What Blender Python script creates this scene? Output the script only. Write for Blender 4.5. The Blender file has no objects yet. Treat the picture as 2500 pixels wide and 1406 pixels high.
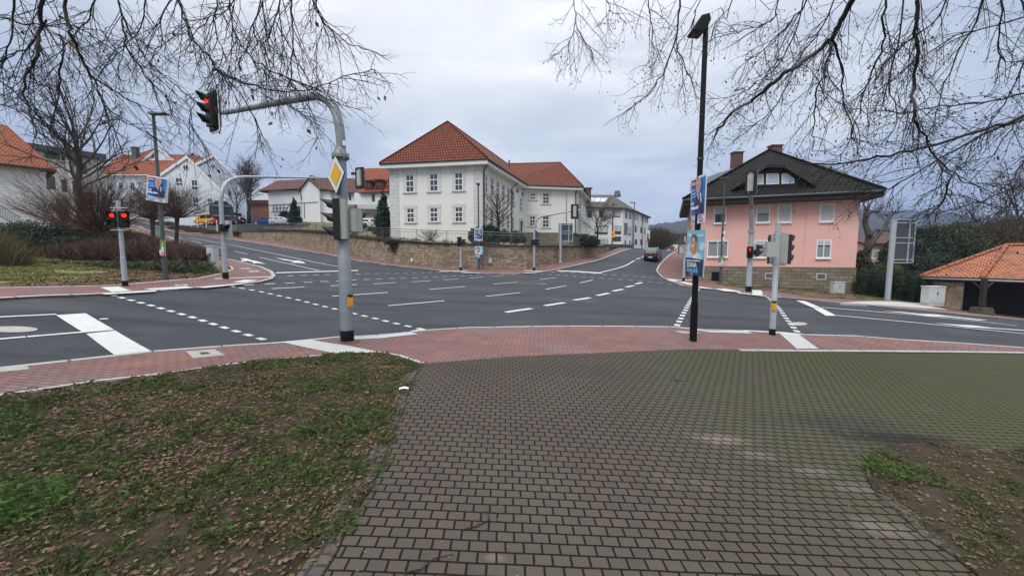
import bpy, bmesh, math, random
import numpy as np
from mathutils import Vector, Matrix
from mathutils.geometry import delaunay_2d_cdt
R = math.radians
random.seed(7); rng = np.random.default_rng(7)
sc = bpy.context.scene; col = sc.collection
# ---------------------------------------------------------------- camera, sky, sun
EYE, FPX, PITCH = 2.1, 950.0, R(4.94)
cd = bpy.data.cameras.new('camera'); cam = bpy.data.objects.new('camera', cd); col.objects.link(cam)
cd.sensor_width = 36; cd.lens = 36*FPX/2500; cd.clip_start = .05; cd.clip_end = 9000
cam.location = (0, 0, EYE); cam.rotation_euler = (R(90)-PITCH, 0, 0); sc.camera = cam
SUN_EL, SUN_AZ = R(52), R(205)     # azimuth clockwise from +Y
w = bpy.data.worlds.new('World'); sc.world = w; w.use_nodes = True
nt = w.node_tree; nt.nodes.clear(); L = nt.links
def wn(t, **k):
    n = nt.nodes.new(t)
    for a, b in k.items(): setattr(n, a, b)
    return n
tc = wn('ShaderNodeTexCoord'); sep = wn('ShaderNodeSeparateXYZ'); L.new(tc.outputs['Generated'], sep.inputs[0])
sky = wn('ShaderNodeTexSky', sky_type='NISHITA', sun_disc=False, sun_elevation=SUN_EL, sun_rotation=SUN_AZ)
skm = wn('ShaderNodeVectorMath', operation='SCALE'); skm.inputs['Scale'].default_value = .10; L.new(sky.outputs[0], skm.inputs[0])
# overcast cloud layer: dark blue-grey low down, bright high up
ramp = wn('ShaderNodeValToRGB'); e = ramp.color_ramp.elements
e[0].position = 0; e[0].color = (.36, .42, .55, 1)
e[1].position = 1; e[1].color = (2.3, 2.33, 2.4, 1)
for p, c in ((.12, (.39, .45, .575, 1)), (.28, (.51, .565, .675, 1)), (.5, (.74, .775, .83, 1)), (.72, (.92, .95, 1.0, 1))):
    x = e.new(p); x.color = c
mp = wn('ShaderNodeMapping'); mp.inputs['Scale'].default_value = (1.2, 1.2, 4.5); L.new(tc.outputs['Generated'], mp.inputs[0])
ns = wn('ShaderNodeTexNoise'); ns.inputs['Scale'].default_value = 1.6; ns.inputs['Detail'].default_value = 5; ns.inputs['Roughness'].default_value = .5; ns.inputs['Distortion'].default_value = .5
L.new(mp.outputs[0], ns.inputs['Vector'])
mr = wn('ShaderNodeMapRange'); mr.inputs['From Min'].default_value = .32; mr.inputs['From Max'].default_value = .68; mr.inputs['To Min'].default_value = -.19; mr.inputs['To Max'].default_value = .19
L.new(ns.outputs[0], mr.inputs[0])
# brighter gap in the cloud straight ahead of the crossing
dotn = wn('ShaderNodeVectorMath', operation='DOT_PRODUCT'); dotn.inputs[1].default_value = Vector((.08, .86, .5)).normalized(); L.new(tc.outputs['Generated'], dotn.inputs[0])
mg = wn('ShaderNodeMapRange', interpolation_type='SMOOTHSTEP'); mg.inputs['From Min'].default_value = .72; mg.inputs['From Max'].default_value = 1; mg.inputs['To Max'].default_value = .13
L.new(dotn.outputs['Value'], mg.inputs[0])
ad = wn('ShaderNodeMath', operation='ADD'); L.new(sep.outputs[2], ad.inputs[0]); L.new(mr.outputs[0], ad.inputs[1])
ad2 = wn('ShaderNodeMath', operation='ADD'); L.new(ad.outputs[0], ad2.inputs[0]); L.new(mg.outputs[0], ad2.inputs[1])
L.new(ad2.outputs[0], ramp.inputs[0])
mx = wn('ShaderNodeMixRGB'); mx.inputs[0].default_value = .9; L.new(skm.outputs[0], mx.inputs[1]); L.new(ramp.outputs[0], mx.inputs[2])
bg = wn('ShaderNodeBackground'); bg.inputs[1].default_value = 1.0; L.new(mx.outputs[0], bg.inputs[0])
wo = wn('ShaderNodeOutputWorld'); L.new(bg.outputs[0], wo.inputs[0])
sd = bpy.data.lights.new('sun', 'SUN'); sd.energy = 1.5; sd.angle = R(28); sd.color = (1, .97, .92)
so = bpy.data.objects.new('sun', sd); col.objects.link(so)
sdir = Vector((math.sin(SUN_AZ)*math.cos(SUN_EL), math.cos(SUN_AZ)*math.cos(SUN_EL), math.sin(SUN_EL)))
so.rotation_euler = sdir.to_track_quat('Z', 'Y').to_euler(); so.location = (0, -10, 30)
vs = sc.view_settings; vs.view_transform = 'Standard'; vs.look = 'None'; vs.exposure = 0.3; vs.gamma = 1
try: sc.view_settings.use_curve_mapping = False
except Exception: pass
# ---------------------------------------------------------------- photo rays and terrain
CT, ST = math.cos(PITCH), math.sin(PITCH)
def rayd(px, py):
    x = (px-1250)/FPX; y = -(py-703)/FPX
    return np.array((x, CT+y*ST, -ST+y*CT))
def at(px, py, Y):
    d = rayd(px, py); return Vector(np.array((0, 0, EYE))+d*(Y/d[1]))
def zoomer(x0, y0, s): return lambda x, y: (x0+x/s, y0+y/s)
zA = zoomer(0, 580, 3.514); zB = zoomer(550, 600, 3.514); zC = zoomer(1200, 600, 3.514); zD = zoomer(1800, 600, 3.514)
z1 = zoomer(0, 180, 2.603); z2 = zoomer(550, 350, 4.018); z3 = zoomer(900, 270, 3.347); z4 = zoomer(1380, 420, 5.02)
z5 = zoomer(1630, 340, 3.347); z6 = zoomer(2050, 450, 4.018); z8 = zoomer(430, 480, 8.333)
WALL = [(590, 584, 60, 565), (712, 596, 51, 564), (799, 613, 43, 569), (873, 628, 37.5, 580), (948, 641, 34.5, 587), (1049, 652, 33, 594),
        (1169, 660, 31.5, 598), (1288, 658, 32, 602), (1363, 643, 35, 602), (1450, 628, 43, 603), (1491, 613, 50, 599)]
CP = [(848, 830, 8.9), (1692, 830, 9.6), (1885, 815, 11), (305, 700, 13.5), (405, 680, 15), (550, 680, 16.5), (680, 672, 19), (640, 640, 27),
      (520, 605, 36), (430, 580, 46), (330, 548, 74), (450, 567, 69), (0, 725, 10.3), (2500, 850, 11.7), (2500, 781, 19.8), (2083, 722, 28.5), (2350, 765, 23),
      (1840, 712, 22), (1690, 687, 33), (1668, 687, 29), (1430, 664, 30), (1250, 700, 20), (1500, 740, 15.5), (1250, 797, 10.4), (1600, 636, 43), (1640, 612, 60),
      (1555, 608, 62), (2167, 735, 25), (1740, 700, 26), (1000, 720, 16.2), (1040, 885, 6.9)] + [(a, b, c) for a, b, c, d in WALL]
P = [tuple(at(*c)) for c in CP]
P += [(0, 0, 0), (0, 3.5, .02), (-6, 1, .36), (6, 1, -.34), (-3, 4.5, .2), (4, 4.5, -.2), (0, -10, 0), (-20, -8, 1.3), (20, -8, -1.3), (-26, 9, 1.9), (30, 8, -1.9), (40, 26, -2.2),
      (-110, 100, 12), (-60, 30, 5.5), (-30, 22, 2.9), (-110, 40, 9), (60, 60, -2.5), (30, 100, 1.0), (60, 130, -4), (0, 110, 5), (90, 20, -4), (-60, 110, 10), (60, 90, -2.5), (-40, 90, 8)]
P = np.array(P)
def tps(r2): return .5*r2*np.log(r2+1e-12)
def rbf(P, lam):
    n = len(P); X = P[:, :2]/10
    K = tps(((X[:, None]-X[None])**2).sum(-1))+lam*np.eye(n)
    Q = np.c_[np.ones(n), X]; A = np.zeros((n+3, n+3)); A[:n, :n] = K; A[:n, n:] = Q; A[n:, :n] = Q.T
    s = np.linalg.solve(A, np.r_[P[:, 2], 0, 0, 0]); return X, s
_X, _s = rbf(P, .05)
def G(x, y):
    q = np.stack([np.atleast_1d(x), np.atleast_1d(y)], -1)/10.
    K = tps(((q[:, None]-_X[None])**2).sum(-1)); z = K@_s[:len(_X)]+_s[-3]+q@_s[-2:]
    return z if np.ndim(x) else float(z[0])
_ts = np.geomspace(1.2, 170, 500)
def gnd(px, py, off=0.):
    d = rayd(px, py); d = d/d[1]
    z = EYE+d[2]*_ts-G(d[0]*_ts, _ts)-off
    k = np.where(z < 0)[0]
    if len(k) == 0: i = int(np.argmin(z)); Y = _ts[i]; return Vector((d[0]*Y, Y, G(d[0]*Y, Y)+off))
    i = k[0]; a, b = (_ts[i-1] if i else 1.0), _ts[i]
    for _ in range(22):
        m = (a+b)/2
        if EYE+d[2]*m-G(d[0]*m, m)-off < 0: b = m
        else: a = m
    return Vector((d[0]*b, b, EYE+d[2]*b))
# ---------------------------------------------------------------- object helpers
def tag(o, label=None, cat=None, group=None, kind=None):
    if label: o['label'] = label
    if cat: o['category'] = cat
    if group: o['group'] = group
    if kind: o['kind'] = kind
    return o
def thing(name, loc, label, cat, group=None, rz=0):
    o = bpy.data.objects.new(name, None); o.empty_display_size = .3; col.objects.link(o)
    o.location = loc; o.rotation_euler = (0, 0, rz); return tag(o, label, cat, group)
def root_loc(o):
    while o.parent: o = o.parent
    return o.location
def uvs(me):
    n = len(me.loops)
    if n == 0: return
    uv = me.uv_layers.new(name='uv')
    nv = len(me.vertices); co = np.empty(nv*3); me.vertices.foreach_get('co', co); co = co.reshape(-1, 3)
    li = np.empty(n, dtype=np.int32); me.loops.foreach_get('vertex_index', li)
    npoly = len(me.polygons); nr = np.empty(npoly*3); me.polygons.foreach_get('normal', nr); nr = nr.reshape(-1, 3)
    lt = np.empty(npoly, dtype=np.int32); me.polygons.foreach_get('loop_total', lt)
    t = np.stack([-nr[:, 1], nr[:, 0], np.zeros(npoly)], -1); ln = np.linalg.norm(t, axis=1)
    flat = ln < .25; t[flat] = (1, 0, 0); t /= np.linalg.norm(t, axis=1)[:, None]
    b = np.cross(nr, t); b[flat] = (0, 1, 0)
    T = np.repeat(t, lt, 0); B = np.repeat(b, lt, 0); c = co[li]
    out = np.stack([(c*T).sum(1), (c*B).sum(1)], -1); uv.data.foreach_set('uv', out.ravel().astype(np.float32))
class MB:
    def __init__(s): s.v = []; s.f = []; s.m = []
    def add(s, vs, fs, mi=0):
        o = len(s.v); s.v += [tuple(v) for v in vs]; s.f += [tuple(i+o for i in f) for f in fs]; s.m += [mi]*len(fs); return s
    def hexa(s, c, mi=0):  # 8 corners: bottom 4 ccw, top 4 ccw
        return s.add(c, [(3, 2, 1, 0), (4, 5, 6, 7), (0, 1, 5, 4), (1, 2, 6, 5), (2, 3, 7, 6), (3, 0, 4, 7)], mi)
    def box(s, c, d, M=None, mi=0):
        x, y, z = d[0]/2, d[1]/2, d[2]/2
        p = [Vector((a*x, b*y, k*z))+(Vector(c) if M is None else Vector((0, 0, 0))) for k in (-1, 1) for a, b in ((-1, -1), (1, -1), (1, 1), (-1, 1))]
        if M is not None:
            T = M@Matrix.Translation(Vector(c)); p = [T@q for q in p]
        return s.hexa(p, mi)
    def prism(s, poly, ext, mi=0):   # planar polygon of Vectors, extruded by vector
        n = len(poly); e = Vector(ext); a = [Vector(p) for p in poly]; nn = Vector((0, 0, 0))
        for i in range(n): nn += a[i].cross(a[(i+1) % n])
        if nn.dot(e) < 0: a = a[::-1]
        return s.add(a+[p+e for p in a], [tuple(range(n))[::-1], tuple(range(n, 2*n))]+[(i, (i+1) % n, n+(i+1) % n, n+i) for i in range(n)], mi)
    def tube(s, pts, rs, n=8, mi=0, cap=True):
        pts = [Vector(p) for p in pts]; k = len(pts)
        if not hasattr(rs, '__len__'): rs = [rs]*k
        o = len(s.v); prev = None
        for i, p in enumerate(pts):
            t = (pts[min(i+1, k-1)]-pts[max(i-1, 0)])
            t = t.normalized() if t.length > 1e-9 else Vector((0, 0, 1))
            if prev is None: u = t.orthogonal().normalized()
            else:
                u = prev-t*prev.dot(t); u = u.normalized() if u.length > 1e-6 else t.orthogonal().normalized()
            prev = u; v = t.cross(u); r = rs[i]
            for j in range(n):
                a = 2*math.pi*j/n; s.v.append(tuple(p+u*(r*math.cos(a))+v*(r*math.sin(a))))
        for i in range(k-1):
            for j in range(n):
                s.f.append((o+i*n+j, o+i*n+(j+1) % n, o+(i+1)*n+(j+1) % n, o+(i+1)*n+j)); s.m.append(mi)
        if cap:
            s.f.append(tuple(o+j for j in range(n))[::-1]); s.f.append(tuple(o+(k-1)*n+j for j in range(n))); s.m += [mi, mi]
        return s
    def cyl(s, a, b, r0, r1=None, n=16, mi=0): return s.tube([a, b], [r0, r0 if r1 is None else r1], n, mi)
    def build(s, name, mats, parent=None, origin=None, smooth=False, label=None, cat=None, group=None, kind=None):
        o = Vector((0, 0, 0))
        if parent is not None: o = root_loc(parent) if not parent.get('local') else o
        elif origin is not None: o = Vector(origin)
        me = bpy.data.meshes.new(name); v = [(a-o[0], b-o[1], c-o[2]) for a, b, c in s.v]
        me.from_pydata(v, [], s.f)
        if not isinstance(mats, (list, tuple)): mats = [mats]
        for m in mats: me.materials.append(m)
        me.polygons.foreach_set('material_index', s.m); me.update(); uvs(me)
        if smooth: me.polygons.foreach_set('use_smooth', [True]*len(me.polygons))
        ob = bpy.data.objects.new(name, me); col.objects.link(ob)
        if parent is not None: ob.parent = parent
        else: ob.location = o
        if parent is not None and parent.get('local'): ob['local'] = 1
        return tag(ob, label, cat, group, kind)
def autosmooth(ob, ang=35):
    me = ob.data; me.polygons.foreach_set('use_smooth', [True]*len(me.polygons))
    try: me.set_sharp_from_angle(angle=R(ang))
    except Exception: pass
    return ob
def copy_tree(o, parent=None):
    c = o.copy(); col.objects.link(c)
    if parent is not None: c.parent = parent
    for ch in list(o.children): copy_tree(ch, c)
    return c
# ---------------------------------------------------------------- materials
def mat(name, c, rough=.7, c2=None, scale=5., metal=0., bump=0., bscale=None, emit=None, spec=.5, detail=4, dirt=None, coord='UV', contrast=1., coat=0., streak=None):
    m = bpy.data.materials.new(name); m.use_nodes = True; n = m.node_tree; b = n.nodes['Principled BSDF']
    b.inputs['Base Color'].default_value = (*c, 1); b.inputs['Roughness'].default_value = rough; b.inputs['Metallic'].default_value = metal
    b.inputs['Specular IOR Level'].default_value = spec; b.inputs['Coat Weight'].default_value = coat
    t = n.nodes.new('ShaderNodeTexCoord')
    cs = None
    if c2 is not None:
        x = n.nodes.new('ShaderNodeTexNoise'); x.inputs['Scale'].default_value = scale; x.inputs['Detail'].default_value = detail; n.links.new(t.outputs[coord], x.inputs['Vector'])
        r = n.nodes.new('ShaderNodeMapRange'); r.inputs['From Min'].default_value = .5-.22/contrast; r.inputs['From Max'].default_value = .5+.22/contrast; n.links.new(x.outputs[0], r.inputs[0])
        mxx = n.nodes.new('ShaderNodeMixRGB'); mxx.inputs[1].default_value = (*c, 1); mxx.inputs[2].default_value = (*c2, 1); n.links.new(r.outputs[0], mxx.inputs[0]); cs = mxx.outputs[0]
    if dirt is not None:   # (colour, scale, amount)
        x = n.nodes.new('ShaderNodeTexNoise'); x.inputs['Scale'].default_value = dirt[1]; x.inputs['Detail'].default_value = 6; x.inputs['Roughness'].default_value = .65; n.links.new(t.outputs[coord], x.inputs['Vector'])
        r = n.nodes.new('ShaderNodeMapRange'); r.inputs['From Min'].default_value = .5; r.inputs['From Max'].default_value = .72; r.inputs['To Max'].default_value = dirt[2]; n.links.new(x.outputs[0], r.inputs[0])
        mxx = n.nodes.new('ShaderNodeMixRGB'); mxx.inputs[2].default_value = (*dirt[0], 1); n.links.new(r.outputs[0], mxx.inputs[0])
        if cs: n.links.new(cs, mxx.inputs[1])
        else: mxx.inputs[1].default_value = (*c, 1)
        cs = mxx.outputs[0]
    if streak is not None:   # long tyre-darkened bands and repairs: (colour, (sx, sy), amount)
        for ang, sd_ in ((.06, 0), (-.75, 7)):
            mpg = n.nodes.new('ShaderNodeMapping'); mpg.inputs['Scale'].default_value = (streak[1][0], streak[1][1], 1); mpg.inputs['Rotation'].default_value = (0, 0, ang); mpg.inputs['Location'].default_value = (sd_, sd_, 0); n.links.new(t.outputs[coord], mpg.inputs[0])
            x = n.nodes.new('ShaderNodeTexNoise'); x.inputs['Scale'].default_value = 1; x.inputs['Detail'].default_value = 5; x.inputs['Roughness'].default_value = .55; n.links.new(mpg.outputs[0], x.inputs['Vector'])
            r = n.nodes.new('ShaderNodeMapRange'); r.inputs['From Min'].default_value = .52; r.inputs['From Max'].default_value = .72; r.inputs['To Max'].default_value = streak[2]; n.links.new(x.outputs[0], r.inputs[0])
            mxx = n.nodes.new('ShaderNodeMixRGB'); mxx.inputs[2].default_value = (*streak[0], 1); n.links.new(r.outputs[0], mxx.inputs[0]); n.links.new(cs, mxx.inputs[1]); cs = mxx.outputs[0]
    if cs: n.links.new(cs, b.inputs['Base Color'])
    if bump:
        x = n.nodes.new('ShaderNodeTexNoise'); x.inputs['Scale'].default_value = bscale or scale*4; x.inputs['Detail'].default_value = 5; n.links.new(t.outputs[coord], x.inputs['Vector'])
        bb = n.nodes.new('ShaderNodeBump'); bb.inputs['Strength'].default_value = bump; bb.inputs['Distance'].default_value = .02; n.links.new(x.outputs[0], bb.inputs['Height']); n.links.new(bb.outputs[0], b.inputs['Normal'])
    if emit: b.inputs['Emission Color'].default_value = (*emit[0], 1); b.inputs['Emission Strength'].default_value = emit[1]
    return m
def brickmat(name, c1, c2, mortar, bw, rh, ms, rough=.8, rot=0., off=.5, bumpd=.01, patch=None, moss=None, squash=1., smooth=.1, warp=0., grain=None, freq=2, spots=None, spec=.5):
    m = bpy.data.materials.new(name); m.use_nodes = True; n = m.node_tree; b = n.nodes['Principled BSDF']; lk = n.links
    b.inputs['Roughness'].default_value = rough; b.inputs['Specular IOR Level'].default_value = spec
    t = n.nodes.new('ShaderNodeTexCoord'); mpn = n.nodes.new('ShaderNodeMapping'); mpn.inputs['Rotation'].default_value = (0, 0, rot); lk.new(t.outputs['UV'], mpn.inputs[0]); vec = mpn.outputs[0]
    if warp:
        x = n.nodes.new('ShaderNodeTexNoise'); x.inputs['Scale'].default_value = 1.5/bw*.3; lk.new(vec, x.inputs['Vector'])
        s1 = n.nodes.new('ShaderNodeVectorMath'); s1.operation = 'SUBTRACT'; s1.inputs[1].default_value = (.5, .5, .5); lk.new(x.outputs['Color'], s1.inputs[0])
        s2 = n.nodes.new('ShaderNodeVectorMath'); s2.operation = 'SCALE'; s2.inputs['Scale'].default_value = warp; lk.new(s1.outputs[0], s2.inputs[0])
        s3 = n.nodes.new('ShaderNodeVectorMath'); s3.operation = 'ADD'; lk.new(vec, s3.inputs[0]); lk.new(s2.outputs[0], s3.inputs[1]); vec = s3.outputs[0]
    br = n.nodes.new('ShaderNodeTexBrick'); br.offset = off; br.squash = squash; br.squash_frequency = freq; lk.new(vec, br.inputs['Vector'])
    for k, v in (('Color1', (*c1, 1)), ('Color2', (*c2, 1)), ('Mortar', (*mortar, 1)), ('Scale', 1), ('Mortar Size', ms), ('Mortar Smooth', smooth), ('Brick Width', bw), ('Row Height', rh), ('Bias', 0)): br.inputs[k].default_value = v
    cs = br.outputs['Color']
    def mixin(cs, colr, scale, lo, hi, amt, blend='MIX'):
        x = n.nodes.new('ShaderNodeTexNoise'); x.inputs['Scale'].default_value = scale; x.inputs['Detail'].default_value = 6; x.inputs['Roughness'].default_value = .6; lk.new(t.outputs['UV'], x.inputs['Vector'])
        r = n.nodes.new('ShaderNodeMapRange'); r.inputs['From Min'].default_value = lo; r.inputs['From Max'].default_value = hi; r.inputs['To Max'].default_value = amt; lk.new(x.outputs[0], r.inputs[0])
        q = n.nodes.new('ShaderNodeMixRGB'); q.blend_type = blend; lk.new(r.outputs[0], q.inputs[0]); lk.new(cs, q.inputs[1]); q.inputs[2].default_value = (*colr, 1); return q.outputs[0]
    if patch:
        for (colr, scale, lo, hi, amt) in patch: cs = mixin(cs, colr, scale, lo, hi, amt)
    if grain: cs = mixin(cs, grain, 90, .45, .75, .5)
    if moss:   # moss growing with X: (colour, x0, x1, amount)
        sp = n.nodes.new('ShaderNodeSeparateXYZ'); lk.new(t.outputs['UV'], sp.inputs[0])
        r = n.nodes.new('ShaderNodeMapRange'); r.inputs['From Min'].default_value = moss[1]; r.inputs['From Max'].default_value = moss[2]; lk.new(sp.outputs[0], r.inputs[0])
        x = n.nodes.new('ShaderNodeTexNoise'); x.inputs['Scale'].default_value = .5; x.inputs['Detail'].default_value = 7; x.inputs['Roughness'].default_value = .7; lk.new(t.outputs['UV'], x.inputs['Vector'])
        r2 = n.nodes.new('ShaderNodeMapRange'); r2.inputs['From Min'].default_value = .35; r2.inputs['From Max'].default_value = .65; r2.inputs['To Min'].default_value = .45; lk.new(x.outputs[0], r2.inputs[0])
        mm = n.nodes.new('ShaderNodeMath'); mm.operation = 'MULTIPLY'; lk.new(r.outputs[0], mm.inputs[0]); lk.new(r2.outputs[0], mm.inputs[1])
        m3 = n.nodes.new('ShaderNodeMath'); m3.operation = 'MULTIPLY'; m3.inputs[1].default_value = moss[3]; lk.new(mm.outputs[0], m3.inputs[0])
        q = n.nodes.new('ShaderNodeMixRGB'); lk.new(m3.outputs[0], q.inputs[0]); lk.new(cs, q.inputs[1]); q.inputs[2].default_value = (*moss[0], 1); cs = q.outputs[0]
    for (sx, sy, rx, ry, colr, amt) in (spots or []):   # worn and stained places with a ragged outline
        x = n.nodes.new('ShaderNodeTexNoise'); x.inputs['Scale'].default_value = 5; x.inputs['Detail'].default_value = 5; lk.new(t.outputs['UV'], x.inputs['Vector'])
        a = n.nodes.new('ShaderNodeVectorMath'); a.operation = 'SUBTRACT'; a.inputs[1].default_value = (sx, sy, 0); lk.new(t.outputs['UV'], a.inputs[0])
        c_ = n.nodes.new('ShaderNodeVectorMath'); c_.operation = 'DIVIDE'; c_.inputs[1].default_value = (rx, ry, 1e6); lk.new(a.outputs[0], c_.inputs[0])
        l_ = n.nodes.new('ShaderNodeVectorMath'); l_.operation = 'LENGTH'; lk.new(c_.outputs[0], l_.inputs[0])
        s_ = n.nodes.new('ShaderNodeMath'); s_.operation = 'ADD'; lk.new(l_.outputs['Value'], s_.inputs[0]); lk.new(x.outputs[0], s_.inputs[1])
        r = n.nodes.new('ShaderNodeMapRange'); r.interpolation_type = 'SMOOTHSTEP'; r.inputs['From Min'].default_value = .75; r.inputs['From Max'].default_value = 1.6; r.inputs['To Min'].default_value = amt; r.inputs['To Max'].default_value = 0; lk.new(s_.outputs[0], r.inputs[0])
        q = n.nodes.new('ShaderNodeMixRGB'); lk.new(r.outputs[0], q.inputs[0]); lk.new(cs, q.inputs[1]); q.inputs[2].default_value = (*colr, 1); cs = q.outputs[0]
    q = n.nodes.new('ShaderNodeMixRGB'); lk.new(br.outputs['Fac'], q.inputs[0]); lk.new(cs, q.inputs[1]); q.inputs[2].default_value = (*mortar, 1); cs = q.outputs[0]
    lk.new(cs, b.inputs['Base Color'])
    inv = n.nodes.new('ShaderNodeMath'); inv.operation = 'SUBTRACT'; inv.inputs[0].default_value = 1; lk.new(br.outputs['Fac'], inv.inputs[1])
    bb = n.nodes.new('ShaderNodeBump'); bb.inputs['Strength'].default_value = .7; bb.inputs['Distance'].default_value = bumpd; lk.new(inv.outputs[0], bb.inputs['Height'])
    x = n.nodes.new('ShaderNodeTexNoise'); x.inputs['Scale'].default_value = 40; x.inputs['Detail'].default_value = 4; lk.new(t.outputs['UV'], x.inputs['Vector'])
    b2 = n.nodes.new('ShaderNodeBump'); b2.inputs['Strength'].default_value = .25; b2.inputs['Distance'].default_value = .006; lk.new(x.outputs[0], b2.inputs['Height']); lk.new(bb.outputs[0], b2.inputs['Normal']); lk.new(b2.outputs[0], b.inputs['Normal'])
    return m
M = {}
_g = lambda x, y: tuple(gnd(x, y, .05))[:2]
SPOTS = [(*_g(1760, 1072), .42, .16, (.21, .17, .14), .75), (*_g(1850, 1110), .30, .12, (.17, .14, .115), .6), (*_g(1985, 1150), .30, .11, (.17, .15, .12), .6), (*_g(2090, 1190), .26, .10, (.17, .16, .13), .5), (*_g(2150, 1285), .28, .16, (.18, .15, .12), .6), (*_g(1210, 1360), .10, .05, (.17, .15, .12), .6),
         (*_g(2190, 1070), .95, .26, (.020, .020, .018), .85), (*_g(2030, 1030), 1.3, .35, (.045, .042, .036), .6), (*_g(1300, 900), 3.0, .6, (.06, .052, .042), .4)]
M['asphalt'] = mat('asphalt', (.033, .036, .044), .78, (.050, .054, .063), 60, bump=.35, bscale=260, dirt=((.105, .105, .10), .35, .45), detail=8, streak=((.018, .020, .024), (.10, .9), .8), spec=.28)
M['line'] = mat('road_paint', (.60, .61, .585), .65, (.50, .51, .49), 9, dirt=((.3, .3, .29), 5, .35))
M['tact'] = brickmat('tactile_slab', (.58, .59, .565), (.52, .53, .51), (.30, .30, .29), .3, .075, .012, bumpd=.006)
M['kerb'] = brickmat('kerb_stone', (.40, .40, .38), (.33, .33, .32), (.12, .12, .11), 1.0, 9, .02, patch=[((.2, .2, .18), 4, .5, .8, .5)])
M['redpave'] = brickmat('red_paving', (.24, .120, .108), (.18, .100, .095), (.07, .05, .048), .20, .10, .008, rot=R(4), patch=[((.38, .15, .10), 1.1, .50, .68, .6), ((.20, .17, .18), .7, .48, .70, .7), ((.12, .08, .08), 2.1, .55, .75, .5)], grain=(.2, .12, .11), spec=.2)
M['brown'] = brickmat('brown_pavers', (.085, .067, .053), (.066, .058, .047), (.009, .009, .006), .127, .1, .0085, rot=R(-1), patch=[((.15, .125, .105), .9, .60, .74, .75), ((.085, .088, .066), .5, .45, .7, .6)], moss=((.062, .076, .026), 1.0, 6.2, .88), spots=SPOTS, spec=.15, grain=(.125, .10, .075), warp=.012, smooth=.25)
M['border'] = brickmat('border_setts', (.085, .072, .060), (.065, .056, .047), (.025, .022, .017), .10, .10, .012, warp=.03)
M['soil'] = mat('soil', (.034, .026, .017), .95, (.062, .047, .034), 3, bump=.9, bscale=22, dirt=((.055, .060, .026), 1.3, .8), spec=.15)
M['lawn'] = mat('lawn', (.15, .15, .06), .95, (.19, .13, .07), 1.4, bump=.8, bscale=30, dirt=((.13, .14, .05), 2.5, .8))
M['needle'] = mat('litter_soil', (.16, .075, .045), .95, (.10, .055, .035), 3, bump=.8, bscale=30, dirt=((.10, .10, .04), 1.2, .6))
M['earth'] = mat('meadow', (.08, .10, .045), .95, (.12, .11, .06), .2)
M['conc'] = mat('concrete', (.46, .45, .42), .8, (.38, .37, .35), 3, bump=.15)
M['galv'] = mat('galvanised_steel', (.27, .295, .32), .5, (.21, .235, .26), 3, metal=.25, bump=.05, dirt=((.18, .19, .20), 1.6, .5))
M['galvl'] = mat('pale_galvanised', (.40, .435, .47), .5, (.33, .365, .40), 4, metal=.2)
M['darkpole'] = mat('dark_green_grey_steel', (.085, .10, .105), .5, (.07, .08, .085), 4, metal=.2)
M['black'] = mat('black_paint', (.006, .006, .008), .55, (.010, .010, .012), 8, spec=.2)
M['blackpl'] = mat('black_plastic', (.012, .012, .014), .5)
M['palegrey'] = mat('pale_grey_plastic', (.42, .44, .40), .5, (.36, .38, .35), 4)
M['white'] = mat('white_plastic', (.75, .76, .75), .5)
M['redlit'] = mat('lit_red_lens', (.8, .03, .01), .4, emit=((1, .03, .008), 1.0))
M['lens'] = mat('dark_lens', (.03, .02, .02), .2)
M['yellow'] = mat('yellow_plastic', (.75, .36, .02), .45)
M['signy'] = mat('sign_yellow', (.78, .42, .01), .45)
M['signback'] = mat('sign_back', (.055, .065, .075), .5, (.045, .05, .06), 4)
M['glass'] = mat('window_glass', (.035, .04, .045), .07, spec=.8)
M['shut'] = mat('roller_shutter', (.50, .51, .52), .6, (.46, .47, .48), 2)
M['curt'] = mat('net_curtain', (.30, .33, .36), .6, (.16, .18, .2), 14)
M['wframe'] = mat('white_window_frame', (.78, .78, .77), .45)
M['stucco'] = mat('cream_render', (.72, .72, .69), .85, (.68, .68, .65), .6, bump=.12, bscale=60, dirt=((.60, .60, .56), .8, .35))
M['trimst'] = brickmat('grey_stone_trim', (.60, .60, .60), (.54, .54, .55), (.27, .27, .28), .8, .42, .012, patch=[((.36, .36, .35), 2, .5, .8, .4)])
M['trim'] = mat('light_stone_trim', (.60, .60, .60), .8, (.54, .54, .55), 3)
M['whitewall'] = mat('white_render', (.74, .745, .76), .85, (.68, .69, .70), .5, dirt=((.55, .56, .56), .7, .4))
M['bluewall'] = mat('pale_blue_render', (.46, .56, .70), .85, (.42, .52, .66), .4)
M['pbwall'] = mat('ice_blue_render', (.66, .71, .78), .85, (.62, .67, .74), .4)
M['pink'] = mat('pink_render', (.78, .455, .405), .9, (.72, .42, .37), .35, bump=.1, bscale=50, dirt=((.60, .32, .28), .5, .35))
M['plinth'] = brickmat('sandstone_plinth', (.25, .205, .15), (.15, .13, .105), (.075, .065, .05), .62, .27, .018, patch=[((.32, .25, .17), .8, .5, .7, .6), ((.10, .09, .08), 1.7, .52, .75, .7)], warp=.05, bumpd=.03)
M['stone'] = brickmat('field_stone_masonry', (.42, .33, .215), (.16, .13, .095), (.07, .055, .042), .36, .145, .010, patch=[((.42, .32, .20), .6, .5, .66, .6), ((.12, .11, .095), 1.3, .52, .66, .85), ((.085, .08, .07), .25, .5, .72, .65)], warp=.2, bumpd=.04, squash=.6)
def roofm(name, a, b, mo, bw=.24, rh=.36, patch=None, ms=.035): return brickmat(name, a, b, mo, bw, rh, ms, spec=.25, off=.5, bumpd=.06, smooth=.6, patch=patch, rough=.9)
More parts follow.
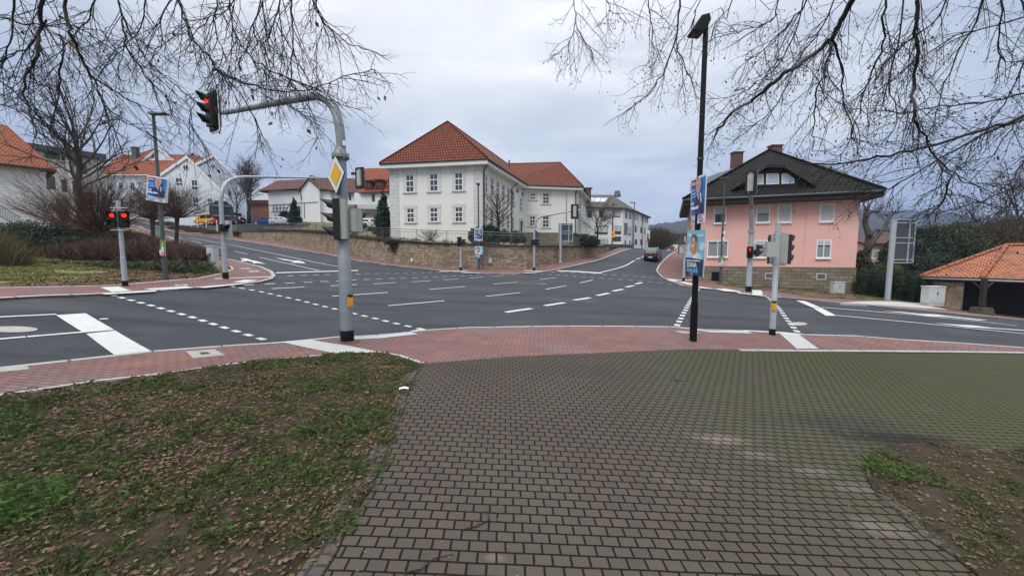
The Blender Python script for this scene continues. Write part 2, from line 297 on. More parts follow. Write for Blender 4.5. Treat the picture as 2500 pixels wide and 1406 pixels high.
M['rooforange'] = roofm('orange_clay_tiles', (.27, .082, .046), (.20, .060, .036), (.05, .018, .013), .30, .42, patch=[((.22, .075, .05), .6, .5, .75, .5)], ms=.07)
M['redwall'] = mat('red_render', (.42, .14, .13), .85)
M['roofhouse'] = roofm('old_orange_tiles', (.33, .105, .052), (.26, .080, .042), (.13, .045, .03), .22, .3, patch=[((.20, .10, .07), 1.0, .5, .7, .6)])
M['roofshed'] = roofm('weathered_orange_tiles', (.48, .175, .085), (.38, .13, .065), (.07, .03, .02), .25, .33, patch=[((.17, .11, .10), 1.1, .48, .62, .85), ((.62, .30, .18), 2.5, .55, .7, .4)], ms=.03)
M['roofdark'] = roofm('dark_concrete_tiles', (.026, .023, .022), (.018, .017, .017), (.004, .004, .004), .34, .36, patch=[((.05, .045, .036), 1.2, .5, .75, .6)], ms=.07)
M['roofbrown'] = roofm('brown_clay_tiles', (.17, .085, .065), (.11, .06, .05), (.05, .03, .025), .26, .36, patch=[((.07, .05, .045), .9, .5, .7, .6)])
M['roofgrey'] = roofm('grey_brown_tiles', (.15, .135, .12), (.12, .11, .10), (.06, .055, .05), .3, .36)
M['fascia'] = mat('dark_brown_wood', (.020, .016, .015), .7, (.03, .026, .024), 4)
M['soffitw'] = mat('white_soffit', (.70, .71, .71), .7)
M['gutter'] = mat('brown_copper_gutter', (.035, .022, .018), .5)
M['chim'] = mat('chimney_brick', (.14, .07, .06), .85, (.10, .055, .05), 5)
M['brick'] = brickmat('red_brick', (.34, .13, .08), (.26, .10, .065), (.2, .15, .12), .24, .08, .01)
M['tan'] = mat('tan_render', (.28, .20, .12), .9, (.22, .16, .10), 1)
M['timber'] = mat('grey_timber', (.10, .10, .11), .8)
M['solar'] = mat('solar_glass', (.42, .48, .56), .15, (.36, .42, .5), .6, spec=.8)
M['steelroof'] = mat('pale_grey_roof_sheet', (.30, .34, .38), .5, (.24, .27, .30), 1)
M['bark'] = mat('wet_dark_bark', (.015, .011, .012), .8, (.026, .020, .020), 9, coord='Object')
M['twigb'] = mat('brown_twigs', (.125, .072, .052), .85, (.05, .032, .026), 1.2, coord='Object')
M['twigg'] = mat('grey_twigs', (.09, .075, .065), .85, (.055, .046, .042), 1.2, coord='Object')
M['barkg'] = mat('mossy_bark', (.075, .075, .042), .9, (.05, .042, .034), 6, coord='Object')
M['leafd'] = mat('dark_evergreen', (.012, .026, .014), .7, (.024, .046, .022), 1.6, coord='Object', contrast=1.6)
M['leafm'] = mat('evergreen_foliage', (.018, .036, .016), .7, (.045, .07, .024), .9, coord='Object', contrast=1.6)
M['leafo'] = mat('olive_foliage', (.06, .065, .025), .8, (.10, .10, .035), .8, coord='Object', contrast=1.6)
M['leafy'] = mat('yellow_green_foliage', (.12, .13, .03), .8, (.08, .10, .03), .8, coord='Object')
M['hedgebr'] = mat('brown_hedge_twigs', (.115, .072, .045), .9, (.055, .040, .026), 1.5, coord='Object', contrast=1.5)
M['wood'] = mat('winter_woodland', (.020, .022, .022), .95, (.038, .036, .032), .035, coord='Object', contrast=1.8, dirt=((.018, .03, .02), .02, .8))
M['field'] = mat('far_field', (.14, .17, .08), .95, (.17, .16, .09), .01, coord='Object')
M['g1'] = mat('grass_green', (.060, .085, .026), .8, (.085, .105, .03), .9, coord='Object')
M['g2'] = mat('grass_olive', (.095, .105, .034), .85, (.07, .075, .03), 2, coord='Object')
M['g3'] = mat('grass_straw', (.17, .14, .075), .85, (.10, .08, .045), 2, coord='Object')
M['g5'] = mat('grass_fresh', (.065, .125, .025), .8, (.09, .15, .035), 3, coord='Object')
M['g4'] = mat('grass_winter_yellow', (.24, .22, .075), .85, (.15, .16, .05), 1.5, coord='Object')
M['l1'] = mat('leaf_brown', (.135, .078, .038), .8, (.075, .045, .025), 12, coord='Object')
M['l2'] = mat('leaf_rust', (.18, .082, .038), .8, (.11, .055, .03), 12, coord='Object')
M['l3'] = mat('leaf_tan', (.20, .145, .075), .8, (.12, .09, .05), 12, coord='Object')
M['tyre'] = mat('tyre_rubber', (.012, .012, .013), .85)
M['rim'] = mat('alloy_rim', (.5, .5, .52), .35, metal=.6)
M['carglass'] = mat('car_glass', (.012, .015, .018), .12, spec=.25)
M['tail'] = mat('tail_light', (.45, .015, .012), .25)
M['head'] = mat('headlight', (.7, .7, .7), .15)
M['cabin'] = mat('cabinet_grey', (.50, .52, .52), .6, (.45, .47, .47), 3, dirt=((.34, .30, .26), 2.2, .35))
M['rail'] = mat('railing_grey_green', (.16, .18, .17), .6, metal=.2)
M['manh'] = mat('manhole_concrete', (.40, .39, .35), .8, (.30, .29, .26), 5)
M['iron'] = mat('rusty_iron', (.045, .035, .03), .8, (.08, .06, .05), 20)
def paint(name, c): return mat('car_paint_'+name, c, .3, spec=.5, coat=.25)
# ================================================================ ground
def px2xy(pts, off=0.): return [gnd(x, y, off).xy for x, y in pts]
def resample(pts, s, closed=True):
    out = []; n = len(pts)
    for i in range(n if closed else n-1):
        a, b = Vector(pts[i]), Vector(pts[(i+1) % n]); k = max(1, int((b-a).length/s))
        out += [a.lerp(b, j/k) for j in range(k)]
    if not closed: out.append(Vector(pts[-1]))
    return out
def inside(poly, x, y):
    c = np.zeros(len(x), bool); n = len(poly)
    for i in range(n):
        x0, y0 = poly[i]; x1, y1 = poly[(i+1) % n]
        if y0 == y1: continue
        c ^= ((y0 > y) != (y1 > y)) & (x < (x1-x0)*(y-y0)/(y1-y0)+x0)
    return c
def sheet(name, poly, off, m, s=1., thick=0., parent=None, H=None, **k):
    H = H or G
    poly = resample(poly, s); P = np.array([tuple(p) for p in poly])
    if thick is None: thick = 0
    xs = np.arange(P[:, 0].min()+s*.37, P[:, 0].max(), s); ys = np.arange(P[:, 1].min()+s*.41, P[:, 1].max(), s)
    gx, gy = [a.ravel() for a in np.meshgrid(xs, ys)] if len(xs) and len(ys) else (np.zeros(0), np.zeros(0))
    if len(gx):
        q = inside(P, gx, gy)
        # keep grid points away from the edge
        gx, gy = gx[q], gy[q]
        if len(gx):
            d = np.full(len(gx), 1e9)
            for i in range(0, len(P)): d = np.minimum(d, (gx-P[i, 0])**2+(gy-P[i, 1])**2)
            q = d > (s*.3)**2; gx, gy = gx[q], gy[q]
    vin = [Vector(p) for p in P]+[Vector((a, b)) for a, b in zip(gx, gy)]
    n = len(P)
    r = delaunay_2d_cdt(vin, [], [list(range(n))], 1, 1e-5)
    vv, ff = r[0], r[2]
    A = np.array([tuple(v) for v in vv]); z = H(A[:, 0], A[:, 1])+off
    mb = MB(); fs = []
    for f in ff:
        f = list(f); a, b, c = [vv[i] for i in f[:3]]
        if (b-a).cross(c-a) < 0: f = f[::-1]
        fs.append(f)
    mb.add([(A[i, 0], A[i, 1], z[i]) for i in range(len(A))], fs)
    if thick:
        zz = H(P[:, 0], P[:, 1])+off
        area = sum(P[i][0]*P[(i+1) % n][1]-P[(i+1) % n][0]*P[i][1] for i in range(n))
        top = [(P[i, 0], P[i, 1], zz[i]) for i in range(n)]; bot = [(a, b, c-thick) for a, b, c in top]
        fs = [((i+1) % n, i, n+i, n+(i+1) % n) for i in range(n)]
        if area < 0: fs = [f[::-1] for f in fs]
        mb.add(top+bot, fs)
    return mb.build(name, m, parent=parent, **k)
def ribbon(name, line, w0, w1, off, m, s=.7, thick=0., **k):   # strip between lateral offsets w0..w1 of an xy polyline
    L_ = resample(line, s, False); n = len(L_); a, b = [], []
    for i, p in enumerate(L_):
        t = (L_[min(i+1, n-1)]-L_[max(i-1, 0)]).normalized(); nn = Vector((-t.y, t.x)); a.append(p+nn*w0); b.append(p+nn*w1)
    za = G(np.array([p.x for p in a]), np.array([p.y for p in a]))+off; zb = G(np.array([p.x for p in b]), np.array([p.y for p in b]))+off
    mb = MB(); v = [(p.x, p.y, z) for p, z in zip(a, za)]+[(p.x, p.y, z) for p, z in zip(b, zb)]
    if thick: v += [(x, y, z-thick) for x, y, z in v]
    fs = []
    for i in range(n-1):
        fs.append((i+1, i, n+i, n+i+1) if w1 < w0 else (i, i+1, n+i+1, n+i))
        if thick:
            fs.append((i, i+1, 2*n+i+1, 2*n+i)); fs.append((n+i+1, n+i, 3*n+i, 3*n+i+1))
    if thick: fs += [(0, 2*n, 3*n, n), (n-1, 2*n-1, 4*n-1, 3*n-1)]
    mb.add(v, fs)
    # uv along the strip
    ob = mb.build(name, m, **k); uv = ob.data.uv_layers[0].data; cum = [0]
    for i in range(1, n): cum.append(cum[-1]+(L_[i]-L_[i-1]).length)
    for lp in ob.data.loops:
        i = lp.vertex_index % n; side = (lp.vertex_index//n) % 2; uv[lp.index].uv = (cum[i], side*abs(w1-w0)+(lp.vertex_index//(2*n))*.15+.2)
    return ob
ST_ = dict(kind='structure')
# one big ground sheet, lying a little under the paved surfaces
def bigground():
    xs = np.concatenate([[-3000, -1500, -700, -350, -200], np.arange(-140, 141, 4), [200, 350, 700, 1500, 3000]])
    ys = np.concatenate([[-400, -150, -60], np.arange(-30, 141, 4), [200, 350, 700, 1500, 3500]])
    gx, gy = np.meshgrid(xs, ys); f = np.clip((np.maximum(np.abs(gx)-70, gy-80))/60, 0, 1); f = np.maximum(f, np.clip((-gy-12)/20, 0, 1))
    cx, cy = np.clip(gx, -110, 110), np.clip(gy, -20, 125)
    z = G(cx.ravel(), cy.ravel()).reshape(gx.shape)-.12
    far = np.where(gx < -20, 7.5, np.where(gx < 15, 3, -2.5)); z = z*(1-f)+far*f
    z = np.where(gy > 300, z-3, z)
    nx = len(xs); v = list(zip(gx.ravel(), gy.ravel(), z.ravel()))
    fs = [(j*nx+i, j*nx+i+1, (j+1)*nx+i+1, (j+1)*nx+i) for j in range(len(ys)-1) for i in range(nx-1)]
    mb = MB(); mb.add(v, fs); o = mb.build('ground', M['earth'], **ST_); o.data.polygons.foreach_set('use_smooth', [True]*len(o.data.polygons))
bigground()
# ---- asphalt
road_px = [(-260, 905), (-260, 735), (0, 716), (300, 700), (560, 675), (660, 664), (560, 630), (480, 605), (425, 585), (300, 545), (345, 535), (450, 562), (590, 584), (730, 606), (860, 632), (1000, 648), (1180, 664), (1300, 664),
           (1400, 646), (1460, 632), (1525, 609), (1538, 606.5), (1640, 607.5), (1652, 612), (1622, 648), (1650, 680), (1760, 700), (1900, 720), (2060, 733), (2230, 750), (2500, 775), (2760, 798), (2760, 862), (2500, 856), (2200, 838), (1960, 822), (1800, 812), (1600, 805), (1200, 808), (900, 835), (660, 852), (370, 872), (0, 910)]
asphalt = sheet('road', px2xy(road_px), 0., M['asphalt'], 1.1, **ST_)
# ---- near red pavement
NP = .05
near_kerb = [(-260, 925), (-100, 908), (0, 896), zA(980, 1005), zA(1300, 970), zA(1640, 945), zA(2050, 915), zA(2330, 900), zB(700, 805), zB(970, 778), zB(1100, 775), zB(1450, 750), zB(1600, 735), zB(1740, 718), zB(2100, 695), zC(0, 695), zC(600, 685),
             zC(1570, 692), zC(1800, 715), zC(2200, 725), zC(2460, 742), zD(560, 757), zD(1000, 768), zD(1400, 800), zD(1900, 830), zD(2460, 870), (2760, 868)]
near_back = [(2760, 872), (2500, 858), zD(1500, 905), zD(500, 897), zC(2200, 890), zC(1700, 885), zC(1000, 915), (1250, 870), (1034, 887), zB(1500, 940), zB(1330, 912), zB(1000, 920), zB(900, 930), zB(500, 965), (550, 890), zA(1400, 1165), zA(850, 1225), zA(400, 1290), (0, 964), (-120, 980), (-260, 1000)]
NK = px2xy(near_kerb, NP); NB = px2xy(near_back, NP)
sheet('pavement', NK+NB, NP, M['redpave'], .6, thick=.15, **ST_)
ribbon('kerb', NK, -.0, -.11, NP+.004, M['kerb'], .5, thick=.09, **ST_)
ribbon('lawn_edging', px2xy([(1034, 887), zB(1500, 940), zB(1330, 912), zB(1000, 920), zB(900, 930), zB(500, 965), (550, 890), zA(1400, 1165), zA(850, 1225), zA(400, 1290), (0, 964), (-120, 980), (-260, 1000)], NP), -.03, .03, NP+.006, M['conc'], .5, thick=.08, **ST_)
# ---- brown plaza
PL = NP
plaza_left = [(1034, 887), (1005, 933), (994, 970), (988, 998), (960, 1060), (938, 1130), (900, 1206), (871, 1235), (828, 1343), (790, 1406), (740, 1480), (640, 1640), (500, 2100)]
island = [(2277, 1084), (2500, 1101), (2720, 1130), (2760, 1500), (2560, 1600), (2450, 1470), (2385, 1406), (2320, 1353), (2248, 1307), (2194, 1249), (2147, 1217), (2118, 1173), (2112, 1135), (2125, 1110), (2162, 1092), (2215, 1082)]
PLX = px2xy(plaza_left, PL)
back = px2xy([(2760, 872), (2500, 858), zD(1500, 905), zD(500, 897), zC(2200, 890), zC(1700, 885), zC(1000, 915), (1250, 870)], PL)
sheet('plaza_paving', PLX+[Vector((-1.2, -6)), Vector((14, -6)), Vector((16, 4))]+back, PL-.001, M['brown'], .5, thick=.15, **ST_)
ribbon('plaza_edge_course', PLX, -.01, -.16, PL+.004, M['border'], .3, thick=.1, **ST_)
ribbon('drain_slot', px2xy([(2085, 861), (2300, 862.5), (2500, 864), (2700, 868)], PL), -.012, .012, PL+.006, M['black'], .6, **ST_)
ribbon('grey_edge_course', px2xy([(1800, 852.5), (1950, 854), (2200, 855.5), (2500, 859), (2700, 864)], PL), -.14, .0, PL+.005, M['kerb'], .5, **ST_)
ISL = px2xy(island, PL)
# ---- near lawn
lawn_poly = px2xy([(-260, 1000), (-120, 980), (0, 964), zA(400, 1290), zA(850, 1225), zA(1400, 1165), (550, 890), zB(500, 965), zB(900, 930), zB(1000, 920), zB(1330, 912), zB(1500, 940), (1034, 887)], NP)+PLX[1:]+[Vector((-12, -6)), Vector((-14, 2))]
def Hl(x, y):
    return G(x, y)+.012*np.sin(x*2.3+y*1.1)+.010*np.sin(x*5.1-y*4.3+1)+.006*np.sin(x*11+y*9)
sheet('lawn_soil', lawn_poly, PL-.012, M['soil'], .22, H=Hl, **ST_)
sheet('island_soil', ISL, PL+.02, M['soil'], .22, thick=.05, H=Hl, **ST_)
ribbon('island_edge_course', ISL+[ISL[0]], .0, -.13, PL+.006, M['border'], .2, thick=.05, **ST_)
# ---- far left island pavement
LP = .09
lk_px = [(-200, 742), (0, 728), (114, 722), (210, 719), (248, 717), (381, 709.5), (484, 702), (598, 693), (640, 687), (666, 680), (673, 672.5), (666, 662.5), (637, 650), (569, 634), (526, 624), (484, 614), (452, 598), (428, 584), (380, 566), (325, 549)]
lb_px = [(300, 549), (350, 566), (405, 588), (450, 606), (484, 623), (500, 632), (508, 641), (500, 645), (505, 657), (541, 657), (563, 650), (568, 658), (541, 668), (484, 680), (370, 689.5), (242, 698), (0, 703), (-200, 706)]
LK = px2xy(lk_px, .06); LB = px2xy(lb_px, .06)
sheet('pavement', LK+LB, .06, M['redpave'], .8, thick=.2, **ST_)
ribbon('kerb', LK, .0, .16, .066, M['kerb'], .6, thick=.08, **ST_)
ribbon('garden_edging', LB, -.05, .05, .075, M['conc'], .6, thick=.08, **ST_)
garden = LB+[Vector((-30, 8)), Vector((-60, 20)), Vector((-90, 60)), Vector((-75, 76))]
sheet('garden_ground', garden, .03, M['lawn'], 1.0, H=lambda x, y: Hl(x, y), **ST_)
litter_px = [(0, 702), (242, 697), (370, 688.5), (484, 679), (541, 667), (565, 659), (560, 650), (541, 656), (500, 646), (480, 640), (420, 642), (340, 650), (250, 668), (170, 684), (60, 692), (0, 695)]
sheet('bark_mulch', px2xy(litter_px, .05), .05, M['needle'], .6, H=lambda x, y: Hl(x, y)+.01, **ST_)
# ---- wall side pavement
wk_px = [(320, 538), (438, 569), (502, 577), (550, 583), (600, 590), (699, 605), (799, 621), (857, 637), (873, 636.5), (977, 650), (1119, 664), (1196, 668), (1277, 667.7), (1334, 662.6), (1399, 650), (1456, 637), (1521, 613), (1541, 608)]
wk_px[7] = (835, 630)
WK = px2xy(wk_px, .07)
WB = [at(a, b, c).xy for a, b, c, d in WALL][::-1]
extra = px2xy([(565, 573), (450, 562), (330, 533)], .07)
sheet('pavement', WK+px2xy([(1560, 606), (1520, 604.5)], .07)+[w_+Vector((.0, .3)) for w_ in WB]+extra, .07, M['redpave'], .9, thick=.25, **ST_)
ribbon('kerb', WK, .0, .16, .077, M['kerb'], .7, thick=.08, **ST_)
# ---- right corner pavement
rk_px = [(1653, 609), (1607, 648), (1601, 660), (1610, 671), (1632, 685), (1667, 697), (1706, 702), (1769, 709.5), (1900, 725), (2056, 739), (2227, 755), (2369, 769), (2500, 781), (2760, 806)]
rb_px = [(2760, 796), (2500, 771), (2312, 751), (2245, 743), (2161, 735), (2060, 730), (1971, 725), (1900, 712), (1826, 705), (1741, 692.5), (1712, 686)]
RK = px2xy(rk_px, .05); RB = px2xy(rb_px, .05)
RB += [at(1687, 684, 33.8).xy, at(1672, 650, 48).xy, at(1660, 618, 62).xy]
sheet('pavement', RK+RB, .05, M['redpave'], .8, thick=.2, **ST_)
ribbon('kerb', RK, .0, .15, .057, M['kerb'], .7, thick=.08, **ST_)
verge = [RB[i] for i in range(1, 11)]+[at(1687, 684, 34.5).xy, Vector((34, 33)), Vector((60, 36)), Vector((70, 20))]
sheet('verge_ground', verge, .045, M['lawn'], 1., H=Hl, **ST_)
sheet('verge_mulch', px2xy([(1826, 704.5), (1900, 711.5), (1971, 724.5), (2060, 729.5), (2161, 734), (2250, 741), (2180, 726), (2090, 718), (1990, 710), (1900, 702), (1840, 699)], .06), .06, M['needle'], .6, H=lambda x, y: Hl(x, y)+.01, **ST_)
# raised ramp slab under the sign board
rp = px2xy([zD(880, 490), zD(1100, 476), zD(1280, 474), zD(1560, 487), zD(1800, 545), zD(1560, 530), zD(1250, 507)], .1)
sheet('access_ramp', rp, .10, M['conc'], .6, thick=.2, **ST_)
# ---- painted markings
def mk(name, pts, off=None, m='line'):
    g = [gnd(x, y, 0) for x, y in pts]; Ym = sum(v.y for v in g)/len(g)
    o = (.010+.0007*Ym) if off is None else off
    return sheet(name, px2xy(pts, o), o, M[m], .5 if Ym < 18 else 1.2, **ST_)
def seg(mb, a, b, w, off, ds=.8):
    n = max(1, int((b-a).length/ds)); t = (b-a).normalized(); nn = Vector((-t.y, t.x))*w/2
    q = [a.lerp(b, i/n) for i in range(n+1)]
    xs = np.array([[p.x+nn.x, p.x-nn.x] for p in q]).ravel(); ys = np.array([[p.y+nn.y, p.y-nn.y] for p in q]).ravel()
    z = G(xs, ys)+off+.0007*np.abs(ys)
    mb.add(list(zip(xs, ys, z)), [(2*i, 2*i+1, 2*i+3, 2*i+2) for i in range(n)])
def dashes(name, line, n, w, frac=.5, off=.010):
    P_ = resample(px2xy(line), .25, False); cum = [0]
    for i in range(1, len(P_)): cum.append(cum[-1]+(P_[i]-P_[i-1]).length)
    Lt = cum[-1]
    def pt(s):
        s = min(max(s, 0), Lt-1e-6); i = max(0, int(np.searchsorted(cum, s))-1); return P_[i].lerp(P_[i+1], (s-cum[i])/max(1e-9, cum[i+1]-cum[i]))
    mb = MB(); pitch = Lt/(n-1+frac)
    for k in range(n): seg(mb, pt(k*pitch), pt(k*pitch+pitch*frac), w, off)
    return mb.build(name, M['line'], **ST_)
def lines(name, segs, w, off=.010):
    mb = MB()
    for s in segs:
        p = px2xy(s)
        for i in range(len(p)-1): seg(mb, p[i], p[i+1], w if not isinstance(w, list) else w[0], off)
    return mb.build(name, M['line'], **ST_)
dashes('crossing_marking', [zA(950, 496), zA(1312, 591), zA(1652, 688), zA(2075, 823), zA(2270, 882)], 15, .13)
dashes('crossing_marking', [zB(40, 350), zB(295, 396), zB(632, 470), zB(965, 552), zB(1280, 626), zB(1700, 722)], 20, .12)
dashes('crossing_marking', [zB(530, 263), zB(1200, 243), zB(1900, 226)], 17, .11)
dashes('crossing_marking', [zB(150, 342), zB(738, 316), zB(1300, 289), zB(2250, 244)], 20, .11)
dashes('crossing_marking', [zC(290, 239), zC(780, 269), zC(1300, 310), zC(1740, 356)], 19, .11)
dashes('crossing_marking', [zC(500, 227), zC(900, 248), zC(1250, 268), zC(1470, 285)], 12, .11)
dashes('crossing_marking', [zC(1590, 692), zC(1640, 600), zC(1700, 485), zC(1778, 370)], 19, .16)
dashes('crossing_marking', [zD(258, 442), zD(350, 530), zD(430, 640), zD(515, 745)], 15, .16)
lines('lane_marking', [[zB(400, 372), zB(680, 358)], [zB(905, 347), zB(1130, 338)], [zB(1270, 330), zB(1460, 321)], [zB(1600, 313), zB(1758, 304)], [zB(1870, 296), zB(2005, 288)], [zB(2095, 280), zB(2210, 272)], [zB(2290, 265), zB(2390, 260)],
     [zB(918, 437), zB(1395, 404)], [zB(1750, 378), zB(2058, 353)], [zB(2300, 333), zC(225, 315)], [zB(1400, 518), zB(1880, 475)], [zB(2235, 438), zC(245, 406)], [zC(410, 293), zC(560, 276)], [zC(465, 377), zC(640, 347)], [zC(760, 321), zC(870, 297)], [zC(170, 250), zC(265, 243)], [zC(395, 327), zC(470, 331)]], .11)
mb = MB()
for a, b in ((zC(122, 574), zC(342, 542)), (zC(457, 517), zC(628, 492)), (zC(710, 470), zC(847, 449)), (zC(905, 431), zC(1008, 410)), (zC(1043, 393), zC(1127, 376)), (zC(1153, 359), zC(1220, 345)), (zC(1235, 332), zC(1290, 319))):
    q = px2xy([a, b]); seg(mb, q[0], q[1], .22, .010)
mb.build('wide_lane_dash', M['line'], **ST_)
# left approach
mk('stop_line', [zA(480, 664), zA(735, 648), zA(975, 786), zA(702, 806)]); mk('stop_line', [zA(738, 823), zA(990, 797), zA(1300, 973), zA(985, 1008)])
lines('lane_marking', [[(-200, 786), (0, 775), zA(240, 674), zA(485, 662)], [(-200, 845), (0, 829), zA(222, 856)], [zA(235, 855), zA(975, 793)], [zA(855, 703), zA(930, 701)]], .12)
# left branch
mk('stop_line', [zB(425, 236), zB(440, 228), zB(1140, 208), zB(1140, 215)])
lines('lane_marking', [[zB(298, 103), zB(550, 158), zB(800, 215)], [z8(240, 845), z8(930, 965), (571, 600), zB(500, 88), zB(985, 185), (858, 657)], [z8(310, 910), z8(520, 955)], [z8(1185, 1120), z8(1450, 1180)], [z8(790, 1015), z8(930, 1055)], [z8(50, 815), z8(125, 825)], [z8(50, 850), z8(145, 872)], [(372, 549), (388, 554)], [(405, 558), (424, 564)], [(340, 552), (350, 556)]], .13)
mk('road_arrow', [zB(430, 103), zB(520, 116), zB(590, 128), zB(625, 127), zB(665, 136), zB(690, 153), zB(620, 146), zB(560, 146), zB(590, 136), zB(500, 122)])
mk('road_arrow', [zB(122, 107), zB(180, 108), zB(225, 124), zB(280, 134), zB(350, 158), zB(270, 148), zB(235, 152), zB(240, 140), zB(190, 130), zB(140, 135), zB(135, 122), zB(165, 120)])
# right branch
mk('stop_line', [zC(565, 211), zC(935, 230), zC(950, 236), zC(925, 238), zC(560, 218)])
lines('lane_marking', [[zC(935, 233), zC(1225, 130)], [zC(1240, 121), zC(1280, 107)], [zC(1290, 102), zC(1335, 75)]], .15)
# right approach
mk('stop_line', [zD(503, 468), zD(583, 474), zD(718, 530), zD(640, 527)]); mk('stop_line', [zD(645, 531), zD(722, 533), zD(852, 600), zD(760, 599)])
lines('lane_marking', [[zD(718, 531), zD(1500, 596), zD(2100, 655), zD(2400, 690)], [zD(850, 601), zD(1500, 660), zD(2460, 757), (2640, 835)]], .12)
mk('road_arrow', [zD(1240, 558), zD(1400, 566), zD(1570, 583), zD(1700, 588), zD(1850, 607), zD(2150, 638), zD(2080, 640), zD(1800, 610), zD(1640, 602), zD(1550, 590), zD(1400, 573)])
mk('road_arrow', [zD(1690, 660), zD(1880, 675), zD(2020, 682), zD(2200, 705), zD(2460, 722), zD(2460, 728), zD(2180, 709), zD(1960, 695), zD(1860, 682)])
# tactile slabs and white kerb strips on the pavements
def pad(name, pts, base, m='line'): return sheet(name, px2xy(pts, base+.010), base+.010, M[m], .5, **ST_)
pad('tactile_slabs', [zB(500, 828), zB(740, 806), zB(1060, 858), zB(1330, 912), zB(935, 920)], NP, 'tact')
pad('white_edge_strip', [zB(395, 832), zB(700, 803), zB(970, 776), zB(975, 782), zB(740, 806), zB(500, 829), zB(400, 838)], NP)
pad('white_edge_strip', [zB(1100, 780), zB(1350, 763), zB(1590, 738), zB(1650, 757), zB(1350, 790), zB(1100, 804)], NP, 'tact')
pad('white_edge_strip', [zB(1590, 729), zB(1680, 712), zB(1742, 719), zB(1600, 735)], NP)
pad('white_edge_strip', [zC(1575, 699), zC(1700, 706), zC(1800, 720), zC(1900, 728), zC(2190, 728), zC(2240, 750), zC(1880, 742), zC(1700, 714)], NP, 'tact')
pad('white_edge_strip', [zD(60, 722), zD(380, 738), zD(570, 755), zD(560, 761), zD(340, 748), zD(60, 730)], NP)
pad('tactile_slabs', [zD(365, 752), zD(510, 747), zD(697, 881), zD(510, 882)], NP, 'tact')
pad('tactile_slabs', [zA(860, 426), zA(1020, 419), zA(1122, 455), zA(962, 466)], .06)
pad('white_edge_strip', [zA(868, 480), zA(1345, 453), zA(1330, 462), zA(905, 487)], .06)
pad('tactile_slabs', [zA(1230, 438), zA(1590, 418), zA(1665, 430), zA(1290, 446)], .06)
pad('white_edge_strip', [zA(1700, 427), zA(2085, 392), zA(2090, 398), zA(1760, 431)], .06)
pad('white_edge_strip', [zA(1835, 350), zA(2320, 333), zA(2320, 339), zA(1840, 356)], .06)
pad('tactile_slabs', [zA(1990, 383), zA(2100, 361), zA(2215, 365), zA(2110, 384)], .06)
pad('tactile_slabs', [zC(270, 211), zC(420, 216), zC(480, 222), zC(290, 216)], .07)
pad('tactile_slabs', [zC(275, 234), zC(380, 226), zC(400, 229), zC(300, 237)], .07)
pad('tactile_slabs', [zB(1830, 218), zB(2080, 211), zB(2090, 215), zB(1850, 223)], .07)
pad('tactile_slabs', [zB(2020, 227), zB(2180, 232), zB(2185, 236), zB(2040, 232)], .07)
pad('white_edge_strip', [zC(1490, 283), zC(1720, 288), zC(1720, 295), zC(1570, 294), zC(1620, 306), zC(1560, 304)], .05)
pad('tactile_slabs', [zC(1600, 309), zC(1650, 307), zC(1730, 325), zC(1730, 338), zC(1680, 330)], .05)
pad('white_edge_strip', [zC(1780, 348), zC(1900, 368), zC(1870, 370), zC(1780, 360)], .05)
pad('tactile_slabs', [zC(1915, 368), zC(2010, 368), zC(2135, 390), zC(2135, 398), zC(1990, 388)], .05)
pad('tactile_slabs', [zD(128, 379), zD(205, 381), zD(219, 424), zD(130, 419)], .05)
pad('white_edge_strip', [zD(0, 400), zD(250, 432), zD(250, 436), zD(0, 406)], .05)
# manhole covers
def cover(pts, base, label, hole=True):
    q = px2xy(pts, base+.012); c = sum(q, Vector((0, 0)))/len(q)
    o = sheet('manhole_cover', q, base+.012, M['manh'], .5, thick=.02, origin=(c.x, c.y, G(c.x, c.y)), label=label, cat='manhole cover')
    if hole: sheet('iron_inset', [c+(p-c)*.28 for p in q], base+.018, M['iron'], .5, thick=.01, parent=o)
cover([zA(1592, 975), zA(1840, 956), zA(1930, 1005), zA(1660, 1032)], NP, 'square concrete manhole cover with small iron centre in the near red pavement')
cover([(-60, 905), (0, 897), zA(235, 1100), zA(255, 1125), zA(0, 1150), (-60, 915)], NP, 'pale concrete manhole cover cut by the left edge at the kerb', False)
cover([zC(1575, 733), zC(1600, 728), zC(1780, 742), zC(1795, 750), zC(1640, 748)], NP, 'flat pale manhole cover just left of the black lamp post', False)
cover([zA(1495, 402), zA(1608, 400), zA(1612, 413), zA(1500, 414)], .06, 'small pale manhole cover in the red pavement between the two left posts')
cover([zA(2050, 264), zA(2120, 259), zA(2165, 268), zA(2085, 272)], .06, 'farther of the two manhole covers on the pavement tip of the left island')
cover([zA(2125, 286), zA(2200, 280), zA(2238, 292), zA(2155, 297)], .06, 'nearer of the two manhole covers on the pavement tip of the left island')
def disc(cx, cy, rx, ry, label, base=0.):
    q = px2xy([(cx+rx*math.cos(a), cy+ry*math.sin(a)) for a in np.linspace(0, 2*math.pi, 28, endpoint=False)], base); c = sum(q, Vector((0, 0)))/len(q)
    sheet('manhole_cover', q, .012, M['manh'], .5, origin=(c.x, c.y, G(c.x, c.y)), label=label, cat='manhole cover')
disc(30, 805, 62, 7.5, 'round pale manhole cover in the left lane behind the stop line'); disc(zD(520, 672)[0], zD(520, 672)[1], 23, 4, 'round manhole cover in the road beside the right crossing')
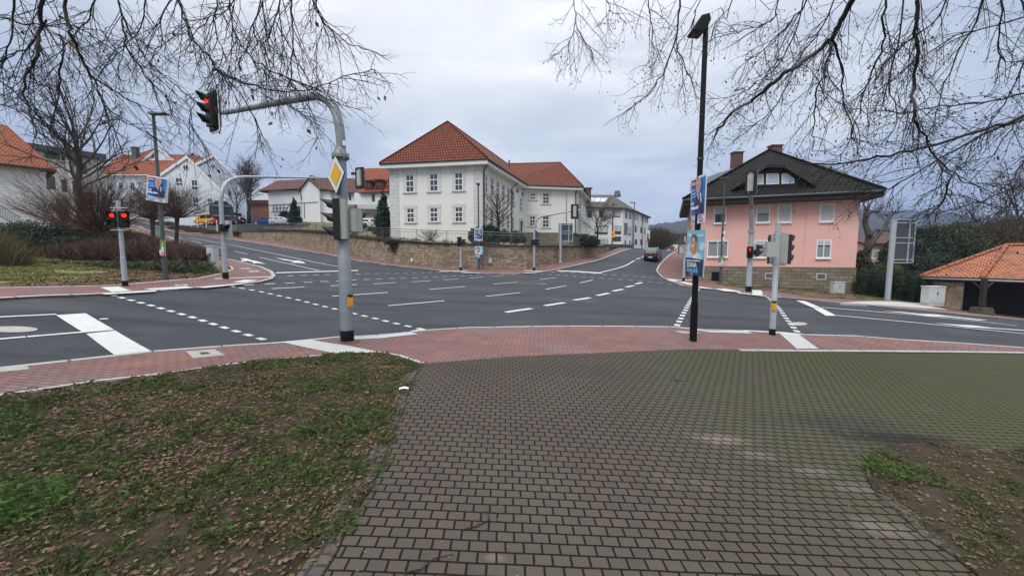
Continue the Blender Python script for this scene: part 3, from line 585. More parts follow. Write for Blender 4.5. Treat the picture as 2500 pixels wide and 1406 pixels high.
# ================================================================ buildings
class Fac:
    """vertical wall plane through plan points A, B; u along A->B, d outward (towards the camera side)"""
    def __init__(s, A, B, d0=0.):
        s.A = Vector(A); s.B = Vector(B); s.u = (s.B-s.A).normalized(); s.n = Vector((s.u.y, -s.u.x))
        if s.n.dot(-s.A) < 0: s.n = -s.n
        s.L = (s.B-s.A).length; s.d0 = d0
    def uz(s, px, py):
        d = rayd(px, py); k = s.n.dot(s.A)/(s.n.x*d[0]+s.n.y*d[1]); p = Vector((d[0]*k, d[1]*k)); return (p-s.A).dot(s.u), EYE+d[2]*k
    def rect(s, x0, y0, x1, y1):
        xm = (x0+x1)/2; ym = (y0+y1)/2
        u0 = s.uz(x0, ym)[0]; u1 = s.uz(x1, ym)[0]; return min(u0, u1), max(u0, u1), s.uz(xm, y1)[1], s.uz(xm, y0)[1]
    def p(s, u, z, d=0.): q = s.A+s.u*u+s.n*(d+s.d0); return Vector((q.x, q.y, z))
    def box(s, mb, u0, u1, z0, z1, d0, d1, mi=0):
        c = [s.p(u0, z0, d1), s.p(u1, z0, d1), s.p(u1, z0, d0), s.p(u0, z0, d0), s.p(u0, z1, d1), s.p(u1, z1, d1), s.p(u1, z1, d0), s.p(u0, z1, d0)]
        if (c[1]-c[0]).cross(c[3]-c[0]).z < 0: c = [c[1], c[0], c[3], c[2], c[5], c[4], c[7], c[6]]
        mb.hexa(c, mi)
def window(F, r, parent, nx=2, rows=(.62,), t=.05, frame='wframe', trim=None, trim_w=.16, sill=None, shutter=0., curtain=False, top_trim=False, name='window', glass='glass', dtrim=.05):
    u0, u1, z0, z1 = r; w_, h = u1-u0, z1-z0
    d = dtrim if trim else 0.0
    mb = MB()
    if trim:
        F.box(mb, u0-trim_w, u0, z0, z1, 0, d); F.box(mb, u1, u1+trim_w, z0, z1, 0, d)
        F.box(mb, u0-trim_w*1.15, u1+trim_w*1.15, z1, z1+trim_w*1.15, 0, d+.02)
        if top_trim: F.box(mb, u0-trim_w*1.5, u1+trim_w*1.5, z1+trim_w*1.15, z1+trim_w*1.6, 0, d+.07)
        sur = mb.build('window_surround', M[trim], parent)
    fm = MB(); tt = t
    for a, b, c, e in ((u0, u0+tt, z0, z1), (u1-tt, u1, z0, z1), (u0+tt, u1-tt, z0, z0+tt), (u0+tt, u1-tt, z1-tt, z1)): F.box(fm, a, b, c, e, 0, .035)
    for i in range(1, nx): x = u0+w_*i/nx; F.box(fm, x-tt*.4, x+tt*.4, z0+tt, z1-tt, 0, .030)
    for q in rows: z = z0+h*q; F.box(fm, u0+tt, u1-tt, z-tt*(.55 if q != rows[0] else .9), z+tt*(.55 if q != rows[0] else .9), 0, .033)
    fo = fm.build(name, M[frame], parent)
    if shutter < .97:
        pm = MB(); F.box(pm, u0+tt*.6, u1-tt*.6, z0+tt*.6, z1-tt*.6, 0, .010); pm.build('pane', M[glass], fo)
    if curtain:
        pm = MB(); n = 14; zt = z1-h*shutter-tt
        for i in range(n):
            a = u0+tt+(w_-2*tt)*i/n; F.box(pm, a, a+(w_-2*tt)/n, z0+tt, z0+tt+(zt-z0-tt)*.97, .010, .013+.003*(i % 2))
        pm.build('curtain', M['curt'], fo)
    if shutter:
        pm = MB(); zz = z1-tt*.7; step = .1; zb = z1-h*shutter if shutter < .97 else z0+tt*.7
        k = max(2, int((zz-zb)/step))
        for i in range(k): F.box(pm, u0+tt*.8, u1-tt*.8, zz-(zz-zb)*(i+1)/k+.006, zz-(zz-zb)*i/k, .0, .024)
        F.box(pm, u0+tt*.8, u1-tt*.8, zb, zz, 0, .017); pm.build('roller_shutter', M['shut'], fo)
    if sill:
        sm = MB(); F.box(sm, u0-trim_w*(1.2 if trim else .25), u1+trim_w*(1.2 if trim else .25), z0-.10, z0, 0, .14); sm.build('sill', M[sill], fo)
    return fo
def roofmesh(name, faces, parent, m, thick=.18, under=None):
    """closed roof: faces are lists of Vectors (upper skin), thickened downwards"""
    mb = MB(); keys = {}; vs = []
    def vid(p):
        k = tuple(round(c, 3) for c in p)
        if k not in keys: keys[k] = len(vs); vs.append(Vector(p))
        return keys[k]
    fs = []
    for f in faces:
        ids = [vid(p) for p in f]; a = Vector((0, 0, 0))
        for i in range(len(ids)): a += vs[ids[i]].cross(vs[ids[(i+1) % len(ids)]])
        if a.z < 0: ids = ids[::-1]
        for i in range(1, len(ids)-1): fs.append([ids[0], ids[i], ids[i+1]])
    n = len(vs); ed = {}
    for f in fs:
        for i in range(len(f)): a, b = f[i], f[(i+1) % len(f)]; ed[(a, b)] = 1
    side = [(b, a, a+n, b+n) for (a, b) in ed if (b, a) not in ed]
    mb.add(vs+[v-Vector((0, 0, thick)) for v in vs], [tuple(f) for f in fs], 0)
    mb.f += [tuple(i+n for i in f)[::-1] for f in fs]; mb.m += [1]*len(fs)
    mb.f += side; mb.m += [1]*len(side)
    return mb.build(name, [M[m], M[under or 'fascia']], parent)
def walls(name, plan, z0, z1, parent, m, tops=None):
    n = len(plan); area = sum(plan[i][0]*plan[(i+1) % n][1]-plan[(i+1) % n][0]*plan[i][1] for i in range(n))
    if area < 0: plan = plan[::-1]; z0 = z0[::-1] if hasattr(z0, '__len__') else z0
    zb = list(z0) if hasattr(z0, '__len__') else [z0]*n
    mb = MB(); mb.add([(p[0], p[1], zb[i]) for i, p in enumerate(plan)]+[(p[0], p[1], z1) for p in plan], [(i, (i+1) % n, n+(i+1) % n, n+i) for i in range(n)]+[tuple(range(n, 2*n))])
    return mb.build(name, M[m], parent)
def pts_at(*l): return [at(*p) for p in l]
def seamtube(name, pts, r, m, parent, n=6): mb = MB(); mb.tube(pts, r, n); return mb.build(name, M[m], parent, smooth=True)
# ---------------------------------------------------------------- cream hipped building
def cream_house():
    A = at(953, 500, 43.3).xy; B = at(1178, 500, 41.3).xy; C = at(1277, 500, 56.0).xy
    side = (C-B)
    D = at(1407, 500, 57.6).xy; E = D+side.normalized()*12
    ze = at(1176, 391, 41.3).z; zb = 1.6
    back = A+side*1.25
    r = thing('town_house', (A.x, A.y, 3.2), 'large cream two-storey building with red hipped tile roof above the stone wall', 'building')
    walls('wall', [A, B, C, D, E, E+(A-B).normalized()*22, back+Vector((0, 0))], zb, ze, r, 'stucco')
    F1 = Fac(A, B); F2 = Fac(B, C); F3 = Fac(C, D); F4 = Fac(D, E)
    # corner quoins and base course
    mb = MB()
    F1.box(mb, -.03, 1.05, zb, ze, 0, .05); mb.build('quoin', M['trimst'], r); mb = MB(); F1.box(mb, F1.L-.95, F1.L+.03, zb, ze, 0, .05); F2.box(mb, -.03, .75, zb, ze, 0, .05)
    mb.build('quoin', M['trimst'], r)
    mb = MB(); F3.box(mb, .03, F3.L, zb, at(1340, 568, 57).z, 0, .06); F4.box(mb, .06, 6, zb, at(1340, 568, 57).z, 0, .06); mb.build('plinth', M['plinth'], r)
    # windows, front
    for (a, b, c, d) in ((306, 527, 370, 668), (501, 517, 566, 661), (705, 508, 768, 655), (314, 799, 373, 914), (504, 794, 566, 909), (707, 789, 768, 910)):
        window(F1, F1.rect(*z3(a, b), *z3(c, d)), r, 2, (.66, .33), .06, trim='trim', trim_w=.30, sill='trim', top_trim=d < 700)
    for (a, b, c, d) in ((945, 527, 966, 672), (998, 557, 1019, 697), (1045, 586, 1064, 715), (1091, 613, 1109, 742), (1132, 637, 1149, 760), (1171, 660, 1187, 776), (1237, 715, 1251, 812),
                         (942, 797, 965, 920), (995, 818, 1016, 932), (1043, 832, 1062, 945), (1089, 848, 1107, 955), (1129, 864, 1146, 962), (1169, 878, 1184, 967)):
        window(F2, F2.rect(*z3(a, b), *z3(c, d)), r, 2, (.66, .33), .05, trim='trim', trim_w=.22, sill='trim')
    for (a, b, c, d) in ((1208, 640, 1221, 672), (1251, 668, 1262, 698)): window(F2, F2.rect(*z3(a, b), *z3(c, d)), r, 1, (.5,), .03, frame='timber')
    q = F2.rect(*z3(1233, 905), *z3(1250, 985)); mb = MB(); F2.box(mb, q[0]-.2, q[1]+.2, q[3], q[3]+.35, 0, .3); F2.box(mb, q[0]-.2, q[0], q[2], q[3], 0, .15); F2.box(mb, q[1], q[1]+.2, q[2], q[3], 0, .15); o = mb.build('door_surround', M['trim'], r)
    mb = MB(); F2.box(mb, q[0], q[1], q[2], q[3], 0, .04); mb.build('door', M['fascia'], r)
    for k, (a, b, c, d) in enumerate(((1320, 677, 1364, 727), (1422, 677, 1474, 761), (1316, 864, 1362, 944), (1421, 863, 1473, 954))):
        window(F3, F3.rect(*z3(a, b), *z3(c, d)), r, 2 if k else 3, (.66, .33) if k else (.5,), .055, trim='trim', trim_w=.28, sill='trim')
    for (a, b, c, d) in ((1721, 703, 1731, 792), (1719, 880, 1728, 975)): window(F4, F4.rect(*z3(a, b), *z3(c, d)), r, 2, (.66, .33), .05, trim='trim', trim_w=.2, sill='trim')
    # roof
    o = .75; u1, n1 = F1.u, F1.n; u2, n2 = F2.u, F2.n
    eL = A-u1*o+n1*o; eR = B+u1*o+n1*o; ei = C+n2*o*.9+(-u2)*.2; V = lambda p, z: Vector((p.x, p.y, z))
    zr = at(1093, 297, 45.3).z; ap = at(1093, 297, 45.3); rd = side.normalized()
    rend = V(ap.xy+rd*24, zr)
    eRb = V(eR+rd*(side.length-.3), ze); eLb = V(eL+rd*30, ze)
    eR_far = V(eR+rd*30, ze)
    roofmesh('roof', [[V(eL, ze), V(eR, ze), ap], [V(eR, ze), eR_far, rend, ap], [V(eL, ze), ap, rend, eLb], [eR_far, eLb, rend]], r, 'rooforange', .14, 'gutter')
    # wing roof
    W0 = V(C+n1*0+F3.n*o-F3.u*3.0, ze); W1 = V(D+F3.n*o+F3.u*o, ze); W2 = V(E+F4.n*0+F3.u*o, ze)
    wr1 = at(1368, 397, 62.5); wr0 = at(1225, 402, 63.5); wr0.z = wr1.z
    roofmesh('roof', [[W0, W1, wr1, wr0], [W1, W2, wr1], [W2, V(E+(A-B).normalized()*16, ze), wr0, wr1]], r, 'rooforange', .14, 'gutter')
    # snow guards
    mb = MB()
    for a, b in ((z3(1318, 583), z3(1445, 585)), (z3(1518, 580), z3(1650, 578))):
        p, q2 = at(*a, 58.4), at(*b, 58.7); mb.tube([p, q2], .035, 5)
        for t in np.linspace(0, 1, 6): mb.box(p.lerp(q2, t)-Vector((0, 0, .06)), (.05, .05, .16))
    mb.build('snow_guard', M['gutter'], r)
    # white cornice box under the eaves
    mb = MB(); F1.box(mb, -o, F1.L+o, ze-.55, ze-.142, 0, o-.02); F2.box(mb, .0, F2.L-.4, ze-.55, ze-.142, 0, o-.02); F3.box(mb, .3, F3.L+o, ze-.5, ze-.142, 0, o-.02); F4.box(mb, .02, 11, ze-.5, ze-.142, 0, o-.02)
    mb.build('cornice', M['soffitw'], r)
    # gutters
    mb = MB(); mb.tube([V(eL+n1*.05, ze-.10), V(eR+n1*.05+u1*.05, ze-.10), V(eR+rd*(side.length-.2)+n2*.05, ze-.10)], .085, 8); mb.tube([W0+Vector((0, -.06, -.1)), W1+Vector((0, -.06, -.1)), W2+Vector((.06, 0, -.1))], .085, 8)
    mb.build('gutter', M['gutter'], r, smooth=True)
    # ridge caps
    mb = MB(); mb.tube([V(eL, ze+.03), ap+Vector((0, 0, .03)), V(eR, ze+.03)], .10, 6); mb.tube([ap, rend], .1, 6); mb.tube([wr0, wr1, W1+Vector((0, 0, .03))], .1, 6); mb.build('ridge_tiles', M['rooforange'], r, smooth=True)
    # downpipes
    z_ = ze-.3
    a = B+n2*.12+u2*.15
    seamtube('downpipe', [V(eR+rd*.3, ze-.15), V(B+n2*.5+u2*.2, ze-.5), V(a, ze-1.1), V(a, 2.5)], .07, 'gutter', r)
    uu = F2.uz(*z3(1163, 700))[0]; p0 = B+u2*uu; seamtube('downpipe', [V(p0+n2*.75+u2*1.5, ze-.2), V(p0+n2*.5+u2*1.0, ze-.6), V(p0+n2*.12, ze-1.4), V(p0+n2*.12, 2.5)], .07, 'gutter', r)
    uu = F3.uz(*z3(1689, 800))[0]; p0 = C+F3.u*uu+F3.n*.12; seamtube('downpipe', [V(p0+F3.n*.6, ze-.2), V(p0, ze-.8), V(p0, 2)], .07, 'gutter', r)
    q = at(*z3(1148, 485), 62); seamtube('vent_pipe', [q-Vector((0, 0, .5)), Vector((q.x, q.y, at(*z3(1148, 406), 62).z))], .14, 'gutter', r)
    q = at(*z3(1613, 800), 57.4); seamtube('flag_rod', [V(q.xy+F3.n*.2, q.z-2), V(q.xy+F3.n*.2, at(*z3(1613, 682), 57.4).z)], .05, 'galv', r)
cream_house()
# ---------------------------------------------------------------- pink house
def pink_house():
    A = at(1688, 600, 34.3).xy; B = at(2092, 600, 30.0).xy
    u = (B-A).normalized(); n = Vector((u.y, -u.x)); n = n if n.y < 0 else -n; bk = -n
    depth = 10.5
    zt = at(2110, 470, 29.4).z; zp = at(2084, 653, 30.0).z; zb = -1.6
    C = B+bk*depth; D = A+bk*depth
    r = thing('apartment_house', (A.x, A.y, -.1), 'pink two-storey house with dark tiled hip roof and sandstone plinth', 'building')
    walls('wall', [A, B, C, D], zp, zt, r, 'pink'); F = Fac(A, B); FS = Fac(A, D); FS.n = -u
    mb = MB(); F.box(mb, -.04, F.L+.04, zb, zp, -.5, .06); p = MB()
    mb2 = [A-u*.05, A-u*.05+bk*depth, B+u*.05+bk*depth, B+u*.05]
    walls('plinth', [A-u*.06+n*.06, B+u*.06+n*.06, B+u*.06+bk*depth, A-u*.06+bk*depth], zb, zp, r, 'plinth')
    # slight projection of the right bay
    uu = F.uz(*z5(1128, 700))[0]; mb = MB(); F.box(mb, uu, F.L, zp, zt, 0, .05); mb.build('wall_bay', M['pink'], r)
    F.d0 = 0.
    FB = Fac(A, B, .05)
    for (a, b, c, d, sh, nx, cu, f) in ((378, 552, 478, 686, .44, 1, 0, F), (724, 543, 837, 681, .47, 1, 1, F), (898, 536, 1012, 679, 1., 1, 0, F), (1239, 529, 1361, 674, 1., 1, 0, FB),
                                     (324, 826, 494, 962, .12, 2, 1, F), (702, 826, 814, 966, .42, 1, 1, F), (1212, 823, 1334, 970, .30, 2, 1, FB)):
        window(f, f.rect(*z5(a, b), *z5(c, d)), r, nx, (), .075, shutter=sh, curtain=bool(cu), sill='wframe', trim_w=.1)
    F6 = Fac(A, B, .06)
    for (a, b, c, d) in ((792, 1092, 865, 1140), (1212, 1095, 1293, 1148)):
        q = F6.rect(*z5(a, b), *z5(c, d)); window(F6, q, r, 1, (), .07, frame='shut', glass='timber')
    q = F6.rect(*z5(357, 1083), *z5(428, 1162)); mb = MB(); F6.box(mb, *q[:2], q[2], q[3], 0, .015); mb.build('basement_opening', M['black'], r)
    mb = MB(); F6.box(mb, q[0]-.1, q[1]+.1, q[2]-.35, q[2]-.02, 0, .5); mb.build('light_well', M['white'], r)
    # grille rail by the basement
    mb = MB()
    for x in (455, 490):
        a = at(*z5(x, 1070), 31.2); mb.tube([a, at(*z5(x, 1160), 31.2)], .025, 5)
    mb.tube([at(*z5(455, 1072), 31.2), at(*z5(492, 1080), 31.2)], .025, 5); mb.build('handrail', M['darkpole'], r)
    # eaves and roof (hipped, low front eave)
    ov = 1.25; V = lambda p, z: Vector((p.x, p.y, z)); ze = zt+.05
    e0 = A-u*.85+n*ov; e1 = B+u*.95+n*ov; e2 = C+u*.95+bk*1.0; e3 = D-u*.85+bk*1.0
    pk = at(1878, 367, 0+ (A.y+B.y)/2+5.2)
    # ridge parallel to the side direction
    pk2 = V(pk.xy+bk*1.2, pk.z)
    roofmesh('roof', [[V(e0, ze), V(e1, ze), pk], [V(e1, ze), V(e2, ze), pk2, pk], [V(e2, ze), V(e3, ze), pk2], [V(e3, ze), V(e0, ze), pk, pk2]], r, 'roofdark', .1)
    # heavy dark eave box
    mb = MB(); c = [V(q_, ze-.48) for q_ in (e0+u*.05-n*.05, e1-u*.05-n*.05, e2-u*.05+n*.05, e3+u*.05+n*.05)]+[V(q_, ze-.103) for q_ in (e0, e1, e2, e3)]
    mb.hexa(c); mb.build('eave_box', M['fascia'], r)
    seamtube('gutter', [V(e0+n*.08, ze-.08), V(e1+n*.08, ze-.08)], .09, 'darkpole', r, 8)
    mb = MB(); mb.tube([V(e0, ze+.05), pk+Vector((0, 0, .05)), V(e1, ze+.05)], .13, 6); mb.build('ridge_tiles', M['roofdark'], r, smooth=True)
    # side dormer slabs seen past both hips
    s0 = pk+Vector((0, 0, -.3))
    for x0, y0, x1, y1, x2, y2 in ((1727, 432, 1800, 408, 1790, 440), (2000, 398, 2070, 420, 2080, 440)):
        mb = MB(); a, b, c_ = at(x0, y0, 39.5), at(x1, y1, 39.5), at(x2, y2+14, 39.5); mb.prism([a, b, c_, at(x0-4, y2+14, 39.5)], (0, 3.5, 0)); mb.build('dormer', M['steelroof'], r)
    # triangular front dormer: gable face with three windows
    Yd = (A.y+B.y)/2-.1
    FD = Fac(A+n*.1, B+n*.1)
    def dp(x, y, d=0.): q = FD.uz(*z5(x, y)); return FD.p(q[0], q[1], d)
    gable = [dp(560, 392), dp(700, 300), dp(800, 245), dp(870, 238), dp(960, 255), dp(1040, 300), dp(1180, 372)]
    mb = MB(); mb.prism(gable, tuple(V(bk*2.2, 0))); mb.build('dormer_wall', M['fascia'], r)
    # dormer roof slabs
    L0, Pk, R0 = dp(515, 412, .55), dp(866, 190, .55), dp(1200, 384, .55); bb = V(bk*4.2, 0)
    mid = lambda a, b, t: a.lerp(b, t)
    L1 = dp(700, 290, .55); L2 = dp(800, 222, .55); R2 = dp(945, 228, .55); R1 = dp(1040, 284, .55)
    roofmesh('dormer_roof', [[L0, L1, L1+bb, L0+bb*.45], [L1, L2, L2+bb, L1+bb], [L2, R2, R2+bb, L2+bb], [R2, R1, R1+bb, R2+bb], [R1, R0, R0+bb*.45, R1+bb]], r, 'roofdark', .16)
    roofmesh('dormer_cap', [[L2, R2, Pk.lerp(R2, .0)+bb*.55]], r, 'roofdark', .1)
    FD2 = Fac(A+n*.12, B+n*.12)
    def polywin(pts, slope=False):
        q = [FD2.uz(*z5(*p)) for p in pts]; c = (sum(a for a, b in q)/len(q), sum(b for a, b in q)/len(q))
        mb = MB(); inn = [(a+(c[0]-a)*.11, b+(c[1]-b)*.11) for a, b in q]; k = len(q)
        for i in range(k):
            j = (i+1) % k; f4 = [q[i], q[j], inn[j], inn[i]]; lo = [FD2.p(a, b, 0) for a, b in f4]; mb.prism(lo, tuple(V(n*.05, 0)))
        o = mb.build('window', M['wframe'], r); mb = MB(); mb.prism([FD2.p(a, b, 0) for a, b in inn], tuple(V(n*.015, 0))); mb.build('pane', M['solar'], o)
    polywin([(715, 372), (783, 370), (783, 285), (735, 290)]); polywin([(804, 371), (908, 367), (908, 282), (806, 284)]); polywin([(930, 366), (1036, 361), (1033, 322), (975, 283), (932, 281)])
    # chimneys
    for x0, y0, x1, y1, Y in ((543, 110, 617, 230, 41.), (853, 55, 937, 130, 39.3)):
        a = at(*z5(x0, y0), Y); b = at(*z5(x1, y0), Y); lo = at(*z5(x0, y1), Y).z-1
        mb = MB(); mb.box(((a.x+b.x)/2, Y+.3, (a.z+lo)/2), (b.x-a.x, .7, a.z-lo)); mb.box(((a.x+b.x)/2, Y+.3, a.z+.05), (b.x-a.x+.16, .86, .12)); mb.build('chimney', M['chim'], r)
    # sandstone-coloured strip and sign bracket at the left corner
    seamtube('downpipe', [V(A-u*.25+n*.1, zt-.4), V(A-u*.25+n*.1, .1)], .06, 'tan', r)
pink_house()
# ---------------------------------------------------------------- white corner building on the hill
def white_corner():
    A = at(1405, 550, 69).xy; B = at(1520, 550, 70.2).xy; C = at(1546, 550, 74.5).xy; D = at(1583, 550, 87.5).xy
    ze = at(1421, 506, 69).z; zb = at(1500, 607, 69).z-2.5
    r = thing('corner_building', (B.x, B.y, 3.3), 'white angled building with grey-brown roof at the top of the right road', 'building')
    back = [D+Vector((-12, 4)), A+Vector((-6, 14))]
    walls('wall', [A, B, C, D]+back, zb, ze, r, 'whitewall')
    FA, FB, FC = Fac(A, B), Fac(B, C), Fac(C, D)
    mb = MB()
    zpl = at(1500, 596, 69).z
    FA.box(mb, 5, FA.L+.02, zb, zpl, 0, .08); FB.box(mb, 0, FB.L+.02, zb, zpl, 0, .08); FC.box(mb, 0, FC.L*.62, zb, zpl-.6, 0, .08); mb.build('plinth', M['signback'], r)
    for (a, b, c, d, sh) in ((270, 470, 326, 560, .0), (415, 468, 474, 557, .0), (588, 462, 675, 555, .86), (360, 662, 522, 765, .75), (572, 662, 685, 765, .62), (583, 790, 683, 852, 0)):
        window(FA, FA.rect(*z4(a, b), *z4(c, d)), r, 2 if c-a > 90 else 1, (), .08, frame='timber', shutter=sh)
    for (a, b, c, d, sh) in ((737, 472, 760, 566, 0), (784, 487, 807, 578, 0), (722, 625, 760, 770, 0), (771, 676, 804, 776, .8), (728, 836, 742, 886, 0), (785, 842, 798, 888, 0)):
        f = FB if a > 705 else FA; window(f, f.rect(*z4(a, b), *z4(c, d)), r, 1, (), .07, frame='timber', shutter=sh)
    for (a, b, c, d) in ((848, 506, 859, 584), (875, 516, 887, 592), (937, 540, 947, 610), (973, 543, 983, 615), (996, 557, 1006, 627), (852, 656, 873, 738), (920, 676, 940, 750), (967, 690, 978, 764), (851, 824, 879, 892), (919, 826, 938, 897)):
        window(FC, FC.rect(*z4(a, b), *z4(c, d)), r, 1, (), .08, frame='timber')
    q = FC.rect(*z4(972, 838), *z4(994, 938)); mb = MB(); FC.box(mb, *q, 0, .05); mb.build('door', M['shut'], r)
    V = lambda p, z: Vector((p.x, p.y, z)); o = .5
    r0 = at(1400, 476, 76); r1 = at(1494, 476, 76); r2 = at(1545, 509, 92); r2.z = r1.z-2
    e = [V(A+FA.n*o, ze), V(B+FA.n*o+FA.u*.2, ze), V(C+FC.n*o, ze), V(D+FC.n*o+FC.u*o, ze-.0)]
    roofmesh('roof', [[e[0], e[1], r1, r0], [e[1], e[2], r1], [e[2], e[3], r2, r1], [e[3], V(back[0], ze), r2], [r0, r1, r2, V(back[0], ze), V(back[1], ze)]], r, 'roofgrey', .2)
    # solar panels in the roof plane
    nrm = (r1-e[1]).cross(e[0]-e[1]).normalized()
    if nrm.z < 0: nrm = -nrm
    def onroof(x, y):
        d = Vector(rayd(x, y)); o_ = Vector((0, 0, EYE)); t = nrm.dot(e[0]-o_)/nrm.dot(d); return o_+d*t
    for a0, a1, b0, b1 in ((205, 265, 205, 290), (268, 338, 293, 362), (343, 415, 367, 437), (420, 492, 443, 520)):
        p = [onroof(*z4(a0, 376)), onroof(*z4(a1, 372)), onroof(*z4(b1, 322)), onroof(*z4(b0, 326))]; mb = MB(); mb.prism([q+nrm*.02 for q in p], tuple(nrm*.1)); mb.build('solar_panel', M['solar'], r)
    a = at(*z4(275, 300), 71); mb = MB(); mb.box((a.x, a.y, a.z+.2), (1.0, 1.0, 2.2)); mb.box((a.x, a.y, a.z+1.4), (1.5, 1.3, .15)); mb.build('chimney', M['chim'], r)
    a = at(*z4(637, 290), 77); mb = MB(); mb.cyl(a-Vector((0, 0, .2)), a+Vector((0, 0, .9)), .75, .45, 12); mb.build('roof_vent', M['darkpole'], r)
    for x, y0, y1, f in ((822, 470, 945, FB), (948, 510, 945, FC)):
        uu, z_ = f.uz(*z4(x, y0)); seamtube('downpipe', [f.p(uu, z_, .15), f.p(uu, zb+1.5, .15)], .08, 'galv', r)
    # projecting sign with red lettering
    a = at(*z4(1011, 768), 85); s = thing('wall_sign', (a.x, a.y, a.z), 'narrow white vertical sign with red lettering on the far end of the white building', 'sign')
    mb = MB(); h = at(*z4(1011, 716), 85).z-at(*z4(1011, 822), 85).z; mb.box((a.x, a.y, a.z), (.85, .25, h)); mb.build('board', M['white'], s)
    mb = MB()
    for k in range(7):
        z_ = a.z+h/2-.8-k*h/8.2; mb.box((a.x+.08*math.sin(k*2.1), a.y-.14, z_), (.34-.07*(k % 3), .04, .16)); mb.box((a.x-.1+.2*(k % 2), a.y-.14, z_-.3), (.09, .04, .55))
    mb.build('lettering', M['tail'], s)
white_corner()
# ---------------------------------------------------------------- houses up the left road
def gable(name, label, pL, pA, pR, ybase, Y, dv, wallm, roofm_, ov=.5, Yr=None, extra_l=None, extra_r=None):
    """gable front in plane y=Y facing camera: left eave, apex, right eave px; dv = plan vector to the back"""
    L_, Ap, R_ = at(*pL, Y), at(*pA, Y), at(*pR, Y); zb = at(pA[0], ybase, Y).z
    r = thing(name, (Ap.x, Y, zb), label, 'building')
    d = Vector((dv[0], dv[1], 0)); ww = R_.x-L_.x
    mb = MB(); mb.prism([Vector((L_.x, Y, zb)), Vector((R_.x, Y, zb)), R_, Ap, L_], tuple(d)); mb.build('wall', M[wallm], r)
    up = Vector((0, 0, .16)); f = -d.normalized()*ov
    sl = (L_-Ap).normalized()*ov; sr = (R_-Ap).normalized()*ov
    roofmesh('roof', [[L_+sl+f+up, Ap+f+up, Ap+d+up, L_+sl+d+up], [Ap+f+up, R_+sr+f+up, R_+sr+d+up, Ap+d+up]], r, roofm_, .14, 'soffitw')
    mb = MB(); mb.prism([L_+sl+f+up*.1, Ap+f+up*.1, Ap+f-Vector((0, 0, .5)), L_+sl+f-Vector((0, 0, .5))], (0, .12, 0)); mb.prism([R_+sr+f+up*.1, Ap+f+up*.1, Ap+f-Vector((0, 0, .5)), R_+sr+f-Vector((0, 0, .5))], (0, .12, 0)); mb.build('bargeboard', M['soffitw'], r)
    return r, Fac((L_.x, Y), (R_.x, Y))
def rwin(F, r, cx, cy, rad):
    u_, z_ = F.uz(cx, cy); R_ = abs(F.uz(cx+rad, cy)[0]-u_); mb = MB()
    ring = [F.p(u_+R_*math.cos(a), z_+R_*math.sin(a), .0) for a in np.linspace(0, 2*math.pi, 20, endpoint=False)]
    mb.prism(ring, tuple(Vector((F.n.x, F.n.y, 0))*.08)); o = mb.build('round_window', M['wframe'], r)
    mb = MB(); ring = [F.p(u_+R_*.8*math.cos(a), z_+R_*.8*math.sin(a), .081) for a in np.linspace(0, 2*math.pi, 20, endpoint=False)]; mb.prism(ring, tuple(Vector((F.n.x, F.n.y, 0))*.02)); mb.build('pane', M['glass'], o)
    mb = MB(); F.box(mb, u_-R_*.06, u_+R_*.06, z_-R_*.8, z_+R_*.8, .1, .13); mb.build('mullion', M['wframe'], o)
# long eave-front block (behind the round bushes)
def long_block():
    Y = 93; a, b = at(250, 450, Y), at(440, 450, Y); zt = at(300, 428, Y).z; zr = at(300, 378, Y+6).z; zb = at(300, 560, Y).z
    r = thing('terraced_house', (a.x, Y, zb), 'long pale house with orange roof half hidden behind the round bushes', 'building')
    walls('wall', [(a.x, Y), (b.x, Y), (b.x, Y+12), (a.x, Y+12)], zb, zt, r, 'pbwall')
    V = Vector
    roofmesh('roof', [[V((a.x-1, Y-.7, zt)), V((b.x, Y-.7, zt)), V((b.x, Y+6, zr)), V((a.x-1, Y+6, zr))], [V((a.x-1, Y+12.7, zt)), V((b.x, Y+12.7, zt)), V((b.x, Y+6, zr)), V((a.x-1, Y+6, zr))]], r, 'roofhouse', .2, 'soffitw')
    q0, q1 = at(325, 364, Y+5), at(336, 364, Y+5); mb = MB(); mb.box(((q0.x+q1.x)/2, Y+5, q0.z-1.5), (q1.x-q0.x, 1.0, 3.4)); mb.box(((q0.x+q1.x)/2, Y+5, q0.z+.3), (q1.x-q0.x+.3, 1.3, .25)); mb.build('chimney', M['darkpole'], r)
    F = Fac((a.x, Y), (b.x, Y))
    for x in (262, 290, 318, 345, 372):
        for y in (445, 485): window(F, F.rect(x, y, x+11, y+20), r, 2, (), .09)
long_block()
r, F = gable('gabled_house', 'small white gable rising behind the orange roof just left of the twin gables', (338, 397), (384, 361), (419, 389), 560, 97, (-12, 7), 'pbwall', 'roofhouse')
r, F = gable('gabled_house', 'ice blue gabled house with round attic window behind the red parked car', (462, 407), (518.6, 379), (600, 458), 556, 89, (-13, 8), 'bluewall', 'roofhouse')
rwin(F, r, *z1(1355, 590), 6.5)
for (a, b, c, d) in ((1316, 637, 1346, 662), (1367, 642, 1399, 700), (1440, 657, 1466, 692), (1447, 742, 1473, 776), (1493, 747, 1519, 784), (1497, 826, 1521, 862), (1450, 826, 1474, 862)): window(F, F.rect(*z1(a, b), *z1(c, d)), r, 2, (), .1, shutter=.9 if a == 1367 else 0)
q = F.rect(*z8(1312, 400), *z8(1378, 552)); mb = MB(); F.box(mb, *q, 0, .06); mb.build('garage_door', M['shut'], r)
r, F = gable('gabled_house', 'white gabled house with large round attic window and orange roof behind the left bushes', (388, 427), (453, 382), (549, 477), 560, 82, (-13, 9), 'pbwall', 'roofhouse')
rwin(F, r, *z1(1182, 598), 8.0)
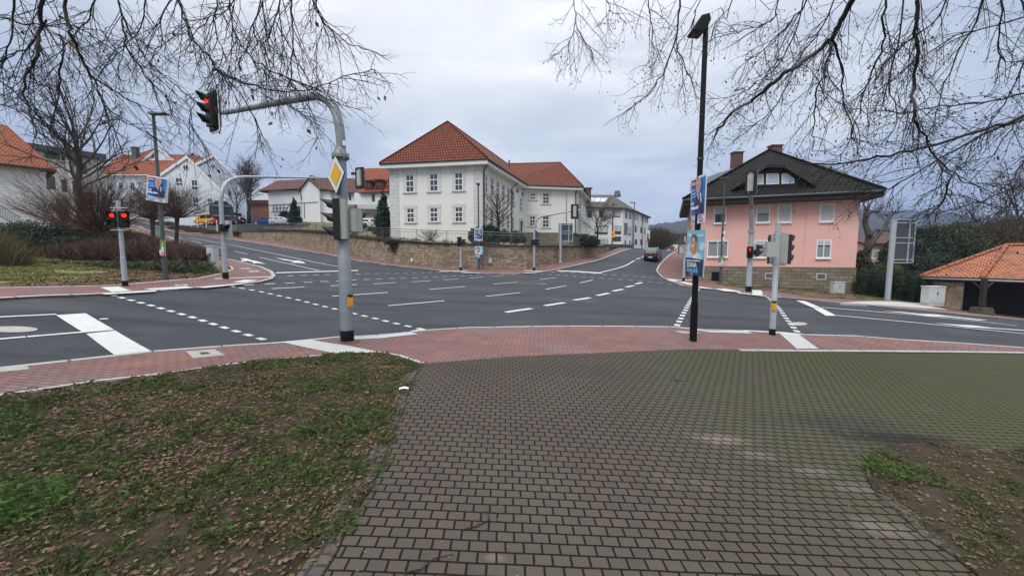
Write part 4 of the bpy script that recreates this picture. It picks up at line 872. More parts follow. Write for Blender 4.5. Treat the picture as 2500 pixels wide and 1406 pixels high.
for (a, b, c, d) in ((1117, 662, 1160, 712), (1217, 675, 1257, 740), (1227, 786, 1263, 848), (1318, 792, 1352, 836), (1117, 775, 1155, 835)): window(F, F.rect(*z1(a, b), *z1(c, d)), r, 2, (.4,), .1)
# glazed-roof barn
def glass_barn():
    Y = 97; a, b = at(600, 500, Y), at(660, 500, Y); zt = at(630, 489, Y).z; zr = at(630, 446, Y+8).z; zb = at(630, 556, Y).z
    r = thing('brick_outbuilding', (a.x, Y, zb), 'tan and red brick outbuilding with a pale grey sheet roof left of the white farmhouse', 'building')
    walls('wall', [(a.x, Y), (b.x-4.2, Y), (b.x-4.2, Y+10), (a.x, Y+10)], zb, zt, r, 'tan'); walls('brick_wall', [(b.x-4.19, Y), (b.x+4, Y), (b.x+4, Y+10), (b.x-4.19, Y+10)], zb, zt, r, 'brick')
    V = Vector; roofmesh('roof', [[V((a.x, Y-.3, zt)), V((b.x+4, Y-.3, zt)), V((b.x+4, Y+8, zr-1.5)), V((a.x-1, Y+8, zr))]], r, 'steelroof', .2)
    mb = MB(); mb.box(((a.x+b.x)/2+2, Y-.35, zt-.55), (b.x-a.x+4, .3, .9)); mb.build('roof_edge', M['rooforange'], r)
glass_barn()
# white farmhouse with half-timber panel
def farmhouse():
    Y = 86; V = Vector
    r = thing('farmhouse', (at(740, 500, Y).x, Y, at(740, 540, Y).z), 'white farmhouse with brown roof, centre gable and half-timber panel', 'building')
    x0, x1, x2, x3 = at(656, 500, Y).x, at(735, 500, Y).x, at(779, 500, Y).x, at(880, 500, Y).x
    zb = at(740, 548, Y).z; zl = at(690, 465, Y).z; zr = at(690, 440, Y+6).z
    walls('wall', [(x0, Y), (x1, Y), (x1, Y+11), (x0, Y+11)], zb, zl, r, 'whitewall')
    roofmesh('roof', [[V((x0-1.6, Y-.8, zl-.2)), V((x1+.1, Y-.8, zl+.3)), V((x1+.1, Y+5.5, zr+.2)), at(676, 441, Y+6)], [V((x0-.8, Y+11, zl)), V((x1, Y+11, zl)), V((x1, Y+5.5, zr+.2)), at(676, 441, Y+6)], [V((x0-1.6, Y-.8, zl-.2)), V((x0-.8, Y+11, zl)), at(676, 441, Y+6)]], r, 'roofbrown', .2)
    ap = at(754, 437, Y-.6); e1, e2 = at(735, 463, Y-.6), at(779, 458, Y-.6)
    mb = MB(); mb.prism([V((e1.x, Y-.6, zb)), V((e2.x, Y-.6, zb)), e2, ap, e1], (0, 11, 0)); mb.build('gable_wall', M['whitewall'], r)
    up = V((0, 0, .12)); d = V((0, 11, 0)); f = V((0, -.4, 0))
    roofmesh('roof', [[e1+f+up+V((-.4, 0, -.4)), ap+f+up, ap+d+up, e1+d+up], [ap+f+up, e2+f+up+V((.4, 0, -.5)), e2+d+up, ap+d+up]], r, 'roofbrown', .2)
    zrr = at(830, 466, Y).z; walls('wall', [(x2, Y+.3), (x3, Y+.3), (x3, Y+9), (x2, Y+9)], zb, zrr, r, 'whitewall')
    roofmesh('roof', [[V((x2, Y-.5, at(779, 461, Y).z)), V((x3, Y-.5, at(875, 473, Y).z)), at(880, 440, Y+5), at(768, 431, Y+5)], [V((x2, Y+9.5, zrr)), V((x3, Y+9.5, zrr)), at(880, 440, Y+5), at(768, 431, Y+5)]], r, 'roofbrown', .2)
    F = Fac((x0, Y), (x1, Y)); FG = Fac((e1.x, Y-.6), (e2.x, Y-.6))
    mb = MB()
    def bar(f, a, b, w_=.16):
        p, q = f.uz(*z2(*a)), f.uz(*z2(*b)); P_, Q_ = f.p(*p, .03), f.p(*q, .03); mb.tube([P_, Q_], w_/2, 4)
    bar(F, (430, 608), (640, 596)); bar(F, (445, 672), (595, 668)); bar(F, (475, 638), (612, 634)); bar(F, (595, 668), (625, 600))
    for x in (473, 507, 540, 573): bar(F, (x, 605), (x, 670))
    bar(F, (700, 588), (740, 586)); bar(FG, (745, 586), (775, 585)); bar(FG, (775, 585), (910, 577)); bar(FG, (775, 585), (777, 735))
    mb.build('timber_frame', M['timber'], r)
    q = F.rect(*z2(713, 615), *z2(738, 708)); mb = MB(); F.box(mb, *q, 0, .05); mb.build('grey_gate', M['darkpole'], r)
    u_, z_ = F.uz(*z2(585, 728)); mb = MB(); mb.prism([F.p(u_+1.35*math.cos(a), z_+1.5*math.sin(a)*(1 if math.sin(a) > 0 else .8), 0) for a in np.linspace(0, 2*math.pi, 18, endpoint=False)], (0, -.06, 0)); mb.build('arched_door', M['black'], r)
    F2 = Fac((x2, Y+.3), (x3, Y+.3)); window(F2, F2.rect(*z2(1035, 472), *z2(1078, 532)), r, 2, (), .12, frame='timber', glass='solar'); window(F2, F2.rect(*z2(1210, 500), *z2(1235, 560)), r, 1, (), .12, frame='timber')
    seamtube('downpipe', [V((x1+.1, Y-1.2, zl+.3)), V((x1+.5, Y-.75, zl-1)), V((x1+.5, Y-.75, zb+5.2))], .07, 'darkpole', r)
    # roof hatch / second dark ridge
    a = at(757, 430, Y+6); mb = MB(); mb.prism([at(750, 438, Y+5), at(757, 428, Y+5), at(775, 432, Y+5), at(775, 440, Y+5)], (0, 2, 0)); mb.build('roof_lantern', M['roofbrown'], r)
farmhouse()
# dark orange roofed house beside the cream building
def dormer_house():
    Y = 66; V = Vector
    x0, x1 = at(866, 500, Y).x, at(965, 500, Y).x; zb = at(900, 560, Y).z; ze = at(910, 471, Y).z
    r = thing('dormer_house', (x0, Y, zb), 'white house with rusty orange roof and small dormers behind the cream building', 'building')
    walls('wall', [(x0, Y), (x1, Y), (x1, Y+9), (x0, Y+9)], zb, ze, r, 'whitewall')
    p = [at(875, 470, Y-.5), at(968, 466, Y-.5), at(968, 408, Y+5), at(890, 412, Y+5)]
    roofmesh('roof', [p, [p[3], p[2], V((x1, Y+10, ze)), V((x0, Y+10, ze))]], r, 'roofhouse', .2)
    for a, b in (((1368, 372), (1440, 440)), ((1465, 365), (1550, 428)), ((1596, 365), (1640, 425))):
        A_, B_ = at(*z2(a[0], a[1]), Y-.2), at(*z2(b[0], b[1]), Y-.2); d = MB(); d.box(((A_.x+B_.x)/2, Y+1.2, (A_.z+B_.z)/2-.2), (B_.x-A_.x, 2.8, A_.z-B_.z+.3)); o = d.build('dormer', M['rooforange'], r)
        d = MB(); w_ = (B_.x-A_.x); d.box(((A_.x+B_.x)/2, Y-.22, (A_.z+B_.z)/2-.1), (w_*.55, .06, (A_.z-B_.z)*.62)); d.build('pane', M['glass'], o)
        d = MB(); d.box(((A_.x+B_.x)/2, Y+1.0, A_.z+.1), (w_*1.15, 3.2, .16)); d.build('dormer_roof', M['roofhouse'], o)
    F = Fac((x0, Y), (x1, Y)); window(F, F.rect(*z2(1437, 500), *z2(1468, 572)), r, 1, (), .1, frame='timber')
    mb = MB(); F.box(mb, -2, F.L*.7, at(900, 503, Y).z, at(900, 501, Y).z, 0, .5); mb.build('balcony_roof', M['fascia'], r)
    mb = MB(); F.box(mb, -2, F.L*.7, at(900, 526, Y).z, at(900, 505, Y).z, .3, .34); mb.build('lean_to', M['timber'], r)
    g = thing('name_board', tuple(at(899, 505, Y-2)), 'small white lettered board under the rusty orange roof, left of the dark conifer', 'sign')
    mb = MB(); a = at(899, 505, Y-2); mb.box(a, (3.6, .1, .7)); mb.build('board', M['shut'], g)
dormer_house()
# modern white block, far left
def modern_block():
    Y = 62; V = Vector
    a, b = at(20, 400, Y), at(245, 400, Y+14)
    r = thing('flat_roof_building', (a.x, Y, 6), 'cream modern building with a dark overhanging roof behind the tall bare tree', 'building')
    A, B = Vector((a.x-12, Y-4)), Vector((b.x, Y+14)); u = (B-A).normalized(); nb = Vector((-u.y, u.x))
    zt = at(20, 333, Y).z-.3; zb = 5
    walls('wall', [A, B, B+nb*12, A+nb*12], zb, zt, r, 'stucco')
    F = Fac(A, B)
    p0, p1 = at(31, 326, Y-1.5), at(198, 362, Y+10)
    c = [F.p(-2, zt, 2), F.p(F.L+.5, zt, 2), F.p(F.L+.5, zt, -12), F.p(-2, zt, -12)]
    mb = MB(); mb.hexa(c+[q+V((0, 0, .9)) for q in c]) if (c[1]-c[0]).cross(c[3]-c[0]).z > 0 else mb.hexa(c[::-1]+[q+V((0, 0, .9)) for q in c[::-1]]); mb.build('roof_slab', M['signback'], r)
    for (x0, y0, x1, y1) in ((108, 362, 145, 388), (150, 372, 185, 394), (190, 400, 212, 425), (100, 430, 135, 462), (150, 440, 185, 470), (205, 470, 235, 500)):
        window(F, F.rect(x0, y0, x1, y1), r, 2, (), .12, frame='timber')
    mb = MB(); F.box(mb, 8, 10.5, 6, zt, 0, 1.2); F.box(mb, 17, 17.5, 6, zt, 0, 1.2); mb.build('pilaster', M['stucco'], r)
modern_block()
# near house at the left edge
def left_house():
    V = Vector; Y = 35
    B = at(117, 480, Y).xy; A = Vector((B.x-9, B.y-13))
    r = thing('gable_end_house', (B.x, B.y, 4.3), 'white rendered house with orange tile roof cut off by the left edge of the view', 'building')
    zb = 3; ze = at(117, 415, Y).z
    F = Fac(A, B); nb = -F.n
    walls('wall', [A, B, B+nb*9, A+nb*9], zb, ze, r, 'whitewall')
    # eave rises towards the left in the picture because it comes nearer; ridge behind
    e1 = V((*(B+F.u*.6+F.n*.6), ze+.05)); e0 = V((*(A-F.u*.5+F.n*.6), ze+.05)); rz = ze+4.3
    p1 = V((*(B+F.u*-1.5+nb*5), rz)); p0 = V((*(A-F.u*.5+nb*5), rz)); b1 = V((*(B+F.u*.6+nb*9.6), ze+.05)); b0 = V((*(A-F.u*.5+nb*9.6), ze+.05))
    roofmesh('roof', [[e0, e1, p1, p0], [e1, b1, p1], [b0, b1, p1, p0]], r, 'roofhouse', .22)
    mb = MB(); F.box(mb, F.L-.3, F.L+.02, ze-.35, ze-.25, 0, .3); mb.build('bracket', M['white'], r)
    # outside stair railing
    s = thing('stair_railing', (A.x, A.y, 4.5), 'thin dark stair railing against the white house wall at the left edge', 'railing')
    mb = MB(); q0, q1 = F.uz(-60, 470), F.uz(46, 532)
    for dz in (0, -.95): mb.tube([F.p(q0[0], q0[1]+dz, 1.2), F.p(q1[0], q1[1]+dz, 1.2)], .03, 5)
    mb.build('rail', M['darkpole'], s); mb = MB()
    for t in np.linspace(0, 1, 26): p = F.p(q0[0], q0[1], 1.2).lerp(F.p(q1[0], q1[1], 1.2), t); mb.tube([p, p-V((0, 0, .95))], .014, 4)
    mb.build('balusters', M['darkpole'], s)
left_house()
# market shelter on the right
def shelter():
    V = Vector
    apex = at(2455, 600, 27.5); eL = at(2252, 674, 25.5); eF = at(2400, 683, 22.0); zb = at(2350, 760, 23).z-.3
    ze = (at(2250, 674, 25.2)).z
    E0 = at(2250, 674, 25.2); 
    u = Vector((1, -.30)).normalized()
    E1 = E0.xy+u*4.2; 
    # front eave runs right along the road, nearly parallel to the image
    E1 = at(2398, 680, 23.2); E1.z = ze; E2 = at(2790, 708, 19.0); E2.z = ze; 
    r = thing('market_shelter', (E1.x, E1.y, zb), 'open shelter with weathered orange tile roof and stone end wall at the right edge', 'shelter')
    E3 = Vector((E2.x+12, E2.y+4.5, ze)); 
    rA = at(2458, 600, 27.3); rB = Vector((rA.x+8, rA.y-1.5, rA.z))
    roofmesh('roof', [[E0, E1, rA], [E1, E2, rB, rA], [E2, E3, rB], [E3, E0, rA, rB]], r, 'roofshed', .10)
    mb = MB()
    for a, b in ((E1, rA), (E0, rA)):
        for i in range(17):
            p = a.lerp(b, i/17); q = a.lerp(b, (i+1.15)/17); mb.tube([p+V((0, 0, .02)), q+V((0, 0, .08))], [.14, .10], 8)
    mb.tube([rA+V((0, 0, .05)), rB+V((0, 0, .05))], .13, 8); mb.build('ridge_tiles', M['roofshed'], r, smooth=True)
    seamtube('gutter', [E0+V((0, -.05, -.14)), E1+V((0, -.08, -.14)), E2+V((0, -.08, -.14))], .055, 'galv', r, 8)
    # stone end wall
    A = at(2274, 720, 25.2).xy; B = at(2352, 720, 23.9).xy; F = Fac(A, B); mb = MB(); walls('stone_wall', [A, B, B+Vector((.25, .5)), A+Vector((.6, .5))], zb-.5, ze-.12, r, 'stone')
    # dark boarded back and side behind the opening
    C = A+Vector((.8, .2)); mb = MB(); walls('back_wall', [C, Vector((E3.x-.5, E3.y-.6)), Vector((E3.x-.5, E3.y-.4)), C+Vector((0, .2))], zb-.8, ze-.12, r, 'fascia')
    sh = sheet('floor_slab', [B, A, C, Vector((E3.x-.6, E3.y-.7)), Vector((E2.x+1, E2.y+.3)), Vector((E1.x+.2, E1.y+.6))], .03, M['timber'], 1.2, parent=r)
    for (x, y, Y) in ((2396, 757, 22.3), (2680, 790, 19.5)):
        g = at(x, y, Y); zg = G(g.x, g.y)+.05; mb = MB(); mb.box((g.x, g.y, (zg+.35+ze)/2), (.2, .2, ze-zg-.4)); mb.tube([(g.x, g.y, ze-.7), (g.x+.5, g.y, ze-.2)], .05, 4); mb.tube([(g.x, g.y, ze-.7), (g.x-.5, g.y+.1, ze-.2)], .05, 4); o = mb.build('post', M['fascia'], r)
        mb = MB(); mb.add([(g.x+a*w_, g.y+b*w_, z_) for z_, w_ in ((zg-.2, .42), (zg+.4, .3)) for a, b in ((-1, -1), (1, -1), (1, 1), (-1, 1))], [(3, 2, 1, 0), (4, 5, 6, 7), (0, 1, 5, 4), (1, 2, 6, 5), (2, 3, 7, 6), (3, 0, 4, 7)]); mb.build('footing', M['barkg'], o)
    mb = MB(); mb.tube([E1+V((0, .5, -.25)), E2+V((0, .5, -.25))], .1, 4); mb.tube([E0+V((.2, .3, -.25)), E1+V((0, .5, -.25))], .1, 4); mb.build('eave_beam', M['fascia'], r)
shelter()
# small pink cottage behind the hedge
def cottage():
    Y = 52; V = Vector; x0, x1 = at(2108, 600, Y).x, at(2230, 600, Y).x; zb = at(2140, 665, Y).z; ze = at(2140, 594, Y).z
    r = thing('cottage', (x0, Y, zb), 'small pink cottage with brown roof beyond the hedge, right of the pink house', 'building')
    walls('wall', [(x0, Y), (x1, Y), (x1, Y+8), (x0, Y+8)], zb, ze, r, 'pink')
    zr = at(2140, 577, Y+4).z
    roofmesh('roof', [[V((x0-.4, Y-.6, ze)), V((x1, Y-.6, ze)), V((x1, Y+4, zr)), V((x0-.4, Y+4, zr))], [V((x0-.4, Y+8.6, ze)), V((x1, Y+8.6, ze)), V((x1, Y+4, zr)), V((x0-.4, Y+4, zr))]], r, 'roofbrown', .2)
    F = Fac((x0, Y), (x1, Y)); window(F, F.rect(*z6(272, 640), *z6(382, 730)), r, 1, (), .14, shutter=.96)
cottage()
# far houses beyond the crest
r, F = gable('house', 'small distant white gabled house seen over the crest of the right road', (1623, 603), (1633, 592), (1642, 602), 616, 130, (3, 10), 'whitewall', 'roofgrey')
r, F = gable('house', 'distant red house with orange roof beyond the crest, right of the white gable', (1636, 599), (1650, 597.5), (1664, 599), 614, 118, (4, 9), 'redwall', 'roofhouse')
r, F = gable('house', 'distant pale house with red roof nearest the corner pavement crest', (1652, 603), (1664, 594), (1680, 604), 616, 108, (8, 9), 'whitewall', 'roofhouse')
# ---------------------------------------------------------------- retaining wall, terrace, railings
def wall_and_terrace():
    P_ = [at(a, b, c) for a, b, c, d in WALL]; T_ = [at(a, d, c) for a, b, c, d in WALL]
    base = [p.xy for p in P_]; r = thing('retaining_wall', (P_[6].x, P_[6].y, P_[6].z), 'long curved sandstone retaining wall below the cream building', 'wall')
    # smooth by resampling
    def interp(l, s):
        out = []
        for i in range(len(l)-1):
            k = max(1, int((l[i+1].xy-l[i].xy).length/s)); out += [l[i].lerp(l[i+1], j/k) for j in range(k)]
        return out+[l[-1]]
    b = []; t = []
    for i in range(len(P_)-1):
        k = max(1, int((P_[i+1].xy-P_[i].xy).length/1.2))
        for j in range(k): b.append(P_[i].lerp(P_[i+1], j/k)); t.append(T_[i].lerp(T_[i+1], j/k))
    b.append(P_[-1]); t.append(T_[-1]); n = len(b)
    nr = []
    for i in range(n):
        d = (b[min(i+1, n-1)].xy-b[max(i-1, 0)].xy).normalized(); nr.append(Vector((-d.y, d.x)) if Vector((-d.y, d.x)).y > 0 else Vector((d.y, -d.x)))
    mb = MB(); v = []
    for i in range(n): v.append((b[i].x, b[i].y, b[i].z-.5))
    for i in range(n): v.append((b[i].x+nr[i].x*.08, b[i].y+nr[i].y*.08, t[i].z))
    for i in range(n): v.append((b[i].x+nr[i].x*.6, b[i].y+nr[i].y*.6, t[i].z))
    for i in range(n): v.append((b[i].x+nr[i].x*.6, b[i].y+nr[i].y*.6, b[i].z-.5))
    fs = []
    for k in range(3):
        for i in range(n-1): fs.append((k*n+i, k*n+i+1, (k+1)*n+i+1, (k+1)*n+i))
    fs += [(0, n, 2*n, 3*n), (n-1, 4*n-1, 3*n-1, 2*n-1)]
    mb.add(v, fs); o = mb.build('masonry', M['stone'], r)
    uv = o.data.uv_layers[0].data; cum = [0]
    for i in range(1, n): cum.append(cum[-1]+(b[i].xy-b[i-1].xy).length)
    for lp in o.data.loops:
        i = lp.vertex_index % n; k = lp.vertex_index//n; z = o.data.vertices[lp.vertex_index].co.z; uv[lp.index].uv = (cum[i], z+(.5 if k == 2 else 0))
    # coping of dark weathered slabs
    mb = MB(); v = []
    for dz, off in ((.0, -.06), (.1, -.06), (.1, .66), (.0, .66)):
        for i in range(n): v.append((b[i].x+nr[i].x*off, b[i].y+nr[i].y*off, t[i].z+dz+.002))
    fs = []
    for k in range(4):
        for i in range(n-1): fs.append((k*n+i, k*n+i+1, ((k+1) % 4)*n+i+1, ((k+1) % 4)*n+i))
    mb.add(v, fs); mb.build('coping', M['barkg'], r)
    # terrace ground behind the wall
    tp = [(q.x, q.y, q.z) for q in t]
    extra = [(*at(955, 590, 43).xy, at(955, 590, 43).z), (*at(600, 556, 72).xy, at(600, 556, 72).z), (*at(500, 549, 80).xy, at(500, 549, 80).z), (*at(700, 552, 72).xy, at(700, 552, 72).z), (*at(720, 536, 86).xy, at(720, 540, 86).z), (*at(900, 556, 62).xy, at(900, 556, 62).z),
             (*at(1490, 606, 67).xy, at(1490, 604, 67).z), (*at(1350, 590, 56).xy, 3.2), (*at(1200, 590, 42).xy, 3.2), (*at(410, 560, 77).xy, at(410, 560, 77).z), (*at(590, 565, 66).xy, at(590, 566, 66).z), (20, 100, 3.8), (-30, 110, 9), (-90, 110, 12)]
    Q = np.array(tp[::3]+extra); X, s = rbf(Q, .02)
    def H(x, y):
        q = np.stack([x, y], -1)/10.; K = tps(((q[:, None]-X[None])**2).sum(-1)); return K@s[:len(X)]+s[-3]+q@s[-2:]
    inner = [Vector((b[i].x+nr[i].x*.5, b[i].y+nr[i].y*.5)) for i in range(n)]
    poly = inner+[at(1532, 606, 66).xy, at(1530, 606, 76).xy, Vector((12, 100)), Vector((-95, 108)), at(380, 545, 84).xy, at(430, 558, 76).xy, at(470, 566, 71.5).xy, at(560, 572, 67).xy]
    sheet('terrace_ground', poly, -.04, M['lawn'], 2.0, H=H, **ST_)
    return b, t, nr, H
WB_, WT_, WN_, HT = wall_and_terrace()
def bank():
    lo = [at(300, 541, 82).xy]+px2xy([(330, 532), (400, 552), (450, 562), (510, 568), (565, 573), (588, 581)], .07); hi = [at(380, 545, 84).xy, at(400, 552, 80).xy, at(430, 558, 76).xy, at(470, 566, 71.5).xy, at(520, 569, 69).xy, at(560, 571, 67).xy, at(594, 566, 62).xy]
    mb = MB(); v = []
    for k in range(len(lo)):
        a, b = lo[k], hi[k]; za, zb_ = G(a.x, a.y)+.05, Hs(b.x, b.y)-.02
        for t in np.linspace(0, 1, 5): p = a.lerp(b, t); v.append((p.x, p.y, za+(zb_-za)*t+.15*math.sin(t*3.1)))
    mb.add(v, [(i*5+j, i*5+j+1, i*5+j+6, i*5+j+5) for i in range(len(lo)-1) for j in range(4)]); mb.build('bank', M['needle'], **ST_)
def Hs(x, y): return float(HT(np.array([x]), np.array([y]))[0])
bank()
sheet('courtyard_paving', [at(400, 552, 76.5).xy, at(560, 556, 72).xy, at(600, 560, 66.5).xy, at(740, 558, 66).xy, at(760, 545, 78).xy, at(740, 540, 83).xy, at(600, 545, 84).xy, at(400, 545, 82).xy], .06, M['asphalt'], 2., H=HT, **ST_)
def railing(i0, i1, label, m, h=.95, off=.3, gap=.13, z0=.12):
    b = WB_[i0:i1]; t = WT_[i0:i1]; nr = WN_[i0:i1]; pts = [Vector((b[i].x+nr[i].x*off, b[i].y+nr[i].y*off, t[i].z+z0)) for i in range(len(b))]
    r = thing('railing', tuple(pts[0]), label, 'railing')
    mb = MB()
    for z_ in (h, h-.18, .08): mb.tube([p+Vector((0, 0, z_)) for p in pts], .028 if z_ == h else .02, 5)
    mb.build('rail', M[m], r); bal = MB(); post = MB(); acc = 0; acc2 = 1.9
    for i in range(len(pts)-1):
        a, c = pts[i], pts[i+1]; Ls = (c-a).length; k = max(1, int(Ls/gap))
        for j in range(k):
            p = a.lerp(c, j/k); bal.tube([p+Vector((0, 0, .08)), p+Vector((0, 0, h-.18))], .011, 3, cap=False)
        acc2 += Ls
        if acc2 > 1.9: acc2 = 0; post = MB(); post.tube([a-Vector((0, 0, .1)), a+Vector((0, 0, h))], .035, 5); post.build('post', M[m], r)
    bal.build('balusters', M[m], r)
nW = len(WB_)
ix = lambda px: min(range(nW), key=lambda i: abs(1250+950*WB_[i].x/WB_[i].y-px))
railing(0, ix(945)+1, 'dark metal railing along the left part of the stone wall by the parking place', 'darkpole')
railing(ix(945), ix(1365)+1, 'grey-green metal railing on the stone wall in front of the cream building', 'rail')
railing(ix(1380), nW, 'low grey railing on the stone wall below the white corner building', 'galv', .8)
# ================================================================ traffic lights, lamps, signs, posters
V3 = Vector
def frame_at(c, f, tilt=0.):
    f = V3((f[0], f[1], 0)).normalized(); s = V3((-f.y, f.x, 0)); m = Matrix(((s.x, f.x, 0, c[0]), (s.y, f.y, 0, c[1]), (0, 0, 1, c[2]), (0, 0, 0, 1)))
    return m   # local x = side, y = forward, z = up
def head(root, c, f, n=3, lit=(), board=False, sc_=1., pale=True, lamp=.092, figure=False, sq=False):
    Mx = frame_at(c, f)@Matrix.Scale(sc_, 4); H = n*.29; o = MB()
    o.box((0, -.02, 0), (.29, .14, H), Mx)
    hd = o.build('signal_head', M['blackpl'], root)
    b = MB(); b.box((0, -.14, 0), (.25, .14, H*.97), Mx)
    b.box((0, -.225, 0), (.20, .03, H*.93), Mx); b.build('back_cover', M['palegrey' if pale else 'blackpl'], hd)
    if board:
        b = MB(); w_, h_ = .62, H+.30; ring = []
        for cx, cz, a0 in ((w_/2-.08, h_/2-.08, 0), (-w_/2+.08, h_/2-.08, 90), (-w_/2+.08, -h_/2+.08, 180), (w_/2-.08, -h_/2+.08, 270)):
            for k in range(5): a = R(a0+k*22.5); ring.append((cx+.08*math.cos(a), cz+.08*math.sin(a)))
        p = [Mx@V3((x, -.115, z)) for x, z in ring]; e = (Mx.to_3x3()@V3((0, .03, 0)))
        q = [Mx@V3((x*.88, -.084, z*.93)) for x, z in ring]
        b.prism(p, e*.7, 0); b.prism([x_+e*.72 for x_ in p], e*.3, 1); b.build('contrast_board', [M['blackpl'], M['white']], hd); b = MB(); b.prism([x_+e*.05 for x_ in q], e*.2); b.build('board_face', M['black'], hd)
    for k in range(n):
        z = H/2-.145-k*.29
        v = MB(); r0 = .125; N = 12; ring0, ring1 = [], []
        a0, a1 = R(-25), R(205)
        for j in range(N+1):
            a = a0+(a1-a0)*j/N; cut = .26*(.45+.55*max(0, math.sin(a))); ring0.append(Mx@V3((r0*math.cos(a), .05, z+r0*math.sin(a)))); ring1.append(Mx@V3((r0*math.cos(a), .05+cut, z+.02+r0*math.sin(a))))
        ring0b = [Mx@V3(((r0-.012)*math.cos(a0+(a1-a0)*j/N), .05, z+(r0-.012)*math.sin(a0+(a1-a0)*j/N))) for j in range(N+1)]
        ring1b = [Mx@V3(((r0-.012)*math.cos(a0+(a1-a0)*j/N), .05+.26*(.45+.55*max(0, math.sin(a0+(a1-a0)*j/N))), z+.02+(r0-.012)*math.sin(a0+(a1-a0)*j/N))) for j in range(N+1)]
        m_ = N+1; v.add(ring0+ring1+ring0b+ring1b, [(j, j+1, m_+j+1, m_+j) for j in range(N)]+[(2*m_+j+1, 2*m_+j, 3*m_+j, 3*m_+j+1) for j in range(N)]+[(m_+j, m_+j+1, 3*m_+j+1, 3*m_+j) for j in range(N)])
        v.build('visor', M['blackpl'], hd, smooth=True)
        l = MB(); l.cyl(Mx@V3((0, .05, z)), Mx@V3((0, .066, z)), lamp, None, 20); mm = 'redlit' if k in lit else 'lens'
        if figure and k in lit:
            l.build('lens', M['lens'], hd); g = MB(); g.box((0, .072, z-.015), (.05, .008, .11), Mx); g.box((0, .072, z+.062), (.034, .008, .03), Mx); g.box((0, .072, z+.02), (.085, .008, .04), Mx); g.build('lit_figure', M['redlit'], hd)
        else: l.build('lens', M[mm], hd)
    for z in (H/2+.03, -H/2-.03):
        b = MB(); b.box((0, -.1, z), (.07, .16, .03), Mx); b.build('bracket', M['galvl'], hd)
    return hd
def pole(root, pts, rs, m='galvl', n=16, name='pole'): mb = MB(); mb.tube(pts, rs, n); return autosmooth(mb.build(name, M[m], root), 40)
def band(root, base, r, h=.2): mb = MB(); mb.cyl(base, base+V3((0, 0, h)), r, None, 16); return autosmooth(mb.build('base_sleeve', M['black'], root), 40)
def button(root, c, f, sc_=1.):
    Mx = frame_at(c, f)@Matrix.Scale(sc_, 4); b = MB(); b.box((0, 0, 0), (.10, .06, .22), Mx); b.box((0, .0, .13), (.10, .07, .05), Mx, 1); b.box((0, .035, -.02), (.07, .02, .10), Mx, 0); b.build('push_button', [M['yellow'], M['blackpl']], root)
def arm(root, a, c, r, m='galvl'): mb = MB(); mb.tube([a, c], r, 8); return mb.build('bracket_arm', M[m], root, smooth=True)
def tocam(p): d = V3((-p[0], -p[1], 0)); return d.normalized()
def rot(v, deg): a = R(deg); return V3((v[0]*math.cos(a)-v[1]*math.sin(a), v[0]*math.sin(a)+v[1]*math.cos(a), 0))
# 1: near mast with bent cantilever
Y = 8.9; b0 = gnd(848, 832, NP); b0 = at(848, 832, b0.y); Y = b0.y
r = thing('traffic_light', b0, 'thick grey traffic light mast with bent arm in the near foreground', 'traffic light')
P0 = lambda x, y, dy=0: at(x, y, Y+dy)
up = lambda z: V3((b0.x, b0.y, z))
z1_, z2_, z3_ = P0(840, 628).z, P0(835, 385).z, P0(833, 372).z
pole(r, [up(b0.z+.05), up(z1_), up(z1_+.015), up(z2_)], [.135, .130, .118, .112], 'galv')
band(r, up(b0.z-.02), .142, P0(848, 803).z-b0.z)
mb = MB(); mb.cyl(up(z2_-.06), up(z2_-.01), .125, .165, 18); mb.cyl(up(z2_-.01), up(z2_+.03), .175, None, 18); mb.cyl(up(z2_+.035), up(z2_+.07), .175, .17, 18); mb.cyl(up(z2_+.07), up(z2_+.20), .14, .105, 18); autosmooth(mb.build('flange', M['galv'], r), 40)
bo = MB()
for k in range(6): a = k*math.pi/3+.3; p = up(z2_)+V3((.16*math.cos(a), .16*math.sin(a), 0)); bo.cyl(p-V3((0, 0, .05)), p+V3((0, 0, .1)), .012, None, 6)
bo.build('flange_bolts', M['galvl'], r)
arm_pts = [(833, 368, .0), (832, 340, .0), (829, 310, 0), (823, 283, .02), (813, 260, .05), (800, 246, .1), (785, 238, .15), (768, 235, .2), (720, 243, .4), (640, 258, .7), (548, 276, 1.0)]
pole(r, [up(z2_+.1)]+[V3(at(x, y, Y+d)) for x, y, d in arm_pts], [.095, .095, .095, .094, .093, .092, .09, .088, .085, .078, .066, .050], 'galv', name='cantilever_arm')
mb = MB(); mb.box(P0(833, 352)+V3((.09, -.06, 0)), (.06, .03, .1)); mb.build('inventory_plate', M['white'], r)
hc = at(512, 270, Y+1.0)
mb = MB(); mb.tube([at(539, 232, Y+1.08), at(536, 327, Y+1.08)], .022, 6); mb.tube([at(548, 276, Y+1.0), at(535, 277, Y+1.08)], .04, 6); mb.build('mounting_tube', M['galvl'], r)
head(r, hc, (-.50, -.87), 3, (0,), True, .84)
head(r, at(821, 536, Y-.1), (-.96, -.28), 3, (), False, .98)
head(r, at(872, 541, Y+.35), (.35, .94), 2, (), False, .86)
Mx = frame_at(at(874, 541, Y+.22), (.35, .94)); mb = MB(); mb.box((0, -.16, 0), (.34, .22, .47), Mx); mb.build('rear_casing', M['palegrey'], r)
arm(r, up(at(872, 520, Y).z), at(872, 518, Y+.1), .018); arm(r, up(at(872, 566, Y).z), at(872, 566, Y+.1), .018)
arm(r, up(at(822, 488, Y).z), at(822, 488, Y), .014); arm(r, up(at(822, 586, Y).z), at(822, 586, Y), .014)
button(r, at(855, 736, Y-.04)+V3((.02, -.04, 0)), (.75, -.66), 1.0)
